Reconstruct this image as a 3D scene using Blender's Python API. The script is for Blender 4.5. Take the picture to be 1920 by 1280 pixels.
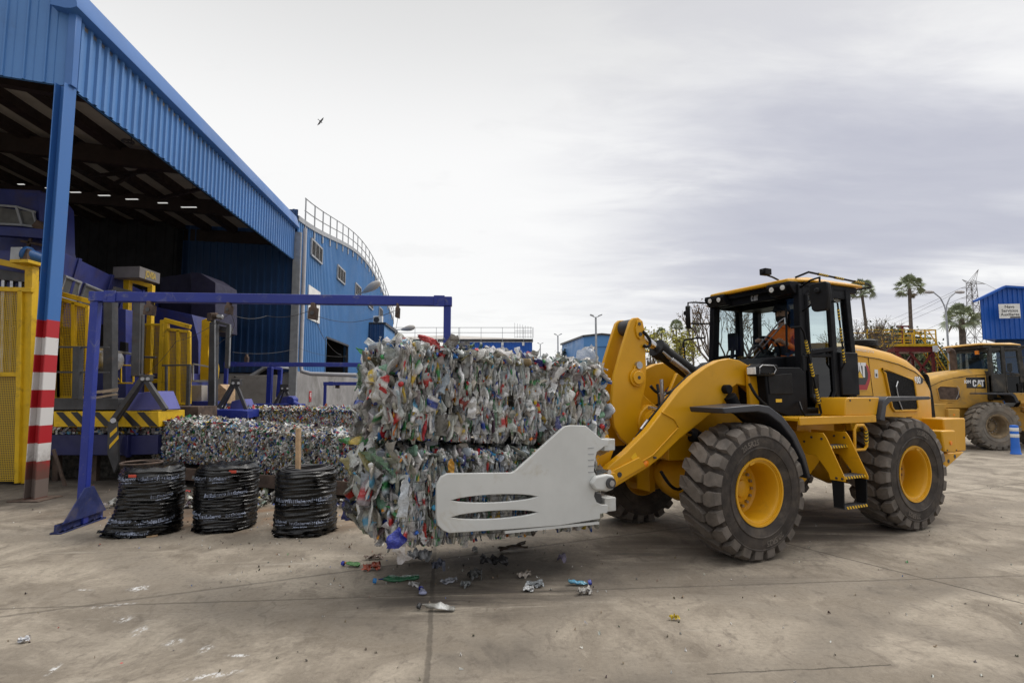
import bpy, bmesh, math, random
import numpy as np
from mathutils import Vector, Matrix, Euler
for o in list(bpy.data.objects): bpy.data.objects.remove(o)
SC = bpy.context.scene
C = SC.collection
R = math.radians
rnd = random.Random(7)

# ------------------------------------------------------------------ camera, world, sun, exposure
FPX, CAMH = 1040.0, 1.85
PITCH = math.atan(91 / FPX)
cd = bpy.data.cameras.new('camera'); cam = bpy.data.objects.new('camera', cd); C.objects.link(cam)
cam.location = (0, 0, CAMH); cam.rotation_euler = (math.pi / 2 + PITCH, 0, 0)
cd.sensor_width = 36; cd.lens = 36 * FPX / 1920; cd.clip_end = 3000; cd.clip_start = .05
SC.camera = cam
SC.view_settings.view_transform = 'Standard'; SC.view_settings.look = 'None'
SC.view_settings.exposure = .10; SC.view_settings.gamma = 1
SC.cycles.max_bounces = 6; SC.cycles.transparent_max_bounces = 12
SC.cycles.diffuse_bounces = 3; SC.cycles.glossy_bounces = 3
SC.cycles.use_denoising = True
SUN_EL, SUN_AZ = R(48), R(62)          # azimuth clockwise from +Y

w = bpy.data.worlds.new('World'); SC.world = w; w.use_nodes = True
nt = w.node_tree; nt.nodes.clear()
def N(t, ty, **k):
    n = t.nodes.new(ty)
    for a, b in k.items(): setattr(n, a, b)
    return n
def setin(n, **k):
    for a, b in k.items(): n.inputs[a].default_value = b
class NB:
    """small expression builder on a node tree"""
    def __init__(s, t): s.t = t
    def link(s, a, b): s.t.links.new(a, b)
    def inp(s, sock, v):
        if hasattr(v, 'is_output'): s.t.links.new(v, sock)
        elif v is not None: sock.default_value = v
    def math(s, op, a, b=None, c=None, clamp=False):
        n = s.t.nodes.new('ShaderNodeMath'); n.operation = op; n.use_clamp = clamp
        s.inp(n.inputs[0], a)
        if b is not None: s.inp(n.inputs[1], b)
        if c is not None: s.inp(n.inputs[2], c)
        return n.outputs[0]
    def mix(s, f, a, b, mode='MIX'):
        n = s.t.nodes.new('ShaderNodeMix'); n.data_type = 'RGBA'; n.blend_type = mode
        s.inp(n.inputs['Factor'], f)
        s.inp(n.inputs[6], a if hasattr(a, 'is_output') else (*a, 1)[:4])
        s.inp(n.inputs[7], b if hasattr(b, 'is_output') else (*b, 1)[:4])
        return n.outputs[2]
    def noise(s, vec, scale, detail=4, rough=.55, dist=0):
        n = s.t.nodes.new('ShaderNodeTexNoise')
        if vec is not None: s.t.links.new(vec, n.inputs['Vector'])
        setin(n, Scale=scale, Detail=detail, Roughness=rough, Distortion=dist)
        return n.outputs[0]
    def ramp(s, f, a, b, lo=0., hi=1.):
        n = s.t.nodes.new('ShaderNodeMapRange'); n.interpolation_type = 'SMOOTHSTEP'
        s.inp(n.inputs[0], f); setin(n, **{'From Min': a, 'From Max': b, 'To Min': lo, 'To Max': hi})
        return n.outputs[0]
    def mapping(s, vec, scale=(1, 1, 1), rot=(0, 0, 0), loc=(0, 0, 0)):
        n = s.t.nodes.new('ShaderNodeMapping'); s.t.links.new(vec, n.inputs[0])
        n.inputs['Scale'].default_value = scale; n.inputs['Rotation'].default_value = rot; n.inputs['Location'].default_value = loc
        return n.outputs[0]
    def sep(s, vec):
        n = s.t.nodes.new('ShaderNodeSeparateXYZ'); s.t.links.new(vec, n.inputs[0]); return n.outputs
    def comb(s, x, y, z):
        n = s.t.nodes.new('ShaderNodeCombineXYZ')
        for i, v in enumerate((x, y, z)): s.inp(n.inputs[i], v)
        return n.outputs[0]

b = NB(nt)
sky = N(nt, 'ShaderNodeTexSky', sky_type='NISHITA', sun_disc=False, sun_elevation=SUN_EL, sun_rotation=SUN_AZ)
tc = N(nt, 'ShaderNodeTexCoord')
d = b.sep(tc.outputs['Generated'])
# cloud deck: project the direction on a high flat layer so clouds flatten to the horizon
zz = b.math('ADD', b.math('MAXIMUM', d[2], 0.0), .12)
px = b.math('DIVIDE', d[0], zz); py = b.math('DIVIDE', d[1], zz)
pv = b.comb(px, py, 0.0)
n1 = b.noise(b.mapping(pv, (.55, 1.5, 1), (0, 0, R(-12))), 1.0, 6, .55, .3)
n2 = b.noise(b.mapping(pv, (.9, 2.2, 1), (0, 0, R(-6)), (3, 1, 0)), 1.9, 7, .6, .5)
n3 = b.noise(b.mapping(pv, (1.4, 2.0, 1), (0, 0, R(20)), (9, 4, 0)), 1.1, 6, .6)
# heavier cloud bank on the right third, about 5 to 28 degrees high
right = b.math('MULTIPLY', b.ramp(d[0], .02, .42), b.ramp(d[2], .06, .17))
right = b.math('MULTIPLY', right, b.ramp(d[2], .62, .36))
bank = b.math('MULTIPLY', right, b.ramp(n1, .26, .58))
fine = b.math('MULTIPLY', b.ramp(d[0], -.1, .3), b.ramp(n2, .38, .66))
top = b.ramp(d[2], .36, .66)
patch = b.math('MULTIPLY', b.ramp(n3, .57, .66), .08)
col = b.mix(b.math('MULTIPLY', top, .6), (9.4, 9.36, 9.28), (5.4, 5.38, 5.36))
col = b.mix(patch, col, (5.2, 5.2, 5.3))
col = b.mix(b.math('MULTIPLY', fine, .34), col, (5.4, 5.4, 6.0))
col = b.mix(b.math('MULTIPLY', bank, .78), col, (4.2, 4.3, 5.2))
low = b.math('MULTIPLY', b.ramp(d[2], .1, .0), b.ramp(d[0], .0, .3))
col = b.mix(b.math('MULTIPLY', low, .5), col, (7.3, 7.4, 8.0))
# unseen sky shaped for the light: brighter overhead, dimmed behind the camera
over = b.math('ADD', b.ramp(d[2], .66, .9), 0.0)
col = b.mix(b.math('MULTIPLY', b.ramp(d[1], .1, -.4), .9), col, (6.0, 6.1, 6.4))
col = b.mix(b.math('MINIMUM', over, 1.0), col, (20., 19.8, 19.4))
col = b.mix(.94, sky.outputs[0], col)
bg = N(nt, 'ShaderNodeBackground'); bg.inputs[1].default_value = .1
b.link(col, bg.inputs[0])
wo = N(nt, 'ShaderNodeOutputWorld'); b.link(bg.outputs[0], wo.inputs[0])

sl = bpy.data.lights.new('sun', 'SUN'); sl.energy = 1.7; sl.angle = R(24); sl.color = (1, .96, .9)
so = bpy.data.objects.new('sun', sl); C.objects.link(so)
so.rotation_euler = (math.pi / 2 - SUN_EL, 0, math.pi - SUN_AZ); so.location = (30, 10, 40)

# ------------------------------------------------------------------ measuring: photo pixel -> point in the yard
_c, _s = math.cos(PITCH), math.sin(PITCH)
def ray(u, v):
    x = (u - 960) / FPX; y = (640 - v) / FPX
    return x, _c - _s * y, _s + _c * y
def atY(u, v, Y):
    r = ray(u, v); t = Y / r[1]; return Vector((r[0] * t, Y, CAMH + r[2] * t))
def gnd(u, v, z=0.):
    r = ray(u, v); t = (z - CAMH) / r[2]; return Vector((r[0] * t, r[1] * t, z))

# ------------------------------------------------------------------ materials
def mat(name, col, rough=.5, metal=0., var=.12, vs=2.5, bump=0., bs=30., spec=.5, coat=0., dirt=None, emit=None):
    m = bpy.data.materials.new(name); m.use_nodes = True
    t = m.node_tree; p = t.nodes['Principled BSDF']; B = NB(t)
    tcn = t.nodes.new('ShaderNodeTexCoord'); ob = tcn.outputs['Object']
    base = (*col, 1)
    if var:
        f = B.noise(ob, vs, 5, .6)
        dk = tuple(max(0, c * (1 - var * 1.6)) for c in col); lt = tuple(min(1, c * (1 + var * 1.1)) for c in col)
        cs = B.mix(B.ramp(f, .3, .7), dk, lt)
        if dirt:
            dc, am, ds = dirt
            f2 = B.noise(ob, ds, 7, .7, .6)
            cs = B.mix(B.ramp(f2, .62 - am * .35, .78 - am * .2, 0, min(1, .4 + am)), cs, dc)
        t.links.new(cs, p.inputs['Base Color'])
        rr = B.ramp(B.noise(ob, vs * 2.3, 4), .3, .7, max(.02, rough - .09), min(1, rough + .1))
        t.links.new(rr, p.inputs['Roughness'])
    else:
        p.inputs['Base Color'].default_value = base; p.inputs['Roughness'].default_value = rough
    p.inputs['Metallic'].default_value = metal
    p.inputs['Specular IOR Level'].default_value = spec
    p.inputs['Coat Weight'].default_value = coat; p.inputs['Coat Roughness'].default_value = .12
    if bump:
        bn = t.nodes.new('ShaderNodeBump'); bn.inputs['Strength'].default_value = bump; bn.inputs['Distance'].default_value = .02
        t.links.new(B.noise(ob, bs, 5, .6), bn.inputs['Height']); t.links.new(bn.outputs[0], p.inputs['Normal'])
    if emit:
        p.inputs['Emission Color'].default_value = (*emit[:3], 1); p.inputs['Emission Strength'].default_value = emit[3]
    return m

def glass_mat(name, tint, gloss=.0, refl=.9, clear=.8):
    m = bpy.data.materials.new(name); m.use_nodes = True
    t = m.node_tree; t.nodes.clear(); B = NB(t)
    tr = N(t, 'ShaderNodeBsdfTransparent'); tr.inputs[0].default_value = (*tint, 1)
    gl = N(t, 'ShaderNodeBsdfGlossy'); gl.inputs['Roughness'].default_value = gloss; gl.inputs[0].default_value = (refl, refl, refl, 1)
    fr = N(t, 'ShaderNodeLayerWeight'); fr.inputs[0].default_value = .5
    mx = N(t, 'ShaderNodeMixShader'); t.links.new(B.math('MULTIPLY_ADD', B.math('POWER', fr.outputs['Facing'], 4.0), clear, .035), mx.inputs[0])
    t.links.new(tr.outputs[0], mx.inputs[1]); t.links.new(gl.outputs[0], mx.inputs[2])
    o = N(t, 'ShaderNodeOutputMaterial'); t.links.new(mx.outputs[0], o.inputs[0])
    return m

def mesh_mat(name, col, pitch, fill, rough=.5):
    """punched / woven guard mesh: round holes let what is behind show through"""
    m = bpy.data.materials.new(name); m.use_nodes = True
    t = m.node_tree; p = t.nodes['Principled BSDF']; B = NB(t)
    p.inputs['Base Color'].default_value = (*col, 1); p.inputs['Roughness'].default_value = rough
    tcn = t.nodes.new('ShaderNodeTexCoord'); s = B.sep(tcn.outputs['Object'])
    hx = B.math('ADD', s[0], s[1])
    fx = B.math('ABSOLUTE', B.math('SUBTRACT', B.math('FRACT', B.math('DIVIDE', hx, pitch)), .5))
    fz = B.math('ABSOLUTE', B.math('SUBTRACT', B.math('FRACT', B.math('DIVIDE', s[2], pitch)), .5))
    hole = B.math('MULTIPLY', B.math('LESS_THAN', fx, .5 - fill / 2), B.math('LESS_THAN', fz, .5 - fill / 2))
    tr = N(t, 'ShaderNodeBsdfTransparent'); mx = N(t, 'ShaderNodeMixShader')
    t.links.new(hole, mx.inputs[0]); t.links.new(p.outputs[0], mx.inputs[1]); t.links.new(tr.outputs[0], mx.inputs[2])
    t.links.new(mx.outputs[0], t.nodes['Material Output'].inputs[0])
    return m

M = {}
GRIME = (.06, .045, .03)
M['yellow'] = mat('machine_yellow', (.61, .305, .004), .42, 0, .05, 1.3, .02, 60, .4, .08, ((.32, .17, .015), .12, 2.2))
M['yellow_old'] = mat('worn_yellow', (.52, .29, .05), .55, 0, .12, 1.5, .05, 40, .4, 0, ((.28, .19, .08), .35, 2))
M['yellow_cage'] = mat('guard_yellow', (.66, .41, .01), .5, 0, .12, 1.5, .03, 40, .4, 0, ((.2, .12, .02), .3, 3))
M['black'] = mat('black_paint', (.007, .0075, .0095), .48, 0, .2, 2, .02, 60, .13, .0)
M['black_matt'] = mat('black_plastic', (.010, .010, .011), .6, 0, .2, 3, .04, 60, .2)
M['trim_grey'] = mat('grey_plastic', (.028, .03, .038), .42, 0, .1, 3)
M['dusty_black'] = mat('dusty_black', (.03, .029, .027), .6, 0, .2, 2, .03, 50, .4, 0, ((.1, .085, .065), .4, 3))
M['rubber'] = mat('tyre_rubber', (.042, .034, .029), .72, 0, .25, 5, .12, 90, .35, 0, ((.085, .068, .052), .45, 4))
M['rubber_tread'] = mat('tyre_tread', (.135, .116, .10), .72, 0, .22, 6, .15, 70, .35, 0, ((.125, .105, .085), .4, 5))
M['rubber_old'] = mat('dusty_tyre', (.19, .17, .145), .85, 0, .2, 4, .2, 60, .2, 0, ((.22, .18, .14), .5, 3))
M['chrome'] = mat('chrome', (.75, .75, .76), .1, 1, 0)
M['steel'] = mat('steel', (.45, .45, .46), .35, .9, .15, 6)
M['dark_steel'] = mat('dark_steel', (.055, .055, .058), .5, .2, .2, 3, .04, 40, .5, 0, ((.09, .06, .045), .3, 4))
M['rust'] = mat('rusty_steel', (.09, .06, .045), .8, .1, .3, 5, .1, 40)
M['clamp_grey'] = mat('clamp_paint', (.55, .557, .54), .45, 0, .05, 1.6, .03, 50, .4, .0, ((.40, .36, .28), .16, 3.2))
M['rim_dusty'] = mat('dusty_rim', (.25, .19, .12), .8, 0, .2, 4, .1, 40, .2, 0, ((.35, .2, .05), .3, 2))
M['pylon'] = mat('pylon_steel', (.15, .135, .13), .7, 0, .1, 2)
M['foot_blue'] = mat('dusty_lit_foot_blue', (.055, .075, .25), .6, 0, .2, 4, .03, 40, .4, 0, ((.2, .18, .2), .35, 4))  # lighter blue: dust, and light from above put into the colour
M['deep_red'] = mat('deep_red_paint', (.16, .022, .016), .5, 0, .12, 3)
M['red'] = mat('red_paint', (.45, .02, .02), .4, 0, .1, 3)
M['orange'] = mat('orange_lens', (.85, .25, .01), .3, 0, .05, 3)
M['white'] = mat('white_paint', (.74, .74, .72), .5, 0, .06, 3)
M['decal_black'] = mat('decal_black', (.013, .012, .014), .35, 0, 0)
M['decal_white'] = mat('decal_white', (.8, .8, .8), .4, 0, 0)
M['decal_red'] = mat('decal_red', (.4, .008, .015), .35, 0, 0)
M['decal_yellow'] = mat('decal_yellow', (.75, .45, .01), .35, 0, 0)
M['grille'] = mat('grille', (.006, .006, .007), .6, 0, .3, 25, .3, 120, .12)
M['mesh_yellow'] = mesh_mat('guard_mesh', (.52, .33, .012), .035, .36)
M['mesh_grille'] = mesh_mat('grille_mesh', (.02, .02, .02), .018, .55)
M['glass'] = glass_mat('cab_glass', (.82, .90, .90), 0, .9, .5)
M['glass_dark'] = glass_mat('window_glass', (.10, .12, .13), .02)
M['lamp_lens'] = mat('lamp_lens', (.75, .75, .73), .12, 0, .1, 30, 0, 0, .8, .6)
M['canopy_blue'] = mat('canopy_blue', (.075, .20, .46), .42, 0, .06, .5, 0, 20, .5, 0, ((.05, .11, .25), .15, .9))
M['canopy_trim'] = mat('trim_blue', (.05, .15, .40), .4, 0, .08, .4, 0, 20, .5)
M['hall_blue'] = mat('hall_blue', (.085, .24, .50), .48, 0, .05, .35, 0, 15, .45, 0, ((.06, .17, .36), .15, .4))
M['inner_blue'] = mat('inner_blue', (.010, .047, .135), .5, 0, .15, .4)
M['royal_blue'] = mat('royal_blue', (.008, .095, .44), .45, 0, .08, .3)
M['gantry_blue'] = mat('gantry_blue', (.010, .025, .235), .5, 0, .08, 1.5, .02, 40, .5, .1, ((.16, .16, .20), .24, 5))
M['press_purple'] = mat('press_purple', (.026, .036, .18), .45, 0, .15, 1.2, .03, 30, .5, 0, ((.055, .045, .1), .4, 1.5))
M['concrete'] = mat('concrete_wall', (.30, .29, .285), .85, 0, .12, .7, .1, 25, .2, 0, ((.16, .15, .14), .45, .55))
M['roof_sheet'] = mat('roof_sheet', (.34, .31, .27), .7, 0, .1, 1)
M['purlin'] = mat('purlin', (.022, .012, .010), .6, 0, .2, 2)
M['grey_metal'] = mat('galvanised', (.36, .37, .38), .45, .3, .1, 4)
M['pale_roof'] = mat('pale_roof', (.42, .39, .36), .7, 0, .1, .3)
M['pipe'] = mat('pipe_grey', (.42, .41, .42), .5, 0, .06, 3)
M['wood'] = mat('wood', (.42, .28, .16), .75, 0, .2, 8, .15, 60)
M['card'] = mat('cardboard', (.36, .28, .2), .8, 0, .2, 6)
M['beige'] = mat('beige_panel', (.34, .31, .27), .7, 0, .1, 1.5, .02, 20, .3, 0, ((.2, .18, .15), .3, 2))
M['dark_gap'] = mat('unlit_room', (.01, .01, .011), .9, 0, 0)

# ------------------------------------------------------------------ mesh helpers
class MB:
    def __init__(s): s.v = []; s.f = []; s.m = []
    def add(s, vs, fs, mi=0):
        o = len(s.v); s.v += [tuple(v) for v in vs]
        for f in fs: s.f.append(tuple(i + o for i in f)); s.m.append(mi)
        return s
    def box(s, x0, x1, y0, y1, z0, z1, mi=0):
        v = [(x, y, z) for x in (x0, x1) for y in (y0, y1) for z in (z0, z1)]
        return s.add(v, [(0, 1, 3, 2), (4, 6, 7, 5), (0, 4, 5, 1), (2, 3, 7, 6), (0, 2, 6, 4), (1, 5, 7, 3)], mi)
    def beam(s, p, q, w, h, up=(0, 0, 1), mi=0):
        p, q = Vector(p), Vector(q); a = (q - p).normalized(); u = Vector(up)
        if abs(a.dot(u)) > .98: u = Vector((1, 0, 0))
        r = a.cross(u).normalized(); u = r.cross(a).normalized()
        v = [e + r * (w / 2 * i) + u * (h / 2 * j) for e in (p, q) for i, j in ((-1, -1), (1, -1), (1, 1), (-1, 1))]
        return s.add(v, [(3, 2, 1, 0), (4, 5, 6, 7), (0, 1, 5, 4), (1, 2, 6, 5), (2, 3, 7, 6), (3, 0, 4, 7)], mi)
    def tube(s, pts, r, n=8, mi=0, closed=False, r2=None):
        pts = [Vector(p) for p in pts]; k = len(pts); vs = []
        prev = None
        for i, p in enumerate(pts):
            if closed: a = (pts[(i + 1) % k] - pts[i - 1])
            else: a = pts[min(i + 1, k - 1)] - pts[max(i - 1, 0)]
            a.normalize()
            if prev is None:
                u = Vector((0, 0, 1)) if abs(a.z) < .9 else Vector((1, 0, 0))
                u = (u - a * u.dot(a)).normalized()
            else:
                u = prev - a * prev.dot(a)
                u = u.normalized() if u.length > 1e-6 else Vector((1, 0, 0))
            prev = u; w_ = a.cross(u)
            rr = r if r2 is None else r + (r2 - r) * i / max(1, k - 1)
            if isinstance(r, (list, tuple)): rr = r[i]
            vs += [p + (u * math.cos(2 * math.pi * j / n) + w_ * math.sin(2 * math.pi * j / n)) * rr for j in range(n)]
        fs = []
        for i in range(k if closed else k - 1):
            a0 = i * n; b0 = ((i + 1) % k) * n
            fs += [(a0 + j, a0 + (j + 1) % n, b0 + (j + 1) % n, b0 + j) for j in range(n)]
        if not closed: fs += [tuple(range(n - 1, -1, -1)), tuple((k - 1) * n + j for j in range(n))]
        return s.add(vs, fs, mi)
    def cyl(s, p, q, r, n=20, mi=0, r2=None): return s.tube([p, q], r, n, mi, False, r2)
    def lathe(s, prof, o, axis, n=48, mi=0, closed=False):
        o, a = Vector(o), Vector(axis).normalized()
        u = Vector((0, 0, 1)) if abs(a.z) < .9 else Vector((1, 0, 0))
        u = (u - a * u.dot(a)).normalized(); w_ = a.cross(u); k = len(prof); vs = []
        for r, h in prof:
            vs += [o + a * h + (u * math.cos(2 * math.pi * j / n) + w_ * math.sin(2 * math.pi * j / n)) * r for j in range(n)]
        fs = []
        for i in range(k if closed else k - 1):
            a0 = i * n; b0 = ((i + 1) % k) * n
            fs += [(a0 + j, b0 + j, b0 + (j + 1) % n, a0 + (j + 1) % n) for j in range(n)]
        return s.add(vs, fs, mi)
    def prism(s, poly, y0, y1, mi=0, fn=None):
        """outline in (x, z) pushed along y; fn maps (x, y, z) to the final point"""
        fn = fn or (lambda x, y, z: (x, y, z)); k = len(poly)
        area = sum(poly[i][0] * poly[(i + 1) % k][1] - poly[(i + 1) % k][0] * poly[i][1] for i in range(k))
        if area < 0: poly = poly[::-1]
        vs = [fn(x, y0, z) for x, z in poly] + [fn(x, y1, z) for x, z in poly]
        fs = [tuple(range(k)), tuple(range(2 * k - 1, k - 1, -1))] if y0 < y1 else [tuple(range(k - 1, -1, -1)), tuple(range(k, 2 * k))]
        for i in range(k):
            j = (i + 1) % k
            fs.append((j, i, i + k, j + k) if y0 < y1 else (i, j, j + k, i + k))
        return s.add(vs, fs, mi)
    def loft(s, loops, mi=0, cap=True):
        k = len(loops[0]); vs = [p for l in loops for p in l]; fs = []
        for i in range(len(loops) - 1):
            a0, b0 = i * k, (i + 1) * k
            fs += [(a0 + j, a0 + (j + 1) % k, b0 + (j + 1) % k, b0 + j) for j in range(k)]
        if cap: fs += [tuple(range(k - 1, -1, -1)), tuple(len(vs) - k + j for j in range(k))]
        return s.add(vs, fs, mi)
    def build(s, name, mats, parent=None, bevel=0., angle=38, seg=2, fixn=False):
        me = bpy.data.meshes.new(name); me.from_pydata(s.v, [], s.f); me.update()
        if not isinstance(mats, (list, tuple)): mats = [mats]
        for m_ in mats: me.materials.append(m_)
        me.polygons.foreach_set('material_index', s.m)
        if fixn:
            bm = bmesh.new(); bm.from_mesh(me); bmesh.ops.recalc_face_normals(bm, faces=bm.faces); bm.to_mesh(me); bm.free()
        me.polygons.foreach_set('use_smooth', [True] * len(s.f))
        me.set_sharp_from_angle(angle=R(angle))
        o = bpy.data.objects.new(name, me); C.objects.link(o)
        if parent: o.parent = parent
        if bevel:
            bv = o.modifiers.new('bevel', 'BEVEL'); bv.width = bevel; bv.segments = seg; bv.limit_method = 'ANGLE'; bv.angle_limit = R(38)
            bv.use_clamp_overlap = True
        return o

def tag(o, label, cat, group=None, kind=None):
    o['label'] = label; o['category'] = cat
    if group: o['group'] = group
    if kind: o['kind'] = kind
    return o
def empty(name, label, cat, loc=(0, 0, 0), rz=0., group=None):
    o = bpy.data.objects.new(name, None); C.objects.link(o); o.empty_display_size = .2
    o.location = loc; o.rotation_euler = (0, 0, rz)
    return tag(o, label, cat, group)
def structure(o): o['kind'] = 'structure'; return o
def copy_tree(o, parent=None):
    c_ = o.copy(); C.objects.link(c_)
    if parent: c_.parent = parent
    for ch in list(o.children): copy_tree(ch, c_)
    return c_

def text_mesh(s, size=1., bold=0., ext=0.):
    """letters as a flat mesh centred on the origin in x/y: returns (verts, faces)"""
    cu = bpy.data.curves.new('txt', 'FONT'); cu.body = s; cu.size = size; cu.align_x = 'CENTER'; cu.align_y = 'CENTER'
    cu.offset = bold; cu.extrude = ext; cu.resolution_u = 3
    ob = bpy.data.objects.new('txt', cu); C.objects.link(ob)
    dg = bpy.context.evaluated_depsgraph_get(); dg.update()
    me = bpy.data.meshes.new_from_object(ob.evaluated_get(dg))
    vs = [v.co.copy() for v in me.vertices]; fs = [tuple(p.vertices) for p in me.polygons]
    bpy.data.objects.remove(ob); bpy.data.curves.remove(cu); bpy.data.meshes.remove(me)
    return vs, fs
def add_text(mb, s, size, fn, mi=0, bold=0., sx=1.):
    vs, fs = text_mesh(s, size, bold)
    mb.add([fn(v.x * sx, v.y) for v in vs], fs, mi)
# ================================================================== GROUND
def ground_material():
    m = bpy.data.materials.new('yard_concrete'); m.use_nodes = True
    t = m.node_tree; p = t.nodes['Principled BSDF']; B = NB(t)
    geo = t.nodes.new('ShaderNodeNewGeometry'); P = geo.outputs['Position']
    s = B.sep(P)
    big = B.noise(P, .22, 5, .6, .4); med = B.noise(P, 1.1, 7, .68, .8); fine = B.noise(P, 26, 4, .7)
    streak = B.noise(B.mapping(P, (.35, 2.6, 1), (0, 0, R(-18))), 1.6, 7, .7, .6)
    streak2 = B.noise(B.mapping(P, (2.8, .3, 1), (0, 0, R(24)), (4, 0, 0)), 1.3, 6, .7, .4)
    grit = B.noise(P, 140, 2, .6)
    col = B.mix(B.ramp(med, .36, .64), (.175, .146, .112), (.375, .325, .258))
    col = B.mix(B.ramp(big, .35, .68, 0, .55), col, (.285, .246, .198))
    col = B.mix(B.ramp(streak, .56, .74, 0, .55), col, (.15, .122, .097))
    col = B.mix(B.ramp(streak2, .58, .76, 0, .42), col, (.17, .145, .115))
    col = B.mix(B.ramp(streak, .42, .28, 0, .5), col, (.42, .38, .32))
    col = B.mix(B.ramp(fine, .36, .66, 0, .5), col, B.mix(.5, col, (.12, .1, .08)))
    col = B.mix(B.ramp(grit, .63, .72, 0, .55), col, (.40, .36, .31))
    col = B.mix(B.ramp(grit, .36, .27, 0, .6), col, (.1, .085, .07))
    def blob(cx, cy, rx, ry, rot, soft=.6):
        v = B.mapping(B.comb(B.math('SUBTRACT', s[0], cx), B.math('SUBTRACT', s[1], cy), 0.0), (1, 1, 1), (0, 0, R(-rot)))
        q = B.sep(v)
        dx = B.math('DIVIDE', q[0], rx); dy = B.math('DIVIDE', q[1], ry)
        return B.ramp(B.math('SQRT', B.math('ADD', B.math('MULTIPLY', dx, dx), B.math('MULTIPLY', dy, dy))), 1., soft)
    mot = B.noise(B.mapping(P, (1, .6, 1), (0, 0, R(-20))), 5.5, 7, .72, .6); mot2 = B.noise(P, 13, 5, .7, .3)
    col = B.mix(B.ramp(mot, .52, .68, 0, .55), col, (.115, .094, .075)); col = B.mix(B.ramp(mot, .42, .3, 0, .45), col, (.37, .325, .265)); col = B.mix(B.ramp(mot2, .56, .7, 0, .4), col, (.12, .1, .08))
    # hairline cracks and broken-out aggregate
    vo = t.nodes.new('ShaderNodeTexVoronoi'); vo.feature = 'DISTANCE_TO_EDGE'; vo.inputs['Scale'].default_value = .42
    wv_ = t.nodes.new('ShaderNodeVectorMath'); wv_.operation = 'MULTIPLY_ADD'; nc_ = t.nodes.new('ShaderNodeTexNoise'); nc_.inputs['Scale'].default_value = 1.7; nc_.inputs['Detail'].default_value = 6
    t.links.new(P, nc_.inputs['Vector']); t.links.new(nc_.outputs['Color'], wv_.inputs[0]); wv_.inputs[1].default_value = (.9, .9, 0); t.links.new(P, wv_.inputs[2]); t.links.new(wv_.outputs[0], vo.inputs['Vector'])
    crk = B.math('MULTIPLY', B.ramp(vo.outputs[0], .006, .002), B.ramp(B.noise(P, .5, 3), .5, .62))
    col = B.mix(B.math('MULTIPLY', crk, .3), col, (.07, .06, .05))
    pit = B.noise(P, 55, 3, .75); peb = B.noise(P, 240, 2, .5)
    col = B.mix(B.ramp(pit, .62, .70, 0, .55), col, (.10, .085, .07)); col = B.mix(B.ramp(pit, .36, .29, 0, .5), col, (.42, .38, .33))
    col = B.mix(B.ramp(peb, .62, .74, 0, .45), col, (.45, .42, .37)); col = B.mix(B.ramp(peb, .38, .27, 0, .5), col, (.07, .06, .05))
    # earth trodden out from under the wire coils and along the presses
    wob = B.math('MULTIPLY_ADD', B.noise(P, .8, 6, .7), 1., -.5)
    earth = B.math('MULTIPLY', blob(-4.2, 8.3, 3.4, 1.1, -8, .2), B.ramp(B.noise(P, 1.3, 6, .7, .5), .34, .62))
    col = B.mix(B.math('MULTIPLY', earth, .9), col, (.25, .14, .07))
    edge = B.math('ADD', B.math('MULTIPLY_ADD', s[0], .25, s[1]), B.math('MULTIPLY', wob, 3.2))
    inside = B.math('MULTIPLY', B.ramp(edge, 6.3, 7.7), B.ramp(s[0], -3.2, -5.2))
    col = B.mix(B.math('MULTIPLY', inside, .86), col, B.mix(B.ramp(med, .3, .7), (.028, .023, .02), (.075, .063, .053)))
    # curved black tyre tracks left by the loaders
    for (cx, cy, r0, wd, am) in ((9.5, -2.5, 9.8, .34, .5), (9.5, -2.5, 11.7, .34, .45), (-6., -9., 14.3, .3, .4), (-6., -9., 16.2, .3, .4), (3.5, 16., 10.6, .4, .45), (3.5, 16., 12.4, .4, .4)):
        dx = B.math('SUBTRACT', s[0], cx); dy = B.math('SUBTRACT', s[1], cy)
        rr = B.math('SUBTRACT', B.math('ADD', B.math('SQRT', B.math('ADD', B.math('MULTIPLY', dx, dx), B.math('MULTIPLY', dy, dy))), B.math('MULTIPLY', wob, .5)), r0)
        k = B.math('MULTIPLY', B.ramp(B.math('ABSOLUTE', rr), wd, wd * .3), B.ramp(med, .38, .62))
        col = B.mix(B.math('MULTIPLY', k, am), col, (.085, .072, .06))
    # oily spots; the one below the held bales also paints part of their shadow
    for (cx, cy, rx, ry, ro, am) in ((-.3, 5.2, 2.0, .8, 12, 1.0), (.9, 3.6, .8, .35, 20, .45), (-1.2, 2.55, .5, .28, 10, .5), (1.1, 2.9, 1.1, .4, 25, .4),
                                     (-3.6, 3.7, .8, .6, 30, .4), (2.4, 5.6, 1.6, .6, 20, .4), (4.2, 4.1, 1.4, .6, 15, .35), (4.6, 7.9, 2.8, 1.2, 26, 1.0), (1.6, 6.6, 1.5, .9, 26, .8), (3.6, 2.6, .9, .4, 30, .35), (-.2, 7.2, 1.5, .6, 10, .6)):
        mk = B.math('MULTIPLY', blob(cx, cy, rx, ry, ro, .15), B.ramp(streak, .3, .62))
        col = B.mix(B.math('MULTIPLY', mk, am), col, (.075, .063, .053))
    # chalky white scuffs, the rests of old floor paint
    scr = B.ramp(B.noise(B.mapping(P, (1, .5, 1), (0, 0, R(30))), 24, 5, .75), .47, .60)
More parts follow.
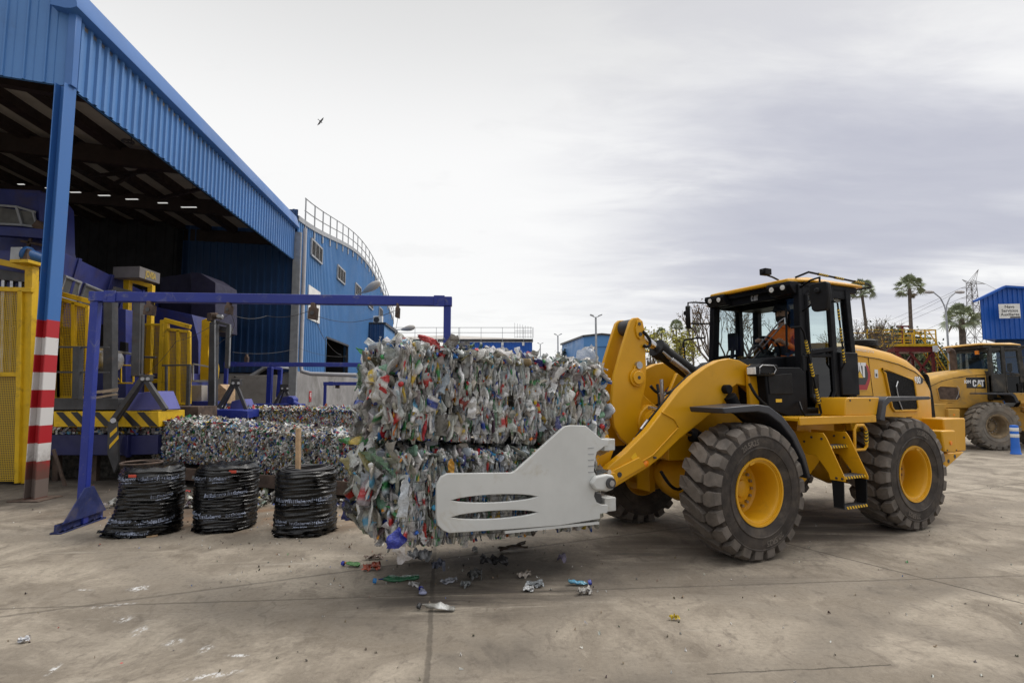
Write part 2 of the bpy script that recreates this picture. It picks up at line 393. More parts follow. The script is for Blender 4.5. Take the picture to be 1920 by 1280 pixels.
    for (u, v, rx, ry, ro) in ((262, 1102, .13, .11, 0), (205, 1135, .26, .05, 18), (232, 1160, .08, .10, 0), (262, 1182, .06, .13, 8), (325, 1203, .09, .07, 30),
                               (386, 1216, .06, .08, 0), (450, 1228, .13, .03, 0), (100, 1255, .03, .14, 12), (400, 1265, .22, .05, 20), (160, 1105, .1, .02, 0)):
        q = gnd(u, v)
        col = B.mix(B.math('MULTIPLY', B.math('MULTIPLY', blob(q.x, q.y, rx, ry, ro, .25), scr), .75), col, (.72, .72, .72))
    # slab joints
    jn = B.math('MULTIPLY_ADD', B.noise(P, 5, 4, .7), .05, -.025)
    jd = None
    def joint(a, bq, wd, ext0=-99, ext1=99, am=.85, colr=(.075, .064, .052)):
        nonlocal col, jd
        a, bq = gnd(*a), gnd(*bq); d_ = (bq - a).normalized(); n_ = Vector((-d_.y, d_.x, 0)); c0 = n_.dot(a)
        dist = B.math('ABSOLUTE', B.math('ADD', B.math('SUBTRACT', B.math('ADD', B.math('MULTIPLY', s[0], n_.x), B.math('MULTIPLY', s[1], n_.y)), c0), jn))
        k = B.ramp(dist, wd, wd * .35)
        if ext0 > -90 or ext1 < 90:
            al = B.math('ADD', B.math('MULTIPLY', s[0], d_.x), B.math('MULTIPLY', s[1], d_.y)); o_ = d_.dot(a)
            k = B.math('MULTIPLY', k, B.math('MULTIPLY', B.math('GREATER_THAN', al, o_ + ext0), B.math('LESS_THAN', al, o_ + ext1)))
        brk = B.ramp(B.noise(P, 2.2, 5, .7), .25, .5, .25, 1)
        col = B.mix(B.math('MULTIPLY', B.math('MULTIPLY', k, brk), am), col, colr)
        jd = k if jd is None else B.math('MAXIMUM', jd, k)
    joint((800, 1280), (815, 1030), .028, am=.6)
    joint((30, 1140), (1690, 1086), .016, am=.6)
    joint((1600, 1050), (1900, 1126), .02)
    joint((1380, 1260), (1710, 1244), .01, -.2, 1.1)
    joint((1560, 952), (1920, 905), .03, am=.5)
    t.links.new(col, p.inputs['Base Color'])
    p.inputs['Roughness'].default_value = .88; p.inputs['Specular IOR Level'].default_value = .25
    hgt = B.math('ADD', B.math('MULTIPLY', fine, .4), B.math('ADD', B.math('MULTIPLY', med, .8), B.math('MULTIPLY', grit, .22)))
    hgt = B.math('SUBTRACT', hgt, B.math('MULTIPLY', jd, .5))
    bn = t.nodes.new('ShaderNodeBump'); bn.inputs['Strength'].default_value = .5; bn.inputs['Distance'].default_value = .025
    t.links.new(hgt, bn.inputs['Height']); t.links.new(bn.outputs[0], p.inputs['Normal'])
    return m
g = MB(); g.add([(-700, -60, 0), (900, -60, 0), (900, 1200, 0), (-700, 1200, 0)], [(0, 1, 2, 3)])
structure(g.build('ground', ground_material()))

# ================================================================== RIBBED SHEET CLADDING
RIB = ((0, 0), (.52, 0), (.60, 1), (.86, 1), (.94, 0))
PAN = ((0, 0), (.05, 1), (.12, 1), (.17, 0), (.5, 0), (.53, .3), (.56, 0))
def ribbed(mb, p0, p1, zb, zt, pitch=.25, depth=.04, prof=RIB, mi=0, back=.06, skip=None):
    """sheet from p0 to p1 (x, y); zb(s), zt(s) are bottom and top heights at distance s; ribs stand out to the right of the way"""
    p0, p1 = Vector((*p0, 0)), Vector((*p1, 0)); L = (p1 - p0).length; d_ = (p1 - p0) / L; n_ = Vector((d_.y, -d_.x, 0))
    zb = zb if callable(zb) else (lambda s, q=zb: q); zt = zt if callable(zt) else (lambda s, q=zt: q)
    st = []; k = 0
    while k * pitch < L - 1e-4:
        for f_, h_ in prof:
            s_ = (k + f_) * pitch
            if s_ <= L: st.append((s_, h_ * depth))
        k += 1
    st.append((L, 0)); vs = []
    for s_, h_ in st:
        q = p0 + d_ * s_ + n_ * h_
        vs += [(q.x, q.y, zb(s_)), (q.x, q.y, zt(s_))]
    mb.add(vs, [(2 * i, 2 * i + 2, 2 * i + 3, 2 * i + 1) for i in range(len(st) - 1)], mi)
    if skip: return
    qs = [p0 - n_ * back, p1 - n_ * back]                       # back face so the sheet has a thickness
    mb.add([(q.x, q.y, z) for q, s_ in ((qs[0], 0), (qs[1], L)) for z in (zb(s_), zt(s_))], [(0, 1, 3, 2)], mi)

# ================================================================== HANGAR
P0 = Vector((-8.07, 9.67)); PE = Vector((-9.28, 23.1)); dH = (PE - P0).normalized()
gF = Vector((-.936, -.352)).normalized()
hangar = empty('hangar', 'blue ribbed steel hangar with open side and a red and white banded post', 'hangar', (P0.x, P0.y, 0))
HI = Matrix.Translation((-P0.x, -P0.y, 0))
def into(mb, M_=HI):
    mb.v = [tuple(M_ @ Vector(v)) for v in mb.v]; return mb
mb = MB(); ribbed(mb, P0, PE, 7.36, 8.75, .25, .045)
o = into(mb).build('side_cladding', M['canopy_blue'], hangar)
mb = MB(); gl = P0 + gF * 13
ribbed(mb, gl, P0, 7.36, lambda s: 10.4 + (13 - s) * .06, .30, .03, PAN)
into(mb).build('gable_cladding', M['canopy_blue'], hangar)
mb = MB(); mb.beam((P0.x + .035, P0.y - .02, 7.34), (P0.x + .035, P0.y - .02, 8.8), .14, .14)
into(mb).build('corner_trim', M['canopy_trim'], hangar, .01)
nH = Vector((dH.y, -dH.x)); mb = MB()      # eave trim: a sloping folded strip
a = P0 - dH * .25; e = PE + dH * .1
sec = [(.0, 8.70), (.10, 8.70), (.20, 8.74), (.20, 8.80), (.07, 9.22), (-.25, 9.26), (-.25, 8.75)]
mb.loft([[(q.x + nH.x * x, q.y + nH.y * x, z) for x, z in sec] for q in (a, P0 + dH * 4.4, P0 + dH * 9, e)])
into(mb).build('eave_trim', M['canopy_trim'], hangar, 0, 30, fixn=True)
mb = MB(); DI = Vector((-1, .05)).normalized() * 26
rf = [P0 + dH * .12, PE]
mb.add([(rf[0].x, rf[0].y, 8.62), (rf[1].x, rf[1].y, 8.62), (rf[1].x + DI.x, rf[1].y + DI.y, 10.2), (rf[0].x + gF.x * 26, rf[0].y + gF.y * 26, 10.2),
        (rf[0].x, rf[0].y, 8.9), (rf[1].x, rf[1].y, 8.9), (rf[1].x + DI.x, rf[1].y + DI.y, 10.5), (rf[0].x + gF.x * 26, rf[0].y + gF.y * 26, 10.5)],
       [(0, 1, 2, 3), (7, 6, 5, 4), (0, 4, 5, 1), (1, 5, 6, 2), (2, 6, 7, 3), (3, 7, 4, 0)])
into(mb).build('roof', M['roof_sheet'], hangar)
for i in range(14):                           # purlins run the length of the hangar under the roof sheets
    t = (i + .25) * 1.15
    fr = t / 26; a = rf[0] + gF * t; e = rf[1] + DI.normalized() * t; z = 8.62 + 1.58 * fr - .13
    mb = MB(); a = a + (e - a).normalized() * .45; mb.beam((a.x, a.y, z), (e.x, e.y - .05, z), .28 if i else .2, .24)
    into(mb).build('purlin', M['purlin'], hangar)
for i in range(4):
    t = .14 + i * .29; a = rf[0].lerp(rf[1], t)
    fr = a + (gF * (1 - t) + DI.normalized() * t).normalized() * 24
    mb = MB(); mb.beam((a.x - .1, a.y, 8.22), (fr.x, fr.y, 9.72), .2, .5)
    into(mb).build('rafter', M['purlin'], hangar)
for (u, v, u2, v2) in ((165, 330, 330, 318), (215, 345, 300, 300), (300, 372, 385, 352)):
    a, e = atY(u, v, 17), atY(u2, v2, 15.5); mb = MB(); mb.beam(a, e, .09, .09)
    into(mb).build('roof_brace', M['purlin'], hangar)
for (u, v, Y, r_) in ((240, 266, 12.6, .11), (357, 358, 16.3, .12)):
    q = atY(u, v, Y); mb = MB()
    mb.tube([(q.x + r_ * math.cos(a_), q.y + r_ * math.sin(a_), q.z) for a_ in np.linspace(0, 2 * math.pi, 21)[:-1]], .028, 6, 0, True)
    mb.beam((q.x, q.y - r_, q.z), (q.x, q.y + r_, q.z), .02, .02); mb.beam((q.x, q.y + r_, q.z), (q.x, q.y + r_, 8.5), .02, .02)
    into(mb).build('ring_lamp', M['dark_steel'], hangar)
# end wall, far wall, left wall
EL = Vector((-33, 23.9)); mb = MB()
ribbed(mb, EL, (PE.x + .05, 23.3), 2.6, 9.6, .3, .05)
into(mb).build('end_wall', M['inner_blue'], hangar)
mb = MB(); ribbed(mb, (-31, 22.95), (-14.2, 22.95), 0, 9.55, .4, .05); mb.box(-14.2, -14.1, 22.9, 23.3, 0, 9.55); into(mb).build('added_dark_wall', mat('unlit_depth_black', (.006, .007, .010), .7, 0, .2, 1), hangar)  # added near-black wall, stands in for the unlit depth of the hangar
mb = MB(); mb.box(-33, PE.x - .05, 23.42, 23.9, 0, 2.55); into(mb).build('end_wall_plinth', M['concrete'], hangar)
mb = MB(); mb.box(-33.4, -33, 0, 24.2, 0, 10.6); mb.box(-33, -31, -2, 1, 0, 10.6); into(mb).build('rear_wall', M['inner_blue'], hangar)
mb = MB(); q = PE; mb.box(q.x - .02, q.x + .3, q.y + .02, q.y + .16, 0, 8.55); into(mb).build('corner_column', M['grey_metal'], hangar, .01)
mb = MB(); mb.tube([(q.x + .46, q.y + .05, 8.7), (q.x + .46, q.y + .05, 2.9), (q.x + .52, q.y + .05, 2.62), (q.x + .9, q.y + .05, 2.52), (q.x + 2.9, q.y - .0, 2.46)], .085, 10)
into(mb).build('drain_pipe', M['pipe'], hangar)
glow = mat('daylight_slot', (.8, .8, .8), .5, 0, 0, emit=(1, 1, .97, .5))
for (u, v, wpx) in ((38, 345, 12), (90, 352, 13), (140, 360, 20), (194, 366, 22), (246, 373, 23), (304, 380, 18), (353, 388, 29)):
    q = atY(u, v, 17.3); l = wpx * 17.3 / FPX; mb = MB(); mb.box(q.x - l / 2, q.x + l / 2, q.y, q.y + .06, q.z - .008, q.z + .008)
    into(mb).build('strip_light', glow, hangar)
# the post: an H section with painted bands
def band_mat():
    m = bpy.data.materials.new('banded_post_paint'); m.use_nodes = True
    t = m.node_tree; p = t.nodes['Principled BSDF']; B = NB(t); tcn = t.nodes.new('ShaderNodeTexCoord'); ob = tcn.outputs['Object']; z = B.sep(ob)[2]
    zt, bandh = 3.06, .302
    k = B.math('FLOOR', B.math('DIVIDE', B.math('SUBTRACT', zt, z), bandh))
    odd = B.math('GREATER_THAN', B.math('ABSOLUTE', B.math('SUBTRACT', B.math('MODULO', B.math('ABSOLUTE', k), 2.), 0.)), .5)
    c1 = B.mix(odd, (.40, .012, .018), (.62, .60, .58))
    c1 = B.mix(B.math('GREATER_THAN', z, zt), c1, (.035, .135, .38))
    f = B.noise(ob, 4, 6, .7, .5)
    low = B.math('MULTIPLY', B.ramp(B.math('SUBTRACT', z, B.math('MULTIPLY', f, .9)), .45, -.05), .9)
    c1 = B.mix(low, c1, (.10, .065, .05))
    c1 = B.mix(B.ramp(f, .58, .8, 0, .35), c1, (.16, .12, .11))
    t.links.new(c1, p.inputs['Base Color']); p.inputs['Roughness'].default_value = .5
    return m
mb = MB(); X, Y = P0.x - .035, P0.y - .04; w2, dp, fl = .135, .095, .018
mb.box(X + dp - fl, X + dp, Y - w2, Y + w2, 0, 7.34); mb.box(X - dp, X - dp + fl, Y - w2, Y + w2, 0, 7.34)
mb.box(X - dp + fl, X + dp - fl, Y - .012, Y + .012, 0, 7.34)
into(mb).build('post', band_mat(), hangar, .006)
mb = MB(); mb.box(X - .26, X + .26, Y - .26, Y + .26, 0, .02); into(mb).build('base_plate', M['rust'], hangar, .004)

# ================================================================== ARCHED HALL
kx, kn = -7.2, (1.0, .09)
def onwall(u, v, off=0.):
    r = ray(u, v); t = (kx + off) / (r[0] * kn[0] + r[1] * kn[1]); return Vector((r[0] * t, r[1] * t, CAMH + r[2] * t))
hall = empty('arched_hall', 'light blue ribbed hall with a curved roof edge and louvred windows', 'hall', (-9.4, 24.4, 0))
HH = Matrix.Translation((9.4, -24.4, 0))
wl = lambda y: (kx - .09 * y, y)
YA, YB = 23.45, 56.9
arc = [(YA, 9.28)] + [(q.y, q.z) for q in (onwall(u, v) for u, v in ((575, 424), (611, 442), (625, 449), (660, 467), (684, 489), (705, 524), (724, 566)))] + [(YB, 9.1)]
ay, az = [p[0] for p in arc], [p[1] for p in arc]
cf = np.polyfit(ay, az, 4)
def ztop(y): return float(np.polyval(cf, y))
norm = math.hypot(1, .09)
dA, dB = onwall(610, 632), onwall(652, 645); PL = 2.66
def zb_(s):
    y = YA + s / norm
    return dA.z if dA.y < y < dB.y else PL
mb = MB(); ribbed(mb, wl(YA), wl(YB), zb_, lambda s: ztop(YA + s / norm), .30, .06, skip=True)
into(mb, HH).build('wall', M['hall_blue'], hall)
mb = MB(); W0, W1 = wl(YA), wl(YB)
mb.loft([[(x + dx, y, 0) for x, y, dx in ((*W0, -.3), (*W0, .1), (*W1, .1), (*W1, -.3))], [(x + dx, y, PL) for x, y, dx in ((*W0, -.3), (*W0, .1), (*W1, .1), (*W1, -.3))]])
into(mb, HH).build('plinth', M['concrete'], hall, fixn=True)
mb = MB(); ys = np.linspace(YA, YB, 26)
mb.loft([[(kx - .09 * y - 40, y, ztop(y) - .1), (kx - .09 * y + .1, y, ztop(y) - .1), (kx - .09 * y + .1, y, ztop(y) + .12), (kx - .09 * y - 40, y, ztop(y) + .12)] for y in ys])
into(mb, HH).build('roof', M['grey_metal'], hall, fixn=True)
mb = MB(); q = wl(YB); mb.box(q[0] - 40, q[0], YB - .05, YB + .1, 0, 9); into(mb, HH).build('end_wall', M['hall_blue'], hall)
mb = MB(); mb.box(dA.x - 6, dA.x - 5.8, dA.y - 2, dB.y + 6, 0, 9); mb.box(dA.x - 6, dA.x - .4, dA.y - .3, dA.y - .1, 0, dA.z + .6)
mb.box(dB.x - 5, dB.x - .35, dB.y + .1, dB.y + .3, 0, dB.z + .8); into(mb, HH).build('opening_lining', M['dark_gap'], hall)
mb = MB()
for y in (dA.y, dB.y): mb.box(wl(y)[0] - .1, wl(y)[0] + .05, y - .05, y + .05, PL, dA.z)
mb.beam((wl(dA.y)[0] + .02, dA.y, dA.z), (wl(dB.y)[0] + .02, dB.y, dA.z), .12, .1)
into(mb, HH).build('opening_frame', M['dark_steel'], hall)
lou = mat('louvre_grey', (.40, .41, .42), .5, .2, .1, 3)
w1, w2_ = onwall(574, 441), onwall(603, 498); lw_, zw0, zw1 = w2_.y - w1.y, w2_.z, w1.z
zc_, hh_ = (zw0 + zw1) / 2, min(1.25, (zw1 - zw0)) / 2
ew = Vector((-.09, 1, 0)).normalized(); nw = Vector((1, .09, 0)).normalized()
for u in (588, 636, 669, 693.5, 713):
    y = onwall(u, 540).y; c0 = Vector((wl(y)[0], y, zc_)) + nw * .10; uz = Vector((0, 0, 1)); wh = 1.0
    mb = MB()
    for s in (-1, 1): mb.beam(c0 - ew * wh + uz * hh_ * s, c0 + ew * wh + uz * hh_ * s, .09, .07, nw); mb.beam(c0 + ew * wh * s - uz * hh_, c0 + ew * wh * s + uz * hh_, .09, .07, nw)
    for t in (-.33, .33): mb.beam(c0 + ew * wh * t - uz * hh_, c0 + ew * wh * t + uz * hh_, .05, .08, nw)
    fr = into(mb, HH).build('louvre_window', M['grey_metal'], hall)
    mb = MB()
    for k in range(13):
        z = -hh_ + .07 + k * (2 * hh_ - .14) / 12; mb.beam(c0 - ew * wh + uz * z, c0 + ew * wh + uz * z, .07, .012, (nw + uz * .9).normalized())
    a, e = c0 - ew * wh + nw * .025, c0 + ew * wh + nw * .025
    into(mb, HH).build('slats', lou, fr)
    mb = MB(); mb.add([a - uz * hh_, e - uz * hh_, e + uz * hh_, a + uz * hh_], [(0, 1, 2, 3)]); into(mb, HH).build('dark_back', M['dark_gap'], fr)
# railing round the roof edge
mb = MB()
for zo in (1.15, .58):
    mb.tube([(kx - .09 * y + .05, y, ztop(y) + zo) for y in np.linspace(YA + 1.0, YB, 30)], .028, 6)
n = 22
for k in range(n):
    y = YA + 1.0 + k * (YB - YA - 1.0) / (n - 1); x = kx - .09 * y + .08
    mb.beam((x, y, ztop(y) - .35), (x, y, ztop(y) + 1.15), .05, .05); mb.box(x - .02, x + .03, y - .07, y + .07, ztop(y) - .5, ztop(y) - .2)
into(mb, HH).build('roof_railing', M['grey_metal'], hall)
# plain white panel fixed to the wall
a, e = onwall(577, 536, .03), onwall(597, 606, .03); mb = MB(); zlo, zhi = onwall(587, 603).z, onwall(587, 541).z
mb.loft([[(kx - .09 * a.y + .05, a.y, z), (kx - .09 * a.y + .09, a.y, z), (kx - .09 * e.y + .09, e.y, z), (kx - .09 * e.y + .05, e.y, z)] for z in (zlo, zhi)])
into(mb, HH).build('white_panel', M['white'], hall, fixn=True)
# entrance annex with a lean-to roof
an = empty('annex', 'small dark blue annex with a white framed window on the side of the arched hall', 'annex', (-10.4, 42, 0))
HA = Matrix.Translation((10.4, -42, 0)); aT, aB = atY(687, 607, 42), atY(719, 640, 42)
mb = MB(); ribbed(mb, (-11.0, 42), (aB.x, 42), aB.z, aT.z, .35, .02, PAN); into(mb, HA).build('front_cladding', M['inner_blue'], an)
mb = MB(); mb.box(-11.2, aB.x + .02, 42.08, 46, 0, aT.z - .02); into(mb, HA).build('wall', M['hall_blue'], an)
mb = MB(); mb.prism([(42.0, aT.z + .12), (46.2, aT.z - .02), (54, aT.z - 2.5), (54, aT.z - 2.8), (46, aT.z - .3), (42.0, aT.z - .06)], -11.2, aB.x + .15, 0, lambda x, y, z: (y, x, z))
into(mb, HA).build('roof', M['dark_steel'], an, fixn=True)
mb = MB(); mb.prism([(46.1, 0), (54, 0), (54, aT.z - 2.85), (46.1, aT.z - .45)], -11.6, aB.x, 0, lambda x, y, z: (y, x, z)); into(mb, HA).build('side_wall', M['hall_blue'], an, fixn=True)
x0, x1, z1, z0 = atY(688, 642, 42).x, atY(717, 642, 42).x, atY(700, 642, 42).z, 2.9
mb = MB()
mb.box(x0, x0 + .16, 41.93, 42.06, z0, z1); mb.box(x1 - .16, x1, 41.93, 42.06, z0, z1); mb.box(x0 + .16, x1 - .16, 41.93, 42.06, z1 - .16, z1)
wi = into(mb, HA).build('window', M['white'], an, .01)
mb = MB(); mb.box(x0 + .16, x1 - .16, 41.98, 42.05, z0, z1 - .16); into(mb, HA).build('pane', M['glass_dark'], wi)
# air conditioner on the annex roof
q = atY(709, 602, 43); ac = empty('air_conditioner', 'white air conditioning box standing on the annex roof', 'air conditioner', (q.x, 43, aT.z + .1))
mb = MB(); mb.box(-.35, .35, -.2, .2, .02, .62); mb.box(-.3, -.22, -.18, .18, -.02, .02); mb.box(.22, .3, -.18, .18, -.02, .02); mb.build('casing', M['white'], ac, .02)
mb = MB(); mb.lathe([(.0, 0), (.2, 0), (.22, -.02), (.22, .0)], (-.08, -.205, .32), (0, 1, 0), 16); mb.build('fan_grille', M['dark_steel'], ac)
# wall lamps on arms
def wall_lamp(label, base, head, sc=1.):
    base, head = Vector(base), Vector(head)
    r_ = empty('wall_lamp', label, 'lamp', base, 0, 'lamps on bracket arms')
    mb = MB(); mb.tube([(0, 0, 0), (head - base) * .5 + Vector((0, 0, .05)), head - base], .03 * sc, 6); mb.box(-.05, .05, -.08, .08, -.12, .12); mb.build('arm', M['grey_metal'], r_)
    h = head - base; dx = (head - base).normalized(); mb = MB()
    mb.tube([h + dx * (t * .9 * sc) for t in (-.15, 0, .25, .5, .75, .85)], [.05 * sc, .1 * sc, .16 * sc, .19 * sc, .14 * sc, .04 * sc], 10)
    mb.build('lamp_head', M['pale_roof'], r_)
a = onwall(664, 557); h = onwall(685, 545); hx = Vector((h.x + .9, h.y - 5, 0)); hp = atY(684, 547, 31)
wall_lamp('grey street light on an arm above the blue beam, in front of the arched hall', onwall(662, 560), atY(686, 545, onwall(662, 560).y - .3), 1.5)
wall_lamp('small grey lamp on an arm past the far end of the arched hall', (wl(YB)[0] + .1, YB - 1, atY(738, 623, YB).z), atY(756, 617, YB - 1), 1.6)
# fire point sign on the plinth
q = onwall(582, 741, .12); sg = empty('fire_sign', 'small red fire equipment sign on the grey plinth wall', 'sign', (kx - .09 * q.y + .115, q.y, q.z), math.atan2(1, -.09))
mb = MB(); mb.box(-.19, .19, -.01, .01, -.2, .2); mb.box(-.19, .19, -.01, .01, -.29, -.23); mb.build('panel', M['red'], sg, .004)
mb = MB(); mb.box(-.12, -.04, -.018, -.012, -.05, .12); mb.box(.03, .08, -.018, -.012, -.12, .05); mb.lathe([(.0, 0), (.035, 0), (.035, .004)], (.055, -.018, .1), (0, 1, 0), 12); mb.build('symbol', M['decal_white'], sg)

# ================================================================== FAR BUILDINGS
lb = empty('low_building', 'long low blue building with a pale roof and rooftop railing behind the held bales', 'building', (-6, 70, 0))
HB = Matrix.Translation((6, -70, 0)); tE = atY(998, 637, 70); zt_ = tE.z; xr = tE.x
mb = MB(); ribbed(mb, (-24, 70), (xr, 70), 0, zt_ - .3, .6, .05); mb.box(-24, xr, 70.1, 90, 0, zt_ - .4); into(mb, HB).build('wall', M['royal_blue'], lb)
mb = MB(); mb.box(-24, xr + .1, 69.85, 70.05, zt_ - .28, zt_ + .1); into(mb, HB).build('eave', M['dark_steel'], lb)
zr = zt_ + 1.5; mb = MB(); mb.add([(-24, 70, zt_ + .1), (xr, 70, zt_ + .1), (xr - 4, 82, zr - .1), (-10, 84, zr + .45), (-24, 84, zr)], [(0, 1, 2, 3, 4)]); mb.box(-24, xr, 82, 90, zt_ - .4, zt_)
into(mb, HB).build('roof', M['pale_roof'], lb)
mb = MB()
for z in (1.55, .9): mb.tube([(-16, 69.8, zt_ + z), (xr, 69.8, zt_ + z)], .035, 6)
for u in (739, 778, 818, 860, 862, 902, 942, 982, 998):
    x = atY(u, 630, 69.8).x; mb.beam((x, 69.8, zt_ - .4), (x, 69.8, zt_ + 1.55), .05, .05)
into(mb, HB).build('roof_railing', M['grey_metal'], lb)
for u in (779, 860, 902, 942, 981):
    x = atY(u, 640, 69.7).x; mb = MB(); mb.box(x - .14, x + .14, 69.66, 69.84, zt_ - .75, zt_ - .35); into(mb, HB).build('bracket', M['white'], lb)
mb = MB()
for i in range(8):
    u = 965 + i * 5; x = atY(u, 620, 69.5).x; mb.beam((x, 69.5, zt_ + .2), (x, 69.5, zt_ + 2.1 - i * .08), .04, .04)
for z in (.3, 1.1): mb.beam((atY(965, 620, 69.5).x, 69.5, zt_ + z), (xr, 69.5, zt_ + z), .04, .04)
into(mb, HB).build('ladder_cage', M['grey_metal'], lb)

ob_ = empty('far_blue_hall', 'plain blue gabled hall with small windows far behind the lamp posts', 'hall', (16, 88, 0))
HO = Matrix.Translation((-16, -88, 0)); y0 = 86
a, c_, e = atY(1063, 637, y0 + 5), atY(1094, 630, y0), atY(1168, 634, y0 + 1); rdg = atY(1128, 627.5, y0)
mb = MB(); mb.loft([[(a.x, y0 + 14, 0), (c_.x, y0, 0), (c_.x + 7.4, y0 + .4, 0), (c_.x + 6, y0 + 16, 0)], [(a.x, y0 + 14, a.z), (c_.x, y0, c_.z - .1), (c_.x + 7.4, y0 + .4, c_.z - .3), (c_.x + 6, y0 + 16, c_.z)]])
mb.prism([(c_.x, c_.z - .12), (rdg.x, rdg.z), (c_.x + 7.5, c_.z - .25), (c_.x + 7.5, c_.z - 1.6), (c_.x, c_.z - 1.6)], y0 - .02, y0 + .6)
into(mb, HO).build('wall', M['hall_blue'], ob_, fixn=True)
mb = MB()
for p, q in (((a.x - .2, y0 + 14, a.z), (c_.x, y0 - .1, c_.z)), ((c_.x, y0 - .1, c_.z), (rdg.x, y0 - .1, rdg.z + .1)), ((rdg.x, y0 - .1, rdg.z + .1), (c_.x + 7.6, y0 - .1, c_.z - .15))): mb.beam(p, q, .25, .3)
into(mb, HO).build('roof_edge', M['dark_steel'], ob_)
for u in (1081, 1114, 1149):
    q = atY(u, 652.5, y0 - .1); yy = y0 - .1 if u > 1094 else y0 + 5.2; mb = MB(); w_ = .38 if u > 1094 else .25
    q = atY(u, 652.5, yy); mb.box(q.x - w_, q.x + w_, yy - .1, yy + .05, q.z - .25, q.z + .25); into(mb, HO).build('window', M['pale_roof'], ob_)

# service building with its sign
sb = empty('service_building', 'bright blue ribbed building with a white lettered sign behind the dusty loader', 'building', (30, 32, 0))
HS = Matrix.Translation((-30, -32, 0))
bl, br = atY(1838, 562, 33), Vector((46, 30.6)); A = Vector((bl.x, 33)); Bq = Vector((40.5, 30.9)); dS = (Bq - A).normalized(); Ls = (Bq - A).length
zE = bl.z; zR = atY(1887, 537, 32.4).z; sR = (atY(1887, 537, 32.4).to_2d() - A).length; zBt = atY(1848, 636, 33).z
def zs(s): return zE + (zR - zE) * s / sR if s < sR else zR - (s - sR) * .10
mb = MB(); ribbed(mb, A, Bq, zBt, zs, .26, .05); into(mb, HS).build('front_cladding', M['royal_blue'], sb)
mb = MB(); q2 = A + Vector((15, 13)); q3 = Bq + Vector((9, 16))
mb.loft([[(A.x + .1, A.y + .12, z), (Bq.x, Bq.y + .12, z), (q3.x, q3.y, z), (q2.x, q2.y, z)] for z in (zBt + .02, zE - .05)]); into(mb, HS).build('side_wall', M['royal_blue'], sb, fixn=True)
mb = MB(); mb.loft([[(A.x + 1.4, A.y + .8, z), (Bq.x, Bq.y + .8, z), (q3.x, q3.y - .5, z), (q2.x + 1, q2.y - .5, z)] for z in (0, zBt)]); into(mb, HS).build('lower_wall', M['inner_blue'], sb, fixn=True)
mb = MB(); pR = A + dS * sR; pE = A + dS * (2 * sR)
for p, z, q, zz_ in ((A - dS * .4, zE - .1, pR, zR + .04), (pR, zR + .04, Bq, zs(Ls) + .04)): mb.beam((p.x, p.y - .1, z), (q.x, q.y - .1, zz_), .3, .12)
into(mb, HS).build('roof_edge', M['royal_blue'], sb)
sc_ = atY(1890.5, 583.5, 32.25); sgn = empty('building_sign', 'white sign lettered Nave Servicios Auxiliares on the bright blue building', 'sign', (sc_.x, sc_.y - .08, sc_.z), math.atan2(dS.y, dS.x))
mb = MB(); mb.box(-.54, .54, -.02, .02, -.42, .42); mb.build('panel', M['white'], sgn)
grey_ink = mat('grey_ink', (.07, .07, .075), .6, 0, 0); mb = MB()
for s_, z in (('Nave', .25), ('Servicios', .02), ('Auxiliares', -.2)): add_text(mb, s_, .24, lambda x, y, z=z: (x, -.026, y + z), 0, .004)
mb.box(.0, .52, -.026, -.022, -.41, -.33); mb.build('lettering', grey_ink, sgn)
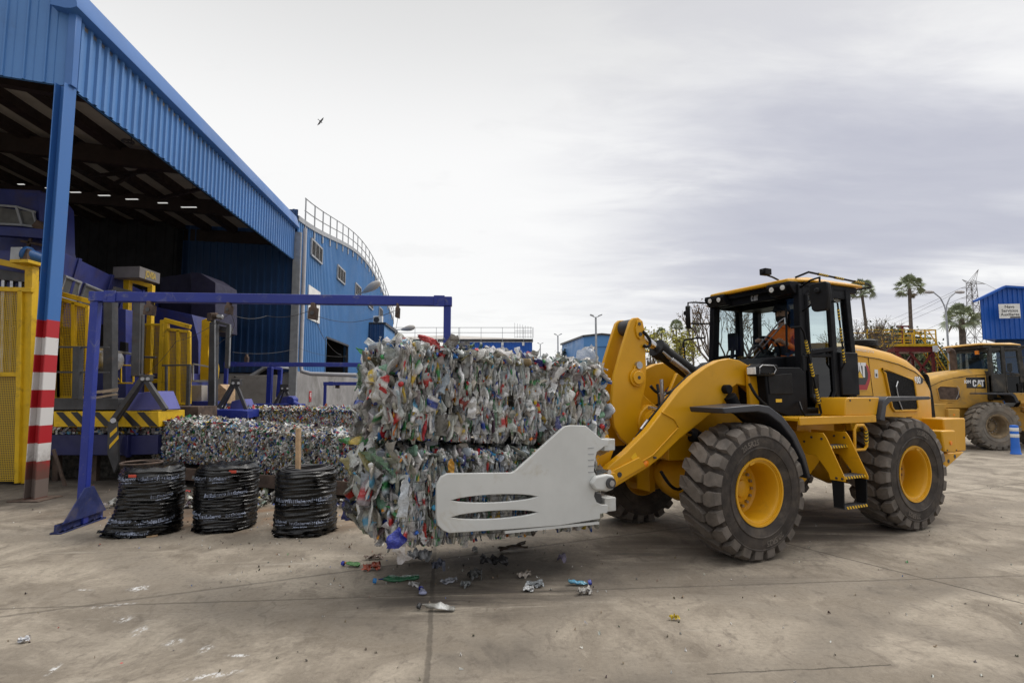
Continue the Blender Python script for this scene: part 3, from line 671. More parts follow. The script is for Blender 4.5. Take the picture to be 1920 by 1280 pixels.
# ================================================================== WHEEL LOADERS (local frame: x ahead, y to the machine's left, z up, origin under the front axle)
def tyre_meshes(Rr=.745, W=.52, side=1):
    """carcass and lugs of an earthmover tyre; axle along y, outer side at +y*side"""
    hw = W / 2
    car = [(.335, -.20), (.36, -.225), (.42, -.245), (.47, -.262), (.475, -.27), (.485, -.27), (.49, -.262), (.545, -.268), (.60, -.262), (.605, -.268), (.615, -.268), (.62, -.26), (.655, -.245), (.68, -.2),
           (.69, -.1), (.692, 0)]
    car = [(r * Rr / .745, y * W / .52) for r, y in car]; car = car + [(r, -y) for r, y in car[-2::-1]]
    a = MB(); a.lathe(car, (0, 0, 0), (0, 1, 0), 72, 0)
    n = 22; k = Rr / .745
    def rad(w_):     # tread crown follows the shoulder
        t = abs(w_) / hw; return k * (.747 - .012 * t * t - .03 * max(0, t - .8) / .2)
    def lug(poly, a0, sgn):
        """poly in (s along the tread, w across); straight-sided block"""
        fine = []
        for i, p in enumerate(poly):
            q = poly[(i + 1) % len(poly)]; m_ = 2
            fine += [(p[0] + (q[0] - p[0]) * j / m_, p[1] + (q[1] - p[1]) * j / m_) for j in range(m_)]
        cx = sum(p[0] for p in fine) / len(fine); cw = sum(p[1] for p in fine) / len(fine)
        vt, vb = [], []
        for s_, w_ in fine:
            for lst, sc, dr in ((vt, .95, 0), (vb, 1.06, -.085)):
                ss = cx + (s_ - cx) * sc; ww = cw + (w_ - cw) * sc; ww = max(-hw * 1.015, min(hw * 1.015, ww))
                r = rad(ww) + dr; th = a0 + ss / .745; vv = ww * sgn
                lst.append((r * math.sin(th), vv, r * math.cos(th)))
        m_ = len(fine); ccr = rad(cw); cth = a0 + cx / .745
        ctr = (ccr * math.sin(cth), cw * sgn, ccr * math.cos(cth))
        vs = vt + vb + [ctr]; fs = []
        for i in range(m_):
            j = (i + 1) % m_
            fs += [(i, j, m_ + j, m_ + i), (2 * m_, j, i)]
        if sgn > 0: fs = [f[::-1] for f in fs]
        a.add(vs, fs, 1)
    P = 2 * math.pi * .745 / n
    long_ = [(-.10, -.262), (.02, -.262), (.06, -.17), (.12, -.06), (.175, .03), (.17, .10), (.075, .10), (.03, .06), (-.045, -.05), (-.09, -.14)]
    short = [(.035, .262), (.175, .262), (.20, .20), (.18, .13), (.08, .125), (.025, .18)]
    for i in range(n):
        a0 = 2 * math.pi * i / n
        for poly in (long_, short): lug([(s_ * .97, w_ * W / .52) for s_, w_ in poly], a0, side)
    return a
def rim_mesh(side=1, k=1.):
    a = MB(); sd = side
    pr = [(.345, .205), (.375, .225), (.372, .24), (.350, .238), (.348, .226), (.336, .226), (.334, .216), (.318, .212), (.300, .18), (.296, .0), (.285, -.06), (.262, -.085), (.17, -.09), (.165, -.06), (.15, -.035), (.10, -.03), (.095, .0), (.07, .012), (.0, .012)]
    a.lathe([(r, h * sd) for r, h in pr], (0, 0, 0), (0, 1, 0), 56, 0)
    bk = [(.37, -.225), (.35, -.22), (.3, -.15), (.285, -.1), (.2, -.095), (.15, -.2), (.0, -.2)]
    a.lathe([(r, h * sd) for r, h in bk], (0, 0, 0), (0, 1, 0), 40, 0)
    for i in range(16):
        t = 2 * math.pi * i / 16; x, z = .215 * math.sin(t), .215 * math.cos(t)
        a.cyl((x, -.088 * sd, z), (x, -.055 * sd, z), .019, 6, 1)
    a.box(-.035, .035, .216 * sd, .232 * sd, .318, .345, 0)
    return a
WHEEL_Z = .735
def wheels(root, paint, rubber, tread, wb, lettering=True):
    protos = {}
    for x in (0, -wb):
        for side in (1, -1):
            wo_ = bpy.data.objects.new('wheel', None); C.objects.link(wo_); wo_.parent = root; wo_.location = (x, side * .965, WHEEL_Z); wo_.rotation_euler = (0, .11 + x * .2 + side * .2, 0)
            if side not in protos:
                t = tyre_meshes(side=side).build('tyre', [rubber, tread], wo_, 0, 32, fixn=True)
                r_ = rim_mesh(side).build('rim', [paint, M['steel']], wo_, 0, 30, fixn=True)
                l_ = None
                if lettering and side == 1:
                    l_ = []
                    for s_, a0 in (('20.5R25', .0), ('20.5R25', math.pi)):
                        vs, fs = text_mesh(s_, .085, .003); mb = MB(); pv_ = []
                        for v in vs: th = a0 + v.x / .55; rr = .545 + v.y; pv_.append((-rr * math.sin(th), .2715 * side, rr * math.cos(th)))
                        mb.add(pv_, fs); l_.append(mb.build('size_lettering', M['rubber_tread'], wo_))
                protos[side] = (t, r_, *(l_ or []))
            else:
                for q in protos[side]:
                    if q: c_ = q.copy(); C.objects.link(c_); c_.parent = wo_

def cat_letters(mb, fn, h, mi_w, mi_y, mi_k, e=.0):
    """the maker's three block letters with the triangle; fn maps (x, y) on the panel, layer -> point"""
    def poly(p, mi, l): mb.add([fn(x * h, y * h, l) for x, y in p], [tuple(range(len(p)))], mi)
    Cc = [(.02, .18), (.02, .82), (.12, 1.0), (.42, 1.0), (.54, .85), (.54, .64), (.36, .64), (.36, .76), (.32, .82), (.24, .82), (.20, .76), (.20, .24), (.24, .18), (.32, .18), (.36, .24), (.36, .36), (.54, .36), (.54, .15), (.42, 0), (.12, 0)]
    poly(Cc[::-1], mi_w, 1)
    poly([(.60, 0), (.80, 0), (.85, .28), (.99, .28), (1.04, 0), (1.26, 0), (1.06, 1.0), (.80, 1.0)], mi_w, 1)
    poly([(1.12, 1.0), (1.12, .78), (1.28, .78), (1.28, 0), (1.50, 0), (1.50, .78), (1.66, .78), (1.66, 1.0)][::-1], mi_w, 1)
    poly([(.885, .44), (.955, .44), (.93, .76), (.91, .76)], mi_k, 2)
    poly([(.48, -.06), (1.36, -.06), (.92, .5)], mi_k, 3)
    poly([(.56, -.02), (1.28, -.02), (.92, .43)], mi_y, 4)

def make_loader(name, label, loc, rz, new=True):
    Y = M['yellow'] if new else M['yellow_old']; K = M['black'] if new else M['dusty_black']
    WB = 2.985
    root = empty(name, label, 'wheel loader', loc, rz)
    wheels(root, Y if new else M['rim_dusty'], M['rubber'] if new else M['rubber_old'], M['rubber_tread'] if new else M['rubber_old'], WB, new)
    part = lambda mb, nm, mt, bev=.008, **k: mb.build(nm, mt, root, bev, **k)
    # axles
    for x, nm in ((0, 'front_axle'), (-WB, 'rear_axle')):
        mb = MB()
        mb.lathe([(.0, -.72), (.20, -.72), (.235, -.66), (.235, -.5), (.20, -.44), (.19, -.3), (.25, -.2), (.3, 0), (.25, .2), (.19, .3), (.20, .44), (.235, .5), (.235, .66), (.20, .72), (0, .72)], (x, 0, WHEEL_Z), (0, 1, 0), 28)
        for s in (-1, 1): mb.box(x - .22, x + .2, s * .42 - .1, s * .42 + .1, WHEEL_Z + .1, WHEEL_Z + .32); mb.box(x + .16, x + .26, s * .45 - .13, s * .45 + .13, WHEEL_Z - .22, WHEEL_Z + .28)
        part(mb, nm, Y, .01)
    # front frame
    mb = MB()
    for s in (-1, 1):
        mb.prism([(.56, 1.02), (.56, 1.2), (.2, 1.36), (-.02, 1.62), (-.28, 2.08), (-.62, 2.08), (-.7, 1.5), (-.95, 1.2), (-.95, .62), (-.55, .62), (-.38, .98)], s * .36 - .03, s * .36 + .03)
    mb.box(.46, .54, -.33, .33, 1.03, 1.18); mb.box(-.95, -.5, -.33, .33, .62, .72); mb.box(-.4, .46, -.33, .33, 1.0, 1.08); mb.box(-.9, -.8, -.33, .33, .72, 1.3); mb.box(-.55, .05, -.33, .33, 1.2, 1.3)
    part(mb, 'front_frame', Y, .012)
    # lift arms
    arm = [(1.70, .86), (1.69, .96), (1.58, 1.05), (1.36, 1.18), (1.06, 1.40), (.57, 1.86), (.36, 2.01), (.14, 2.13), (-.06, 2.21), (-.24, 2.24), (-.42, 2.22), (-.60, 2.15), (-.76, 2.04), (-.80, 1.92), (-.74, 1.83), (-.62, 1.82),
           (-.50, 1.90), (-.36, 1.92), (-.26, 1.87), (-.17, 1.76), (-.09, 1.66), (.06, 1.58), (.59, 1.29), (.87, 1.10), (1.05, 1.00), (1.28, .91), (1.50, .82), (1.62, .80)]
    for s in (-1, 1):
        mb = MB(); mb.prism(arm, s * .57 - .05, s * .57 + .05); la = part(mb, 'lift_arm', Y, .014, seg=3)
        mb = MB(); mb.cyl((1.58, s * .60, .905), (1.58, s * .66, .905), .075, 20); mb.prism([(1.62, .83), (1.64, .97), (1.2, 1.12), (1.12, 1.02)], s * .615, s * .645)
        mb.build('pin_boss', Y, la, .006)
        mb = MB(); mb.cyl((1.48, s * .62, .95), (1.48, s * .655, .95), .028, 12); mb.cyl((.98, s * .62, 1.10), (.98, s * .65, 1.10), .014, 8); mb.build('bolt', M['dark_steel'], la)
        mb = MB(); mb.tube([(1.20, s * .628, 1.05), (1.0, s * .628, 1.13), (.62, s * .628, 1.42), (.68, s * .628, 1.52), (.86, s * .628, 1.60)], .009, 6); mb.build('grease_line', Y, la)
        mb = MB(); mb.lathe([(0, .012), (.03, .008), (.038, 0)], (1.09, s * .62, 1.04), (0, s, 0), 14); mb.build('reflector', M['orange'], la)
        mb = MB(); mb.prism([(1.30, 1.12), (1.24, 1.17), (1.18, 1.06), (1.22, 1.01)], s * .6205, s * .6225); mb.build('warning_decal', M['decal_yellow'], la)
    mb = MB(); mb.cyl((.62, -.52, 1.45), (.62, .52, 1.45), .16, 28); mb.cyl((.62, -.2, 1.45), (.62, .2, 1.45), .22, 28)
    mb.prism([(.5, 1.3), (.85, 1.32), (.95, 1.75), (.8, 1.9), (.62, 1.75), (.4, 1.6)], -.1, -.04); mb.prism([(.5, 1.3), (.85, 1.32), (.95, 1.75), (.8, 1.9), (.62, 1.75), (.4, 1.6)], .04, .1)
    part(mb, 'cross_tube', Y, .012)
    # lift cylinders
    for s in (-1, 1):
        mb = MB(); mb.cyl((-.5, s * .46, 1.02), (.2, s * .46, 1.3), .075, 18); mb.cyl((.2, s * .46, 1.3), (.24, s * .46, 1.315), .085, 18, 0); mb.cyl((.2, s * .46, 1.3), (.5, s * .46, 1.42), .04, 14, 1)
        part(mb, 'lift_cylinder', [K, M['chrome']], 0)
    # tower heads and headlights
    for s in (-1, 1):
        mb = MB(); mb.prism([(-.50, 1.62), (-.49, 2.10), (-.56, 2.17), (-.72, 2.17), (-.80, 2.10), (-.80, 1.62)], s * .66 - .03, s * .66 + .03); part(mb, 'lamp_tower', Y, .015)
        mb = MB(); mb.prism([(-.44, 2.02), (-.43, 2.13), (-.50, 2.165), (-.80, 2.165), (-.84, 2.1), (-.74, 2.02)], s * .70, s * .86)
        hl = part(mb, 'headlight', M['black_matt'], .015)
        mb = MB(); mb.box(-.436, -.428, s * .78 - .065, s * .78 + .065, 2.04, 2.125); mb.build('lens', M['lamp_lens'], hl, .004)
        mb = MB(); mb.tube([(-.47, s * .868, 2.05), (-.47, s * .868, 2.12), (-.52, s * .868, 2.15), (-.72, s * .868, 2.15), (-.76, s * .868, 2.1), (-.72, s * .868, 2.05)], .007, 6, 0, True); mb.build('guard', M['steel'], hl)
        mb = MB(); mb.cyl((-.18, s * .66, 1.78), (-.3, s * .66, 1.60), .075, 16); mb.cyl((-.14, s * .62, 1.86), (-.14, s * .7, 1.86), .055, 14); mb.cyl((-.3, s * .68, 1.62), (-.3, s * .72, 1.62), .025, 10, 1)
        part(mb, 'cylinder_mount', [K, M['steel']], .004)
        # front fenders
        fp = [(.50, 1.60), (.52, 1.66), (-.02, 1.69), (-.20, 1.67), (-.42, 1.55), (-.62, 1.36), (-.78, 1.1), (-.86, .84), (-.82, .82), (-.72, 1.06), (-.56, 1.3), (-.38, 1.47), (-.18, 1.58), (-.02, 1.61)]
        mb = MB(); mb.prism(fp, s * .70, s * 1.20); ff_ = part(mb, 'front_fender', M['trim_grey'] if new else K, .012)
        mb = MB(); mb.prism([(.40, 1.60), (-.18, 1.585), (-.5, 1.36), (-.7, 1.08), (-.78, .9), (-.8, .86), (-.86, .9), (-.74, 1.3), (-.5, 1.6)], s * .68, s * .70); mb.build('inner_flap', M['black_matt'], ff_)
    # hitch and rear frame
    mb = MB()
    for s in (-1, 1): mb.prism([(-1.0, .62), (-1.0, .98), (-1.35, 1.05), (-2.0, 1.35), (-2.6, 1.45), (-4.7, 1.3), (-4.7, .95), (-2.2, .95), (-1.7, .56), (-1.35, .52)], s * .42 - .04, s * .42 + .04)
    mb.box(-1.35, -.95, -.35, .35, .62, .74); mb.box(-1.35, -.95, -.35, .35, 1.05, 1.17); mb.cyl((-1.15, 0, .55), (-1.15, 0, 1.3), .09, 16)
    mb.box(-4.6, -1.5, -.38, .38, 1.0, 1.3)
    part(mb, 'rear_frame', Y, .012)
    mb = MB(); mb.box(-1.6, -1.0, .46, .60, .66, 1.18); mb.box(-2.05, -1.3, .44, .72, 1.2, 1.45); mb.cyl((-1.35, .6, 1.33), (-1.35, .64, 1.33), .03, 10, 1)
    for k in range(3): mb.cyl((-1.05 - k * .12, .60, .80 + .1 * k), (-1.05 - k * .12, .612, .80 + .1 * k), .014, 8, 1)
    part(mb, 'battery_box', [Y, M['dark_steel']], .01)
    mb = MB(); mb.beam((-.92, .66, .80), (-1.34, .66, .83), .04, .035); part(mb, 'steering_lock_bar', M['red'], .005)
    mb = MB()
    for x in (-.92, -1.32): mb.cyl((x, .66, .68), (x, .66, .9), .016, 8); mb.box(x - .06, x + .06, .58, .72, .74, .765, 1)
    part(mb, 'lock_bar_bracket', [M['steel'], Y], .003)
    for s in (-1, 1):
        # walkway and rear fender
        mb = MB(); mb.box(-2.2, -.72, s * .62, s * 1.18, 1.485, 1.525); mb.box(-2.2, -.72, s * 1.16, s * 1.19, 1.44, 1.53); part(mb, 'walkway', Y, .006)
        mb = MB(); mb.prism([(-1.62, 1.525), (-1.66, 1.72), (-1.70, 1.755), (-2.36, 1.755), (-2.28, 1.525)], s * .74, s * 1.15); rf_ = part(mb, 'rear_fender', Y, .012)
        mb = MB(); mb.prism([(-2.26, 1.47), (-2.36, 1.70), (-2.46, 1.762), (-3.42, 1.762), (-3.5, 1.735), (-3.42, 1.72), (-2.52, 1.70), (-2.42, 1.64), (-2.36, 1.45)], s * .8, s * 1.2); mb.build('edge_trim', M['trim_grey'], rf_, .006)
        mb = MB(); mb.prism([(-2.36, 1.45), (-2.42, 1.64), (-2.52, 1.70), (-2.66, 1.70), (-2.6, 1.6), (-2.85, 1.3), (-2.85, 1.2), (-2.4, 1.3)], s * .66, s * .74); mb.build('bracket', Y, rf_, .006)
        mb = MB()
        for x in (-1.74, -2.15): mb.cyl((x, s * 1.15, 1.72), (x, s * 1.156, 1.72), .013, 8)
        mb.build('bolt', M['dark_steel'], rf_)
    # hood: lofted sections from the cab to the tail, rounded shoulders
    secs = []
    for x, zt, hw in ((-2.46, 2.56, .60), (-2.8, 2.56, .61), (-3.3, 2.53, .62), (-3.8, 2.46, .63), (-4.2, 2.36, .63), (-4.5, 2.22, .62), (-4.66, 2.08, .60)):
        sh = zt - .16; l = [(x, -hw, 1.28), (x, -hw, sh - .1), (x, -hw + .03, sh)]
        l += [(x, -hw + .06 + .1 * (1 - math.cos(a_)), sh + .13 * math.sin(a_)) for a_ in (R(30), R(60), R(90))]
        l += [(x, y_, zt - .03 + .02 * (1 - (y_ / .4) ** 2)) for y_ in (-.25, 0, .25)]
        l += [(p[0], -p[1], p[2]) for p in l[5::-1]]
        secs.append(l)
    mb = MB(); mb.loft([l[::-1] for l in secs]); hood = part(mb, 'hood', Y, .008, angle=50, fixn=True)
    mb = MB(); tail = [(-4.64, 2.12), (-4.70, 2.06), (-4.78, 1.72), (-4.82, 1.3), (-4.64, 1.3)]
    mb.prism(tail, -.585, .585); gr = mb.build('tail_grille', M['grille'], hood, .02)
    for s in (-1, 1):
        gp = [(-3.36, 2.16), (-3.42, 2.10), (-3.54, 1.60), (-3.60, 1.54), (-4.18, 1.54), (-4.22, 1.58), (-4.16, 1.98), (-4.11, 2.02)]
        if not new: gp = [(-3.7, 1.95), (-3.62, 1.62), (-3.72, 1.52), (-4.3, 1.54), (-4.36, 1.9), (-4.25, 1.98)]
        mb = MB(); mb.prism(gp, s * .618, s * .638); gw = mb.build('side_grille', M['grille'] if new else M['rust'], hood, .004)
        fr_ = MB(); fr_.tube([(x, s * .632, z) for x, z in gp], .02, 6, 0, True); fr_.build('grille_surround', Y, hood)
        mb = MB(); mb.tube([(-3.72, s * .642, 1.98), (-3.66, s * .648, 1.90), (-3.70, s * .648, 1.7), (-3.78, s * .645, 1.56)], .009, 6); mb.build('hose', M['steel'], gw)
        mb = MB()
        ln = [(-2.47, 2.345), (-2.8, 2.345), (-3.3, 2.31), (-3.8, 2.235), (-4.2, 2.135), (-4.5, 1.995), (-4.62, 1.9)]
        hwv = [.60, .61, .62, .63, .63, .62, .605]
        mb.tube([(x, s * (h_ + .0), z) for (x, z), h_ in zip(ln, hwv)], .0065, 5); mb.tube([(-3.06, s * .6165, 2.33), (-3.13, s * .6165, 1.76)], .005, 5); mb.tube([(-2.5, s * .61, 1.765), (-3.13, s * .6175, 1.76)], .005, 5)
        mb.build('panel_gap', M['black_matt'], hood)
        mb = MB(); mb.box(-4.05, -3.9, s * .622, s * .634, 1.435, 1.445); mb.box(-3.9, -3.75, s * .57, s * .62, 1.28, 1.29); mb.build('latch', M['black_matt'], hood)
        if new:
            # block-letter badge: black field, red hexagon edge
            sx = -s                                               # reading direction along x on this side
            x0 = -2.44 if s > 0 else -3.12
            fn = lambda x, y, l: ((-2.36 - x) if s > 0 else (-3.16 + x), s * (.6215 + .0012 * l), 1.965 + y)
            mb = MB()
            P_ = lambda p, mi, l: mb.add([fn(x, y, l) for x, y in p], [tuple(range(len(p)))], mi)
            P_([(.0, -.03), (.38, -.03), (.40, -.10), (.44, -.125), (.64, -.125), (.72, .02), (.745, .12), (.70, .23), (.64, .285), (.0, .285)], 4, -2.2)
            P_([(.0, -.02), (.39, -.02), (.41, -.09), (.45, -.115), (.63, -.115), (.71, .02), (.733, .12), (.69, .225), (.63, .275), (.0, .275)], 3, -1.2)
            P_([(.0, -.02), (.40, -.02), (.42, -.04), (.59, -.04), (.66, .05), (.67, .12), (.645, .21), (.58, .275), (.0, .275)], 1, -.4)
            cat_letters(mb, lambda x, y, l: fn(x + .27, y + .065, l), .215, 0, 2, 1)
            mb.build('maker_badge', [M['decal_white'], M['decal_black'], M['decal_yellow'], M['decal_red'], M['decal_yellow']], hood, 0, fixn=True)
            mb = MB(); f2 = lambda x, y: ((-4.27 if s > 0 else -4.39) - x * (1 if s > 0 else -1), s * .6315, 2.0 + y)
            mb.add([f2(x, y) for x, y in ((-.02, -.055), (.09, -.055), (.135, -.04), (.145, 0), (.135, .04), (.09, .055), (-.02, .055))], [tuple(range(7))], 1)
            add_text(mb, '930', .135, lambda x, y: (lambda q: (q[0], q[1] + .002 * s, q[2]))(f2(x - .01, y)), 0, .007, .8)
            mb.build('model_badge', [M['decal_white'], M['decal_black']], hood, 0, fixn=True)
            mb = MB(); mb.box(-3.27, -3.19, s * .617, s * .622, 2.03, 2.15); mb.box(-3.25, -3.21, s * .622, s * .6225, 2.045, 2.09, 1); mb.build('instruction_decal', [M['white'], M['trim_grey']], hood)
            if s > 0:
                mb = MB(); add_text(mb, 'FINANZAUTO', .075, lambda x, y: (-3.02 - x, .571 - y * .55, 2.428 + y * .83 - x * .04), 0, 0, 1.1)
                mb.build('dealer_lettering', M['grey_metal'], hood)
        else:
            fn = lambda x, y, l: (-2.78 + (-x if s > 0 else x - .64) * 1.35, s * (.622 + .0012 * l), 1.96 + y * 1.25)
            mb = MB(); mb.add([fn(x, y, 0) for x, y in ((-.02, -.04), (.56, -.04), (.66, .2), (.66, .24), (-.02, .24))] if s > 0 else [fn(x, y, 0) for x, y in ((.08, -.04), (.64, -.04), (.64, .24), (-.02, .24), (-.02, .2))], [tuple(range(5))], 1)
            cat_letters(mb, lambda x, y, l: fn(x + (.33 if s < 0 else .02), y, l), .17, 0, 2, 1)
            add_text(mb, '930M', .12, lambda x, y: fn((.18 if s < 0 else .46) + x, y + .12, 1), 0, .004, .85)
            mb.build('maker_badge', [M['decal_white'], M['decal_black'], M['decal_yellow']], hood, 0, fixn=True)
    mb = MB()
    if new:
        mb.lathe([(.0, .11), (.16, .11), (.2, .09), (.21, .0), (.19, -.02)], (-3.55, .25, 2.52), (0, 0, 1), 24)
        for k in range(3): mb.lathe([(.212, .015 + k * .03), (.218, .02 + k * .03), (.212, .027 + k * .03)], (-3.55, .25, 2.52), (0, 0, 1), 24)
    else:
        mb.tube([(-3.35, -.1, 2.45), (-3.35, -.1, 3.0), (-3.38, -.1, 3.12), (-3.48, -.1, 3.18)], .10, 14)
    part(mb, 'air_intake' if new else 'exhaust_pipe', M['black_matt'] if new else M['rust'], 0)
    # counterweight
    mb = MB(); mb.prism([(-4.0, 1.26), (-4.02, .96), (-4.36, .93), (-4.36, 1.26)], -1.05, 1.05)
    cw = part(mb, 'counterweight', Y, .02)
    mb = MB(); mb.prism([(-4.32, 1.42), (-4.36, .92), (-4.90, .92), (-4.94, 1.42)], -.92, .92); mb.prism([(-4.2, .92), (-4.2, .68), (-4.8, .915)], .72, .95); mb.prism([(-4.2, .92), (-4.2, .68), (-4.8, .915)], -.95, -.72)
    mb.build('tail_block', Y, cw, .02, seg=3)
    for s in (-1, 1):
        mb = MB(); mb.cyl((-4.2, s * 1.05, 1.08), (-4.2, s * 1.062, 1.08), .028, 14); mb.build('reflector', M['orange'], cw)
        mb = MB()
        for x, z, r_ in ((-4.32, .80, .03), (-4.5, .86, .03)): mb.cyl((x, s * .945, z), (x, s * .953, z), r_, 12)
        for x, z in ((-4.1, .98), (-4.34, .97)): mb.cyl((x, s * 1.045, z), (x, s * 1.056, z), .012, 8)
        mb.build('bolt_hole', M['dark_steel'], cw)
    # ---------------------------------------------------------------- cab
    dx = 0. if new else -.28
    cabx = lambda x: x + dx
    def cpart(mb, nm, mt, bev=.008, **k):
        if dx: mb.v = [(v[0] + dx, v[1], v[2]) for v in mb.v]
        return part(mb, nm, mt, bev, **k)
    # lower body
    mb = MB(); mb.prism([(-.66, 1.62), (-.62, 2.04), (-.72, 2.13), (-1.28, 2.14), (-1.36, 2.08), (-1.36, 1.53), (-1.0, 1.53)], -.82, .82); mb.prism([(-.74, 2.125), (-.95, 2.25), (-1.42, 2.30), (-1.42, 2.1), (-1.2, 2.1)], -.55, .55)
    cpart(mb, 'cab_nose', K, .012)
    for s in (-1, 1):
        mb = MB(); mb.prism([(-.68, 1.80), (-.66, 2.03), (-1.10, 2.06), (-1.10, 1.80)], s * .815, s * .832); cpart(mb, 'nose_panel', M['black_matt'], .006)
    mb = MB()
    mb.prism([(-1.36, 1.53), (-1.36, 2.3), (-1.42, 2.3), (-1.42, 1.6), (-2.30, 1.6), (-2.30, 2.32), (-2.46, 2.32), (-2.46, 1.53)], -.80, .80)
    mb.prism([(-2.08, 1.78), (-2.08, 2.36), (-2.46, 2.36), (-2.46, 1.78)], .70, .84); mb.prism([(-2.08, 1.78), (-2.08, 2.36), (-2.46, 2.36), (-2.46, 1.78)], -.84, -.70)
    mb.box(-2.44, -1.4, -.8, .8, 1.55, 1.62)
    cpart(mb, 'cab_body', K, .012)
    # posts: front (converging a little to the top), middle, rear
    top = 3.24
    def post(p, q, w_, d_): mb.beam(p, q, w_, d_, (1, 0, 0))
    mb = MB()
    for s in (-1, 1):
        post((-1.40, s * .745, 2.1), (-1.46, s * .72, top), .09, .13)
        post((-2.04, s * .775, 1.7), (-2.02, s * .76, top), .07, .09)
        post((-2.42, s * .76, 2.3), (-2.40, s * .73, top), .10, .1)
        mb.beam((-1.45, s * .74, 3.17), (-2.42, s * .74, 3.17), .06, .14); mb.beam((-1.4, s * .77, 2.30), (-2.44, s * .77, 2.32), .06, .05)
    mb.beam((-1.46, -.72, 3.17), (-1.46, .72, 3.17), .05, .14); mb.beam((-2.40, -.73, 3.17), (-2.40, .73, 3.17), .06, .14); mb.beam((-2.42, -.73, 2.36), (-2.42, .73, 2.36), .06, .2)
    cf_ = cpart(mb, 'cab_frame', K, .01)
    # doors: left (and right) with upper and lower panes; lower glass darkened for interior shade
    for s in (-1, 1):
        mb = MB(); fr_ = [(-1.50, 1.76), (-1.52, 3.10), (-1.60, 3.15), (-1.92, 3.15), (-1.98, 3.08), (-1.98, 1.84), (-1.9, 1.72), (-1.56, 1.70)]
        mb.tube([(x, s * (.80 - .03 * (z - 1.7) / 1.5), z) for x, z in fr_], .028, 6, 0, True); mb.beam((-1.50, s * .79, 2.34), (-1.98, s * .79, 2.40), .05, .05)
        dr = cpart(mb, 'door', K, 0)
        g_ = MB(); yy = lambda z: s * (.79 - .03 * (z - 1.7) / 1.5)
        g_.add([(-1.51 + dx, yy(2.36), 2.36), (-1.98 + dx, yy(2.4), 2.4), (-1.98 + dx, yy(3.14), 3.14), (-1.52 + dx, yy(3.14), 3.14)], [(0, 1, 2, 3)]); g_.build('upper_pane', M['glass'], dr)
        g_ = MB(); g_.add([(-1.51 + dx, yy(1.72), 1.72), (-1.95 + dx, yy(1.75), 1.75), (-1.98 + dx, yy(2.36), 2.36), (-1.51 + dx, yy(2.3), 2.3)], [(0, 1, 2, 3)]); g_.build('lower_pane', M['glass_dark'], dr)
        g_ = MB(); g_.box(-1.53 + dx, -1.49 + dx, s * .80, s * .83, 1.9, 2.08); g_.box(-1.64 + dx, -1.53 + dx, s * .79, s * .82, 1.80, 2.06); g_.build('handle', M['black_matt'], dr, .01)
        g_ = MB(); g_.add([(-2.05 + dx, s * .775, 2.36), (-2.38 + dx, s * .765, 2.36), (-2.37 + dx, s * .74, 3.14), (-2.05 + dx, s * .755, 3.14)], [(0, 1, 2, 3)]); g_.build('side_window', M['glass'], root)
    for nm, q in (('windscreen', [(-1.45, -.68, 2.28), (-1.45, .70, 2.28), (-1.49, .68, 3.14), (-1.49, -.66, 3.14)]), ('rear_window', [(-2.42, -.68, 2.40), (-2.42, .68, 2.40), (-2.40, .66, 3.12), (-2.40, -.66, 3.12)])):
        mb = MB(); mb.add([(x + dx, y, z) for x, y, z in q], [(0, 1, 2, 3)]); mb.build(nm, M['glass'], root)
    # roof
    mb = MB(); mb.loft([[(-1.32, -.70, 3.27), (-1.28, .70, 3.27), (-1.62, .80, 3.29), (-2.72, .80, 3.29), (-2.76, -.80, 3.29), (-1.62, -.80, 3.29)], [(-1.32, -.68, 3.315), (-1.28, .68, 3.315), (-1.62, .80, 3.315), (-2.72, .80, 3.32), (-2.76, -.80, 3.32), (-1.62, -.80, 3.315)],
                        [(-1.42, -.62, 3.345), (-1.40, .62, 3.345), (-1.66, .70, 3.365), (-2.65, .70, 3.36), (-2.68, -.70, 3.36), (-1.66, -.70, 3.365)]])
    rf_ = cpart(mb, 'roof', Y, .012, fixn=True)
    mb = MB(); mb.box(-2.62, -1.5, -.77, .77, 3.20, 3.285); mb.prism([(-1.5, 3.12), (-1.5, 3.28), (-1.26, 3.275), (-1.25, 3.22), (-1.34, 3.12)], .38, .74); mb.prism([(-1.5, 3.12), (-1.5, 3.28), (-1.26, 3.275), (-1.25, 3.22), (-1.34, 3.12)], -.74, -.38); mb.box(-1.5, -1.36, -.38, .38, 3.2, 3.27); mb.box(-2.5, -2.0, -.76, .76, 3.10, 3.2)
    cpart(mb, 'roof_lining', K, .008)
    for s in (-1, 1):
        for y_, z in ((.63, 3.205), (.46, 3.20)):
            mb = MB(); mb.lathe([(.0, .02), (.036, .016), (.045, 0), (.045, -.05), (.0, -.06)], (-1.27 + dx, s * y_, z), (1, 0, -.1), 18)
            wl_ = part(mb, 'work_light', M['black_matt'], 0); mb = MB(); mb.lathe([(0, .026), (.034, .021), (.036, .012)], (-1.27 + dx, s * y_, z), (1, 0, -.1), 18); mb.build('lens', M['lamp_lens'], wl_)
        # mirrors on looped arms
        mb = MB(); mx_, my = -1.18, (1.2 if s > 0 or not new else -1.02)
        mb.tube([(-1.44, s * .76, 3.2), (-1.3, s * 1.0, 3.24), (mx_ - .01, my, 3.23), (mx_, my, 3.1), (mx_, my, 2.98), (-1.25, s * 1.0, 2.9), (-1.42, s * .79, 2.88)], .013, 6)
        mi_ = cpart(mb, 'mirror', K, 0)
        mb = MB(); prof = [(-.10, -.16), (-.125, 0), (-.12, .14), (-.09, .165), (.09, .165), (.12, .14), (.125, 0), (.10, -.16), (.07, -.19), (-.07, -.19)]
        ro = 0. if s > 0 else R(52); mf = lambda x, y, z: (mx_ + .03 - y * math.cos(ro) + x * math.sin(ro) + dx, my + x * math.cos(ro) + y * math.sin(ro), 3.0 + z)
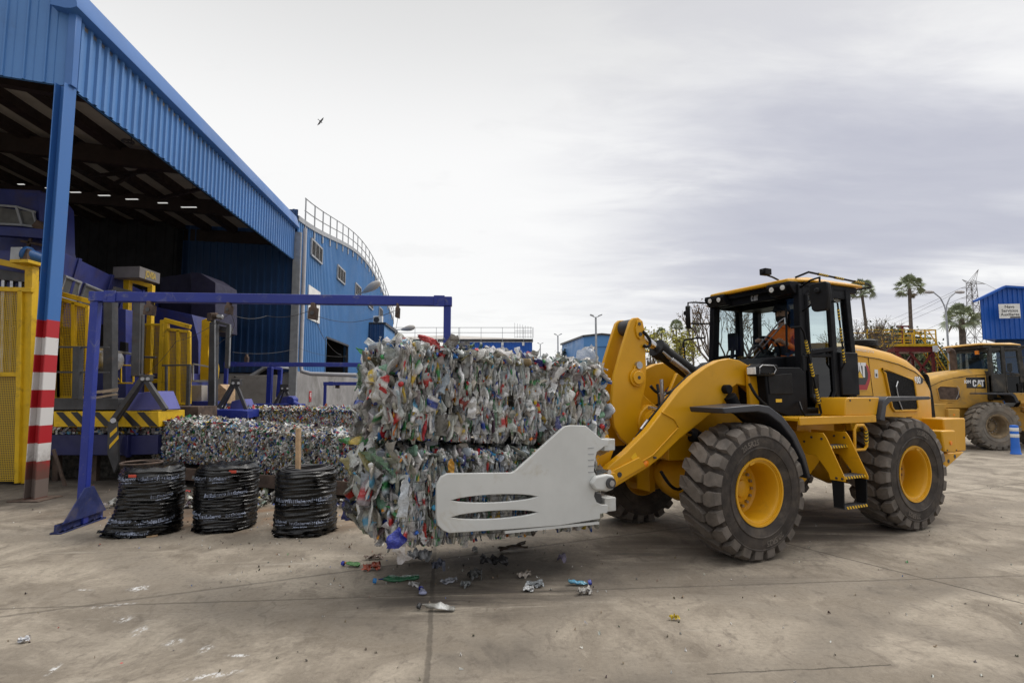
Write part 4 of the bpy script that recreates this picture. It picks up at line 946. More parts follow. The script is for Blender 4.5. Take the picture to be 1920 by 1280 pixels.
        mb.prism(prof, 0, .07, 0, mf); mb.cyl((mx_ + .03 + dx, my, 3.06), (mx_ + .07 + dx, my, 3.06), .035, 10)
        mb.build('mirror_head', M['black_matt'], mi_, .012)
        mb = MB(); mb.prism([(x * .88, z * .88) for x, z in prof], .071, .073, 0, mf); mb.build('mirror_glass', M['chrome'], mi_)
    # seat, wheel, console
    mb = MB(); mb.box(-2.15, -1.72, -.25, .25, 2.0, 2.12); mb.prism([(-2.10, 2.1), (-2.2, 2.12), (-2.34, 2.85), (-2.24, 2.88)], -.23, .23); mb.box(-2.3, -2.2, -.13, .13, 2.86, 3.06); mb.box(-2.1, -1.8, -.18, .18, 1.62, 2.0)
    cpart(mb, 'seat', M['black_matt'], .03)
    mb = MB(); mb.box(-1.62, -1.46, -.3, .2, 1.7, 2.34); mb.beam((-1.6, -.02, 2.28), (-1.72, -.02, 2.42), .12, .1); mb.box(-2.1, -1.6, -.62, -.36, 1.62, 2.2); mb.box(-1.62, -1.58, -.62, -.44, 2.45, 2.72); mb.beam((-1.55, -.53, 2.2), (-1.6, -.53, 2.5), .05, .05)
    cpart(mb, 'console', M['black_matt'], .02)
    mb = MB(); c_ = Vector((-1.74, -.02, 2.46)); e1 = Vector((0, 1, 0)); e2 = Vector((.55, 0, .83)).normalized()
    mb.tube([c_ + (e1 * math.cos(a_) + e2 * math.sin(a_)) * .19 for a_ in np.linspace(0, 2 * math.pi, 25)[:-1]], .016, 8, 0, True)
    for a_ in (R(90), R(210), R(330)): mb.beam(c_, c_ + (e1 * math.cos(a_) + e2 * math.sin(a_)) * .19, .03, .015)
    cpart(mb, 'steering_wheel', M['black_matt'], 0)
    # wiper; pale steel on the arms stands in for reflected light
    mb = MB(); mb.tube([(-1.38, -.08, 2.30), (-1.41, .45, 2.78), (-1.42, .52, 2.82), (-1.42, .52, 2.74)], .012, 6, 1); mb.tube([(-1.38, -.0, 2.28), (-1.41, .5, 2.74)], .010, 6, 1); mb.beam((-1.43, .52, 2.35), (-1.455, .52, 2.95), .02, .02)
    cpart(mb, 'wiper', [M['black_matt'], M['steel']], 0)
    mb = MB()
    if new:
        cat_letters(mb, lambda x, y, l: (-1.425 + .001 * l, -.02 + x, 3.125 + y), .075, 0, 0, 1); cpart(mb, 'cab_badge', [M['grey_metal'], M['black_matt']], 0)
    else:
        mb = MB(); mb.box(-1.36, -.90, -.862, -.85, 1.80, 2.06); sg_ = cpart(mb, 'fleet_sign', M['white'], .004)
        mb = MB(); add_text(mb, 'Nº 2', .15, lambda x, y: (-1.12 + dx + x, -.865, 1.94 + y), 0, .006); mb.box(-1.15 + dx, -.92 + dx, -.866, -.863, 1.81, 1.84); mb.build('lettering', M['trim_grey'], sg_)
        mb = MB(); mb.tube([(-2.46, -.5, 3.16), (-2.6, -.5, 3.16)], .02, 6); mb.cyl((-2.6, -.5, 3.0), (-2.6, -.5, 3.12), .06, 14, 1); cpart(mb, 'beacon', [K, M['orange']], 0)
        return root
    # ---------------------------------------------------------------- details of the nearer machine only
    # bell crank: two plates with the top pin between
    lev = [(.86, 2.73), (.79, 2.74), (.72, 2.70), (.69, 2.58), (.69, 2.45), (.68, 2.11), (.69, 1.92), (.76, 1.69), (.79, 1.50), (.75, 1.34), (.80, 1.16), (.93, 1.16), (1.09, 1.28), (1.18, 1.42), (1.21, 1.72), (1.17, 2.01), (1.07, 2.29), (.96, 2.57), (.91, 2.69)]
    mb = MB()
    for y0, y1 in ((.12, .17), (-.17, -.12)): mb.prism(lev, y0, y1)
    mb.box(.78, .9, -.12, .12, 1.35, 1.5)
    bc = part(mb, 'bell_crank', Y, .012, seg=3)
    mb = MB(); mb.cyl((.79, -.12, 2.63), (.79, .12, 2.63), .10, 28); mb.build('top_pin', M['dark_steel'], bc)
    mb = MB(); mb.prism([(.82, 2.70), (.75, 2.70), (.735, 2.62), (.745, 2.50), (.78, 2.46), (.83, 2.50), (.85, 2.6)], .17, .195); mb.build('pin_keeper', Y, bc, .006)
    mb = MB(); mb.prism([(.86, 2.16), (.78, 2.16), (.76, 2.06), (.76, 1.98), (.80, 1.92), (.88, 1.92), (.92, 1.98), (.90, 2.08)], .17, .19); mb.cyl((.84, .17, 2.0), (.84, .225, 2.0), .082, 24); mb.cyl((.84, .17, 2.0), (.84, .20, 2.0), .11, 24)
    mb.build('pin_keeper', Y, bc, .006)
    mb = MB(); mb.cyl((.80, .195, 2.655), (.80, .205, 2.655), .02, 10); mb.cyl((.79, .195, 2.53), (.79, .21, 2.53), .024, 10); mb.cyl((.82, .17, 2.15), (.82, .215, 2.15), .045, 16, 1); mb.cyl((.84, .222, 2.0), (.84, .228, 2.0), .022, 12)
    mb.build('bolt', [M['dark_steel'], M['steel']], bc)
    # tilt cylinder
    mb = MB(); a0, a1, a2, a3 = Vector((.79, 0, 2.63)), Vector((.31, 0, 2.36)), Vector((.27, 0, 2.337)), Vector((-.55, 0, 1.88))
    mb.cyl(a0, a1, .05, 20, 1); mb.cyl(a1 + (a0 - a1) * .12, a2, .125, 24); mb.cyl(a2, a3, .105, 24); mb.cyl(a0 + Vector((0, -.1, 0)), a0 + Vector((0, .1, 0)), .085, 20)
    mb.tube([(.22, .10, 2.24), (.0, .12, 2.1), (-.1, .12, 2.02)], .035, 10, 2); mb.tube([(.36, .10, 2.34), (.22, .10, 2.24)], .022, 8, 2)
    part(mb, 'tilt_cylinder', [M['black_matt'], M['chrome'], M['steel']], .004)
    mb = MB()
    for pts in ([(-.05, .14, 2.05), (.25, .24, 1.80), (.5, .28, 1.62), (.62, .3, 1.45)], [(-.1, .12, 2.05), (.2, .18, 1.88), (.42, .2, 1.78), (.58, .2, 1.82), (.66, .2, 1.92)], [(.77, .2, 2.58), (.66, .2, 2.5), (.62, .2, 2.42), (.68, .2, 2.36), (.75, .19, 2.40)],
                [(.18, .46, 2.08), (.45, .47, 1.92), (.8, .47, 1.6), (1.0, .47, 1.42), (1.1, .45, 1.3)], [(.5, .15, 1.95), (.55, .25, 1.72), (.62, .3, 1.55), (.8, .3, 1.45)], [(.8, .5, .95), (.62, .48, .72), (.4, .42, .66), (.2, .35, .8)], [(-.7, .5, 2.25), (-.85, .45, 2.42), (-1.05, .4, 2.45), (-1.2, .35, 2.34)], [(-.35, .8, 1.95), (-.38, .86, 1.8), (-.5, .86, 1.7), (-.62, .83, 1.66)]):
        cp = np.array(pts); tt = np.linspace(0, 1, 14); xs = [np.interp(tt, np.linspace(0, 1, len(pts)), cp[:, k]) for k in range(3)]
        xs = [np.convolve(np.pad(x, 2, mode='edge'), np.ones(5) / 5, 'valid') for x in xs]
        mb = MB(); mb.tube(list(zip(*xs)), .019, 7); part(mb, 'hydraulic_hose', M['black_matt'], 0)
    mb = MB()
    for p, q in (((1.02, .46, 1.40), (.92, .46, 1.50)), ((.55, .26, 1.82), (.5, .26, 1.70)), ((.48, .2, 1.78), (.42, .2, 1.80)), ((1.1, .45, 1.3), (1.15, .45, 1.22)), ((.56, .3, 1.98), (.56, .3, 1.60)), ((.56, .3, 1.60), (.75, .28, 1.64))): 
        mb = MB(); mb.tube([p, q], .022, 8); part(mb, 'hose_fitting', M['steel'], 0)
    # coupler at the arm tips
    mb = MB()
    for s in (-1, 1): mb.prism([(1.50, .98), (1.60, 1.02), (1.72, 1.30), (1.68, 1.36), (1.50, 1.40), (1.40, 1.2)], s * .42 - .04, s * .42 + .04); mb.prism([(1.66, .76), (1.78, .86), (1.88, 1.10), (1.86, 1.24), (1.70, 1.30), (1.62, 1.0)], s * .46 - .04, s * .46 + .04)
    mb.box(1.5, 1.7, -.4, .4, 1.28, 1.40); mb.box(1.6, 1.8, -.42, .42, .8, .95); mb.cyl((1.58, -.62, .9), (1.58, .62, .9), .06, 16)
    part(mb, 'coupler', Y, .01)
    mb = MB(); mb.cyl((1.84, .505, 1.12), (1.86, .515, 1.12), .06, 18, 0, .05); mb.prism([(1.80, 1.0), (1.90, 1.06), (1.90, 1.2), (1.80, 1.22)], .50, .51); part(mb, 'coupler_stop', M['red'], .004)
    # grab handles with black and yellow tape
    tape = bpy.data.materials.new('hazard_tape'); tape.use_nodes = True
    t = tape.node_tree; B = NB(t); p_ = t.nodes['Principled BSDF']; tcn = t.nodes.new('ShaderNodeTexCoord'); q_ = B.sep(tcn.outputs['Object'])
    f_ = B.math('FRACT', B.math('MULTIPLY', B.math('ADD', q_[2], B.math('ADD', q_[0], B.math('MULTIPLY', q_[1], .5))), 24.))
    t.links.new(B.mix(B.math('GREATER_THAN', f_, .5), (.012, .012, .012), (.62, .40, .01)), p_.inputs['Base Color']); p_.inputs['Roughness'].default_value = .5
    def rail(pts, taped, r_=.014, nm='grab_handle', mt=None):
        mb = MB(); mb.tube(pts, r_, 8); o_ = part(mb, nm, mt or M['black'], 0)
        for p, q in taped: mb = MB(); mb.tube([p, q], r_ * 1.35, 8); mb.build('hazard_tape', tape, o_)
    L_ = lambda a_, b_, f: tuple(Vector(a_).lerp(Vector(b_), f))
    a_, b_ = (-1.24, .92, 2.58), (-1.46, .95, 1.56)
    rail([(-1.10, .84, 2.64), (-1.18, .92, 2.645), a_, b_, (-1.44, .95, 1.54), (-1.14, .95, 1.54), (-1.12, .93, 1.6), (-1.2, .84, 1.7)], [(L_(a_, b_, .1), L_(a_, b_, .26)), (L_(a_, b_, .38), L_(a_, b_, .55)), (L_(a_, b_, .70), L_(a_, b_, .88))])
    a_, b_ = (-2.04, .86, 3.02), (-2.06, .90, 2.2)
    rail([(-2.04, .79, 3.06), a_, b_, (-2.06, .85, 2.12)], [(L_(a_, b_, .10), L_(a_, b_, .28)), (L_(a_, b_, .42), L_(a_, b_, .63)), (L_(a_, b_, .75), L_(a_, b_, .98))], .012)
    a_, b_ = (-1.50, .84, 3.395), (-2.75, .86, 3.335)
    rail([(-1.42, .70, 3.34), a_, b_, (-2.93, .80, 3.32), (-2.96, .3, 3.32), (-2.7, .25, 3.33)], [(L_(a_, b_, .15), L_(a_, b_, .3)), (L_(a_, b_, .42), L_(a_, b_, .56)), (L_(a_, b_, .75), L_(a_, b_, .92))], .014, 'roof_rail')
    for pts, tp in (([(-1.0, -.9, 2.2), (-1.0, -.95, 2.55), (-1.02, -.95, 2.62), (-1.25, -.95, 2.66), (-1.35, -.85, 2.66)], [((-1.0, -.93, 2.3), (-1.0, -.95, 2.5))]), ([(-.05, -.9, 1.9), (-.05, -.92, 2.36), (-.12, -.92, 2.42), (-.55, -.92, 2.42), (-.6, -.9, 2.40)], [((-.14, -.92, 2.42), (-.5, -.92, 2.42)), ((-.05, -.92, 2.0), (-.05, -.92, 2.2))])): rail(pts, tp)
    rail([(-1.72, 1.19, 1.12), (-1.72, 1.2, 1.36), (-1.76, 1.2, 1.41), (-1.90, 1.2, 1.41), (-1.95, 1.2, 1.36), (-1.95, 1.2, 1.15), (-1.90, 1.2, 1.11), (-1.72, 1.19, 1.11)], [((-1.95, 1.2, 1.18), (-1.95, 1.2, 1.34))], .018, 'loop_handle', Y)
    # ladder: two slanting side plates across the machine with treads between them
    mb = MB()
    for xa in (-1.12, -1.55):
        mb.prism([(.74, 1.34), (1.20, 1.34), (1.24, 1.28), (1.44, .84), (1.44, .80), (1.26, .80), (1.24, .88), (1.10, 1.06), (.74, 1.10)], xa - .007, xa + .007, 0, lambda x, y, z: (y, x, z))
    mb.box(-1.12, -.82, .74, .76, 1.02, 1.34)
    ld = part(mb, 'ladder', Y, .004, fixn=True)
    for xa in (-1.12, -1.55):
        mb = MB(); mb.prism([(1.28, .80), (1.42, .80), (1.41, .50), (1.29, .50)], xa - .009, xa + .009, 0, lambda x, y, z: (y, x, z)); mb.build('rubber_strap', M['black_matt'], ld, fixn=True)
        mb = MB()
        for y_, z in ((.82, 1.28), (.82, 1.16), (.95, 1.22), (1.05, 1.28), (1.34, .83), (1.41, .83), (1.18, 1.27)): mb.cyl((xa + .007, y_, z), (xa + .016, y_, z), .014, 8)
        mb.build('bolt', M['dark_steel'], ld)
    for y0, y1, z in ((1.06, 1.22, 1.17), (1.26, 1.42, .84), (1.28, 1.42, .50)):
        mb = MB(); mb.box(-1.55, -1.12, y0, y1, z - .018, z)
        for k in range(5): yy_ = y0 + (y1 - y0) * (k + .5) / 5; mb.box(-1.54, -1.13, yy_ - .007, yy_ + .007, z, z + .016)
        st_ = mb.build('step', M['dark_steel'], ld, .003)
        mb = MB()
        for k in range(8): xx = -1.54 + .4 * k / 8; mb.prism([(xx, z - .016), (xx + .025, z - .016), (xx + .045, z + .014), (xx + .02, z + .014)], y1 + .001, y1 + .004)
        mb.build('hazard_edge', M['decal_yellow'], st_)
    mb = MB(); mb.box(-1.0, -.93, .74, .78, 1.34, 1.44); mb.box(-.99, -.94, .78, .783, 1.36, 1.42, 1); part(mb, 'lock_box', [Y, M['red']], .006)
    # camera arm on the roof, decals
    mb = MB(); mb.tube([(-1.42, .45, 3.35), (-1.28, .46, 3.38), (-1.14, .46, 3.40)], .014, 6); mb.box(-1.20, -1.08, .42, .52, 3.39, 3.475); mb.cyl((-1.08, .47, 3.43), (-1.06, .47, 3.43), .03, 12); part(mb, 'roof_camera', M['black_matt'], .008)
    mb = MB(); mb.box(-.9, -.79, .822, .824, 1.70, 1.74); part(mb, 'nose_decal', M['decal_yellow'], 0)
    mb = MB(); mb.box(-2.2, -2.12, .58, .66, 2.96, 3.06); part(mb, 'beacon', M['orange'], .01)
    return root
THL = R(206.5)
loader = make_loader('wheel_loader', 'clean yellow and black wheel loader with a driver, holding two bales in a grey clamp', (2.185, 7.274, 0), THL, True)
loader_old = make_loader('wheel_loader', 'dusty older yellow wheel loader with a black decal strip, parked near the blue bollard', (18.0, 18.5, 0), 0., False)
def lw(x, y, z=0.):
    c_, s_ = math.cos(THL), math.sin(THL); return Vector((2.185 + x * c_ - y * s_, 7.274 + x * s_ + y * c_, z))

# ------------------------------------------------------------------ bale clamp
clamp = empty('bale_clamp', 'light grey steel bale clamp with two long slots gripping the stacked bales', 'bale clamp', (2.185, 7.274, 0), THL)
plate = [(3.57, 1.02), (3.57, .74), (3.555, .67), (3.51, .62), (3.45, .59), (2.81, .555), (2.31, .535), (1.83, .55), (1.83, .60), (1.74, .60), (1.73, .68), (1.81, .69), (1.87, .72), (1.90, .78), (1.89, .82), (1.76, .83), (1.71, .86), (1.70, .91), (1.74, .96), (1.86, .97), (1.90, 1.03), (1.89, 1.12), (1.86, 1.22), (1.80, 1.25),
         (1.77, 1.27), (1.72, 1.27), (1.71, 1.34), (1.80, 1.35), (1.91, 1.43), (1.99, 1.49), (2.17, 1.50), (2.24, 1.49), (2.30, 1.45), (2.79, 1.09), (2.83, 1.075), (3.47, 1.11), (3.53, 1.085)]
def slot(x0, x1, z0, z1, h): 
    return [(x0 + (x1 - x0) * t, z0 + (z1 - z0) * t + sg * h * math.sin(math.pi * min(1, max(0, t))) ** .6) for sg, ts in ((1, np.linspace(0, 1, 13)), (-1, np.linspace(1, 0, 13)[1:-1])) for t in ts]
def slotted(y0, y1):
    bm = bmesh.new()
    def ring(poly): 
        vs = [bm.verts.new((x, y0, z)) for x, z in poly]; return [bm.edges.new((vs[i], vs[(i + 1) % len(vs)])) for i in range(len(vs))]
    ed = ring(plate) + ring(slot(3.43, 2.56, .872, .832, .036)) + ring(slot(3.43, 2.56, .725, .685, .036))
    bmesh.ops.triangle_fill(bm, use_beauty=True, use_dissolve=True, edges=ed)
    r_ = bmesh.ops.extrude_face_region(bm, geom=bm.faces[:]); bmesh.ops.translate(bm, vec=(0, y1 - y0, 0), verts=[v for v in r_['geom'] if isinstance(v, bmesh.types.BMVert)])
    bmesh.ops.recalc_face_normals(bm, faces=bm.faces[:])
    mb = MB(); bm.verts.index_update(); mb.v = [tuple(v.co) for v in bm.verts]; mb.f = [tuple(v.index for v in f.verts) for f in bm.faces]; mb.m = [0] * len(mb.f); bm.free(); return mb
for s in (1, -1):
    pl = slotted(s * .74, s * .78).build('clamp_plate', M['clamp_grey'], clamp, .006)
    mb = MB(); mb.beam((1.84, s * .76, .51), (2.9, s * .76, .535), .03, .025); mb.build('lower_rib', M['clamp_grey'], pl)
    if s > 0:
        mb = MB(); mb.prism([(1.70, .84), (1.67, .91), (1.70, .985), (1.78, 1.0), (1.92, .985), (1.97, .92), (1.92, .85), (1.78, .825)], .778, .84); bo = mb.build('pivot_boss', M['clamp_grey'], pl, .02, seg=3)
        mb = MB(); mb.cyl((1.745, .84, .91), (1.745, .865, .91), .055, 20); mb.cyl((1.745, .865, .91), (1.745, .875, .91), .03, 14, 1); mb.build('pin', [M['dark_steel'], M['steel']], bo)
        mb = MB()
        for k in range(5): mb.box(1.90, 1.97, .7795, .783, 1.02 + k * .06, 1.028 + k * .06)
        mb.build('weld_marks', M['grey_metal'], pl)
mb = MB(); mb.box(1.60, 1.74, -.74, .74, .60, .74); mb.box(1.60, 1.74, -.74, .74, 1.22, 1.34); mb.cyl((1.82, -.72, .74), (1.82, .72, .74), .06, 16, 1); mb.box(1.58, 1.72, -.12, .12, .7, 1.25)
mb.build('carriage', [M['clamp_grey'], M['dark_steel']], clamp, .008)
for s in (-1, 1):
    mb = MB(); mb.cyl((1.67, s * .1, 1.0), (1.67, s * .5, 1.0), .045, 14); mb.cyl((1.67, s * .5, 1.0), (1.67, s * .73, 1.0), .025, 12, 1); mb.build('clamp_cylinder', [M['black_matt'], M['chrome']], clamp)
# ================================================================== CRUSHED BOTTLES: flakes of plastic gathered into bales
def plastic(name, rough, trans, gl=.5):
    m = bpy.data.materials.new(name); m.use_nodes = True
    t = m.node_tree; p = t.nodes['Principled BSDF']; B = NB(t)
    at = N(t, 'ShaderNodeAttribute', attribute_name='Col')
    tcn = t.nodes.new('ShaderNodeTexCoord'); ob = tcn.outputs['Object']
    f = B.noise(ob, 22, 6, .7, .4)
    c_ = B.mix(B.ramp(f, .3, .7), B.mix(.64, (0, 0, 0), at.outputs['Color']), at.outputs['Color'])
    t.links.new(c_, p.inputs['Base Color'])
    p.inputs['Roughness'].default_value = rough; p.inputs['Specular IOR Level'].default_value = gl
    bn = t.nodes.new('ShaderNodeBump'); bn.inputs['Strength'].default_value = .6; bn.inputs['Distance'].default_value = .012
    v = t.nodes.new('ShaderNodeTexVoronoi'); v.inputs['Scale'].default_value = 34; t.links.new(ob, v.inputs['Vector'])
    t.links.new(B.math('ADD', v.outputs[0], B.noise(ob, 60, 4, .6)), bn.inputs['Height']); t.links.new(bn.outputs[0], p.inputs['Normal'])
    if trans:
        tr = N(t, 'ShaderNodeBsdfTransparent'); mx = N(t, 'ShaderNodeMixShader')
        t.links.new(B.math('MULTIPLY', at.outputs['Alpha'], 1.0), mx.inputs[0]); t.links.new(tr.outputs[0], mx.inputs[1]); t.links.new(p.outputs[0], mx.inputs[2])
        t.links.new(mx.outputs[0], t.nodes['Material Output'].inputs[0])
    return m
M['pet'] = plastic('crushed_plastic', .2, True, .65)
M['pet_dirty'] = plastic('dirty_crushed_plastic', .5, False, .35)
M['bale_core'] = mat('bale_core', (.055, .05, .042), .9, 0, .5, 9, .6, 25)

# colour, share, opacity
PAL_CLEAR = [((.62, .62, .59), 32, .82), ((.46, .47, .46), 20, .82), ((.76, .77, .75), 20, .85), ((.52, .48, .40), 14, .9), ((.48, .55, .62), 9, .82), ((.85, .85, .83), 12, 1), ((.22, .21, .19), 8, .95),
             ((.07, .22, .10), 2.2, .9), ((.20, .36, .24), 3, .85), ((.02, .035, .16), 2.4, 1), ((.03, .16, .45), 1.6, 1), ((.42, .02, .02), 1.6, 1), ((.60, .40, .03), .9, 1), ((.55, .16, .02), .7, 1), ((.05, .04, .035), 3, 1), ((.35, .3, .14), 2, .9)]
PAL_MIX = [((.36, .35, .33), 26, 1), ((.55, .54, .52), 16, 1), ((.20, .19, .17), 24, 1), ((.70, .69, .66), 9, 1), ((.26, .22, .17), 9, 1), ((.03, .03, .03), 12, 1), ((.05, .10, .35), 4, 1), ((.40, .03, .03), 2.6, 1), ((.06, .2, .09), 2.5, 1), ((.5, .33, .04), 2, 1), ((.2, .35, .5), 2.5, 1)]
PAL_MIX2 = [((.50, .49, .46), 30, 1), ((.68, .67, .64), 18, 1), ((.24, .23, .2), 18, 1), ((.8, .79, .76), 8, 1), ((.32, .27, .2), 8, 1), ((.03, .03, .03), 8, 1), ((.04, .09, .4), 5, 1), ((.45, .03, .03), 3, 1), ((.05, .24, .09), 3.5, 1), ((.6, .4, .04), 2, 1), ((.2, .4, .6), 3, 1)]
PAL_BRIGHT = [((.72, .71, .68), 34, 1), ((.45, .43, .4), 20, 1), ((.03, .08, .40), 7, 1), ((.60, .40, .02), 6, 1), ((.45, .03, .03), 5, 1), ((.05, .26, .09), 4, 1), ((.2, .4, .6), 4, 1), ((.25, .2, .14), 9, 1), ((.5, .15, .05), 3, 1)]
def pick(rg, pal, n):
    w_ = np.array([p[1] for p in pal], float); w_ /= w_.sum(); ix = rg.choice(len(pal), n, p=w_)
    c_ = np.array([p[0] for p in pal])[ix]; al = np.array([p[2] for p in pal])[ix]
    c_ = np.clip(c_ * rg.uniform(.72, 1.25, (n, 1)) + rg.normal(0, .012, (n, 3)), .004, .85)
    return c_, np.clip(al * rg.uniform(.85, 1.05, n), 0, 1)
def unit(a): return a / np.maximum(1e-9, np.linalg.norm(a, axis=1, keepdims=True))
class Flakes:
    def __init__(s): s.V = []; s.F = []; s.Cc = []; s.n = 0
    def add(s, rg, pos, nor, tan, ln, wd, col, al, nu=6, nv=4, bottle=.5, crum=.12, bulge=.25, wavy=.2):
        n = len(pos); nor = unit(nor); tan = unit(tan - nor * (tan * nor).sum(1, keepdims=True)); bt = np.cross(nor, tan)
        u = np.linspace(-.5, .5, nu); v = np.linspace(-.5, .5, nv); U, Vv = np.meshgrid(u, v, indexing='ij'); U = U.ravel(); Vv = Vv.ravel()
        isb = (rg.random(n) < bottle)[:, None]
        wprof = np.where(isb, 1 - .68 * np.clip((U[None] - .16) / .26, 0, 1) ** 1.3, 1 - .25 * rg.random((n, 1)) * np.abs(U[None]) * 2)
        jag = np.where(isb, 0, rg.normal(0, .055, (n, len(U))))
        off = np.zeros((n, len(U))); lat = np.zeros((n, len(U)))
        for k in range(4):
            fu, fv, ph = rg.uniform(.5, 3.2, (n, 1)), rg.uniform(-2.2, 2.2, (n, 1)), rg.uniform(0, 6.3, (n, 1))
            off += np.sin(2 * np.pi * (fu * U + fv * Vv) + ph) * rg.uniform(.2, 1, (n, 1)) / 2
        lat = np.sin(2 * np.pi * rg.uniform(.4, 1.1, (n, 1)) * U + rg.uniform(0, 6.3, (n, 1))) * wavy * rg.random((n, 1))
        ln, wd = ln[:, None], wd[:, None]
        ou = U[None] * ln + jag * ln * .5; ov = (Vv[None] * wprof + lat) * wd + jag * wd * .5
        oz = off * crum * wd + bulge * wd * (1 - 4 * Vv[None] ** 2) * rg.uniform(-.5, 1, (n, 1)) + off * .012
        P = pos[:, None] + tan[:, None] * ou[..., None] + bt[:, None] * ov[..., None] + nor[:, None] * oz[..., None]
        cc = np.repeat(col[:, None], len(U), 1)
        lab = (isb[:, 0] & (rg.random(n) < .30))       # a label wrapped round the bottle
        lc = np.array([(.02, .05, .3), (.45, .02, .02), (.7, .7, .68), (.05, .25, .08), (.1, .35, .55), (.6, .42, .05)])[rg.integers(0, 6, n)]
        band = (U > -.22) & (U < .14); cc[np.ix_(lab, band)] = lc[lab][:, None]
        cc = np.concatenate([cc, np.repeat(al[:, None], len(U), 1)[..., None]], 2)
        q = np.array([(i * nv + j, (i + 1) * nv + j, (i + 1) * nv + j + 1, i * nv + j + 1) for i in range(nu - 1) for j in range(nv - 1)])
        F = q[None] + (np.arange(n) * len(U))[:, None, None] + s.n
        s.V.append(P.reshape(-1, 3)); s.F.append(F.reshape(-1, 4)); s.Cc.append(cc.reshape(-1, 4)); s.n += n * len(U)
    def bottles(s, rg, pos, nor, tan, ln, wd, th, col, al, nu=9, nv=8, crum=.35):
        """squashed bottles: nor is the thin way, tan runs to the neck; the last rings are the cap"""
        n = len(pos); nor = unit(nor); tan = unit(tan - nor * (tan * nor).sum(1, keepdims=True)); bt = np.cross(nor, tan)
        u = np.array([-.5, -.47, -.36, -.2, -.04, .12, .25, .36, .43, .44, .5])[:nu + 2]; ph = np.arange(nv) * 2 * np.pi / nv
        prof = np.array([.45, .86, 1, .97, 1, .95, .80, .42, .24, .30, .28])[:nu + 2]
        U, Ph = np.meshgrid(u, ph, indexing='ij'); U, Ph = U.ravel(), Ph.ravel(); Pr = np.repeat(prof, nv)
        cw, sw = np.cos(Ph), np.sin(Ph); sq = np.sign(cw) * np.abs(cw) ** .75
        ln, wd, th = ln[:, None], wd[:, None], th[:, None]
        dn = np.zeros((n, len(U))); db = np.zeros((n, len(U)))
        for k in range(3):
            f1, f2, p0 = rg.uniform(.6, 2.6, (n, 1)), rg.integers(0, 3, (n, 1)), rg.uniform(0, 6.3, (n, 1))
            dn += np.sin(2 * np.pi * f1 * U + f2 * Ph + p0) / 2; db += np.sin(2 * np.pi * rg.uniform(.4, 1.3, (n, 1)) * U + rg.uniform(0, 6.3, (n, 1))) / 3
        body = np.minimum(1, (0.5 - np.abs(U)) * 6 + .25)
        oz = sw * th / 2 * np.maximum(Pr, .0) ** .6 + dn * crum * th * body + db * .35 * th
        ob = sq * wd / 2 * Pr * (1 + .10 * dn) + db * .10 * wd
        P = pos[:, None] + tan[:, None] * (U * ln)[..., None] + bt[:, None] * ob[..., None] + nor[:, None] * oz[..., None]
        cc = np.repeat(col[:, None], len(U), 1)
        lab = rg.random(n) < .24; lc = np.array([(.02, .05, .3), (.45, .02, .02), (.7, .7, .68), (.05, .25, .08), (.1, .35, .55), (.6, .42, .05)])[rg.integers(0, 6, n)]
        cc[np.ix_(lab, (U > -.3) & (U < .05))] = lc[lab][:, None]
        cp = rg.random(n) < .5; kc = np.array([(.02, .10, .45), (.5, .02, .02), (.75, .75, .73), (.05, .3, .5), (.04, .28, .08), (.01, .03, .2), (.6, .25, .02)])[rg.integers(0, 7, n)]
        cc[np.ix_(cp, U > .425)] = kc[cp][:, None]
        aa = np.repeat(al[:, None], len(U), 1); aa[:, U > .425] = 1; aa[np.ix_(lab, (U > -.3) & (U < .05))] = 1
        cc = np.concatenate([cc, aa[..., None]], 2); m = len(u)
        q = [(i * nv + j, i * nv + (j + 1) % nv, (i + 1) * nv + (j + 1) % nv, (i + 1) * nv + j) for i in range(m - 1) for j in range(nv)]
        e = (m - 1) * nv; q += [(e, e + 1, e + 2, e + 3), (e, e + 3, e + 4, e + 5), (e, e + 5, e + 6, e + 7), (3, 2, 1, 0), (5, 4, 3, 0), (7, 6, 5, 0)] if nv == 8 else [(e, e + 1, e + 2, e + 3), (e, e + 3, e + 4, e + 5), (3, 2, 1, 0), (5, 4, 3, 0)]
        q = np.array(q); F = q[None] + (np.arange(n) * len(U))[:, None, None] + s.n
        s.V.append(P.reshape(-1, 3)); s.F.append(F.reshape(-1, 4)); s.Cc.append(cc.reshape(-1, 4)); s.n += n * len(U)
    def caps(s, rg, pos, nor, r, col):
        k = 10
        for p, nn, rr, c_ in zip(pos, unit(nor), r, col):
            a = np.cross(nn, [.3, .5, .8]); a /= np.linalg.norm(a); b_ = np.cross(nn, a); t = np.arange(k) * 2 * np.pi / k
            ring = (np.cos(t)[:, None] * a + np.sin(t)[:, None] * b_) * rr
            P = np.concatenate([p + ring - nn * rr * .6, p + ring + nn * rr * .6, p + ring * .8 + nn * rr * .75])
            F = [(i, (i + 1) % k, k + (i + 1) % k, k + i) for i in range(k)] + [(k + i, k + (i + 1) % k, 2 * k + (i + 1) % k, 2 * k + i) for i in range(k)] + [(2 * k, 2 * k + 2 + i, 2 * k + 4 + i, 2 * k + 4 + i - 1) for i in ()]
            F += [(2 * k, 2 * k + i, 2 * k + i + 1, 2 * k + i + 2) for i in (1, 3, 5, 7)]
            F = [tuple(min(x, 3 * k - 1) for x in f) for f in F]
            s.V.append(P); s.F.append(np.array(F) + s.n); s.Cc.append(np.tile([*c_, 1.], (len(P), 1))); s.n += len(P)
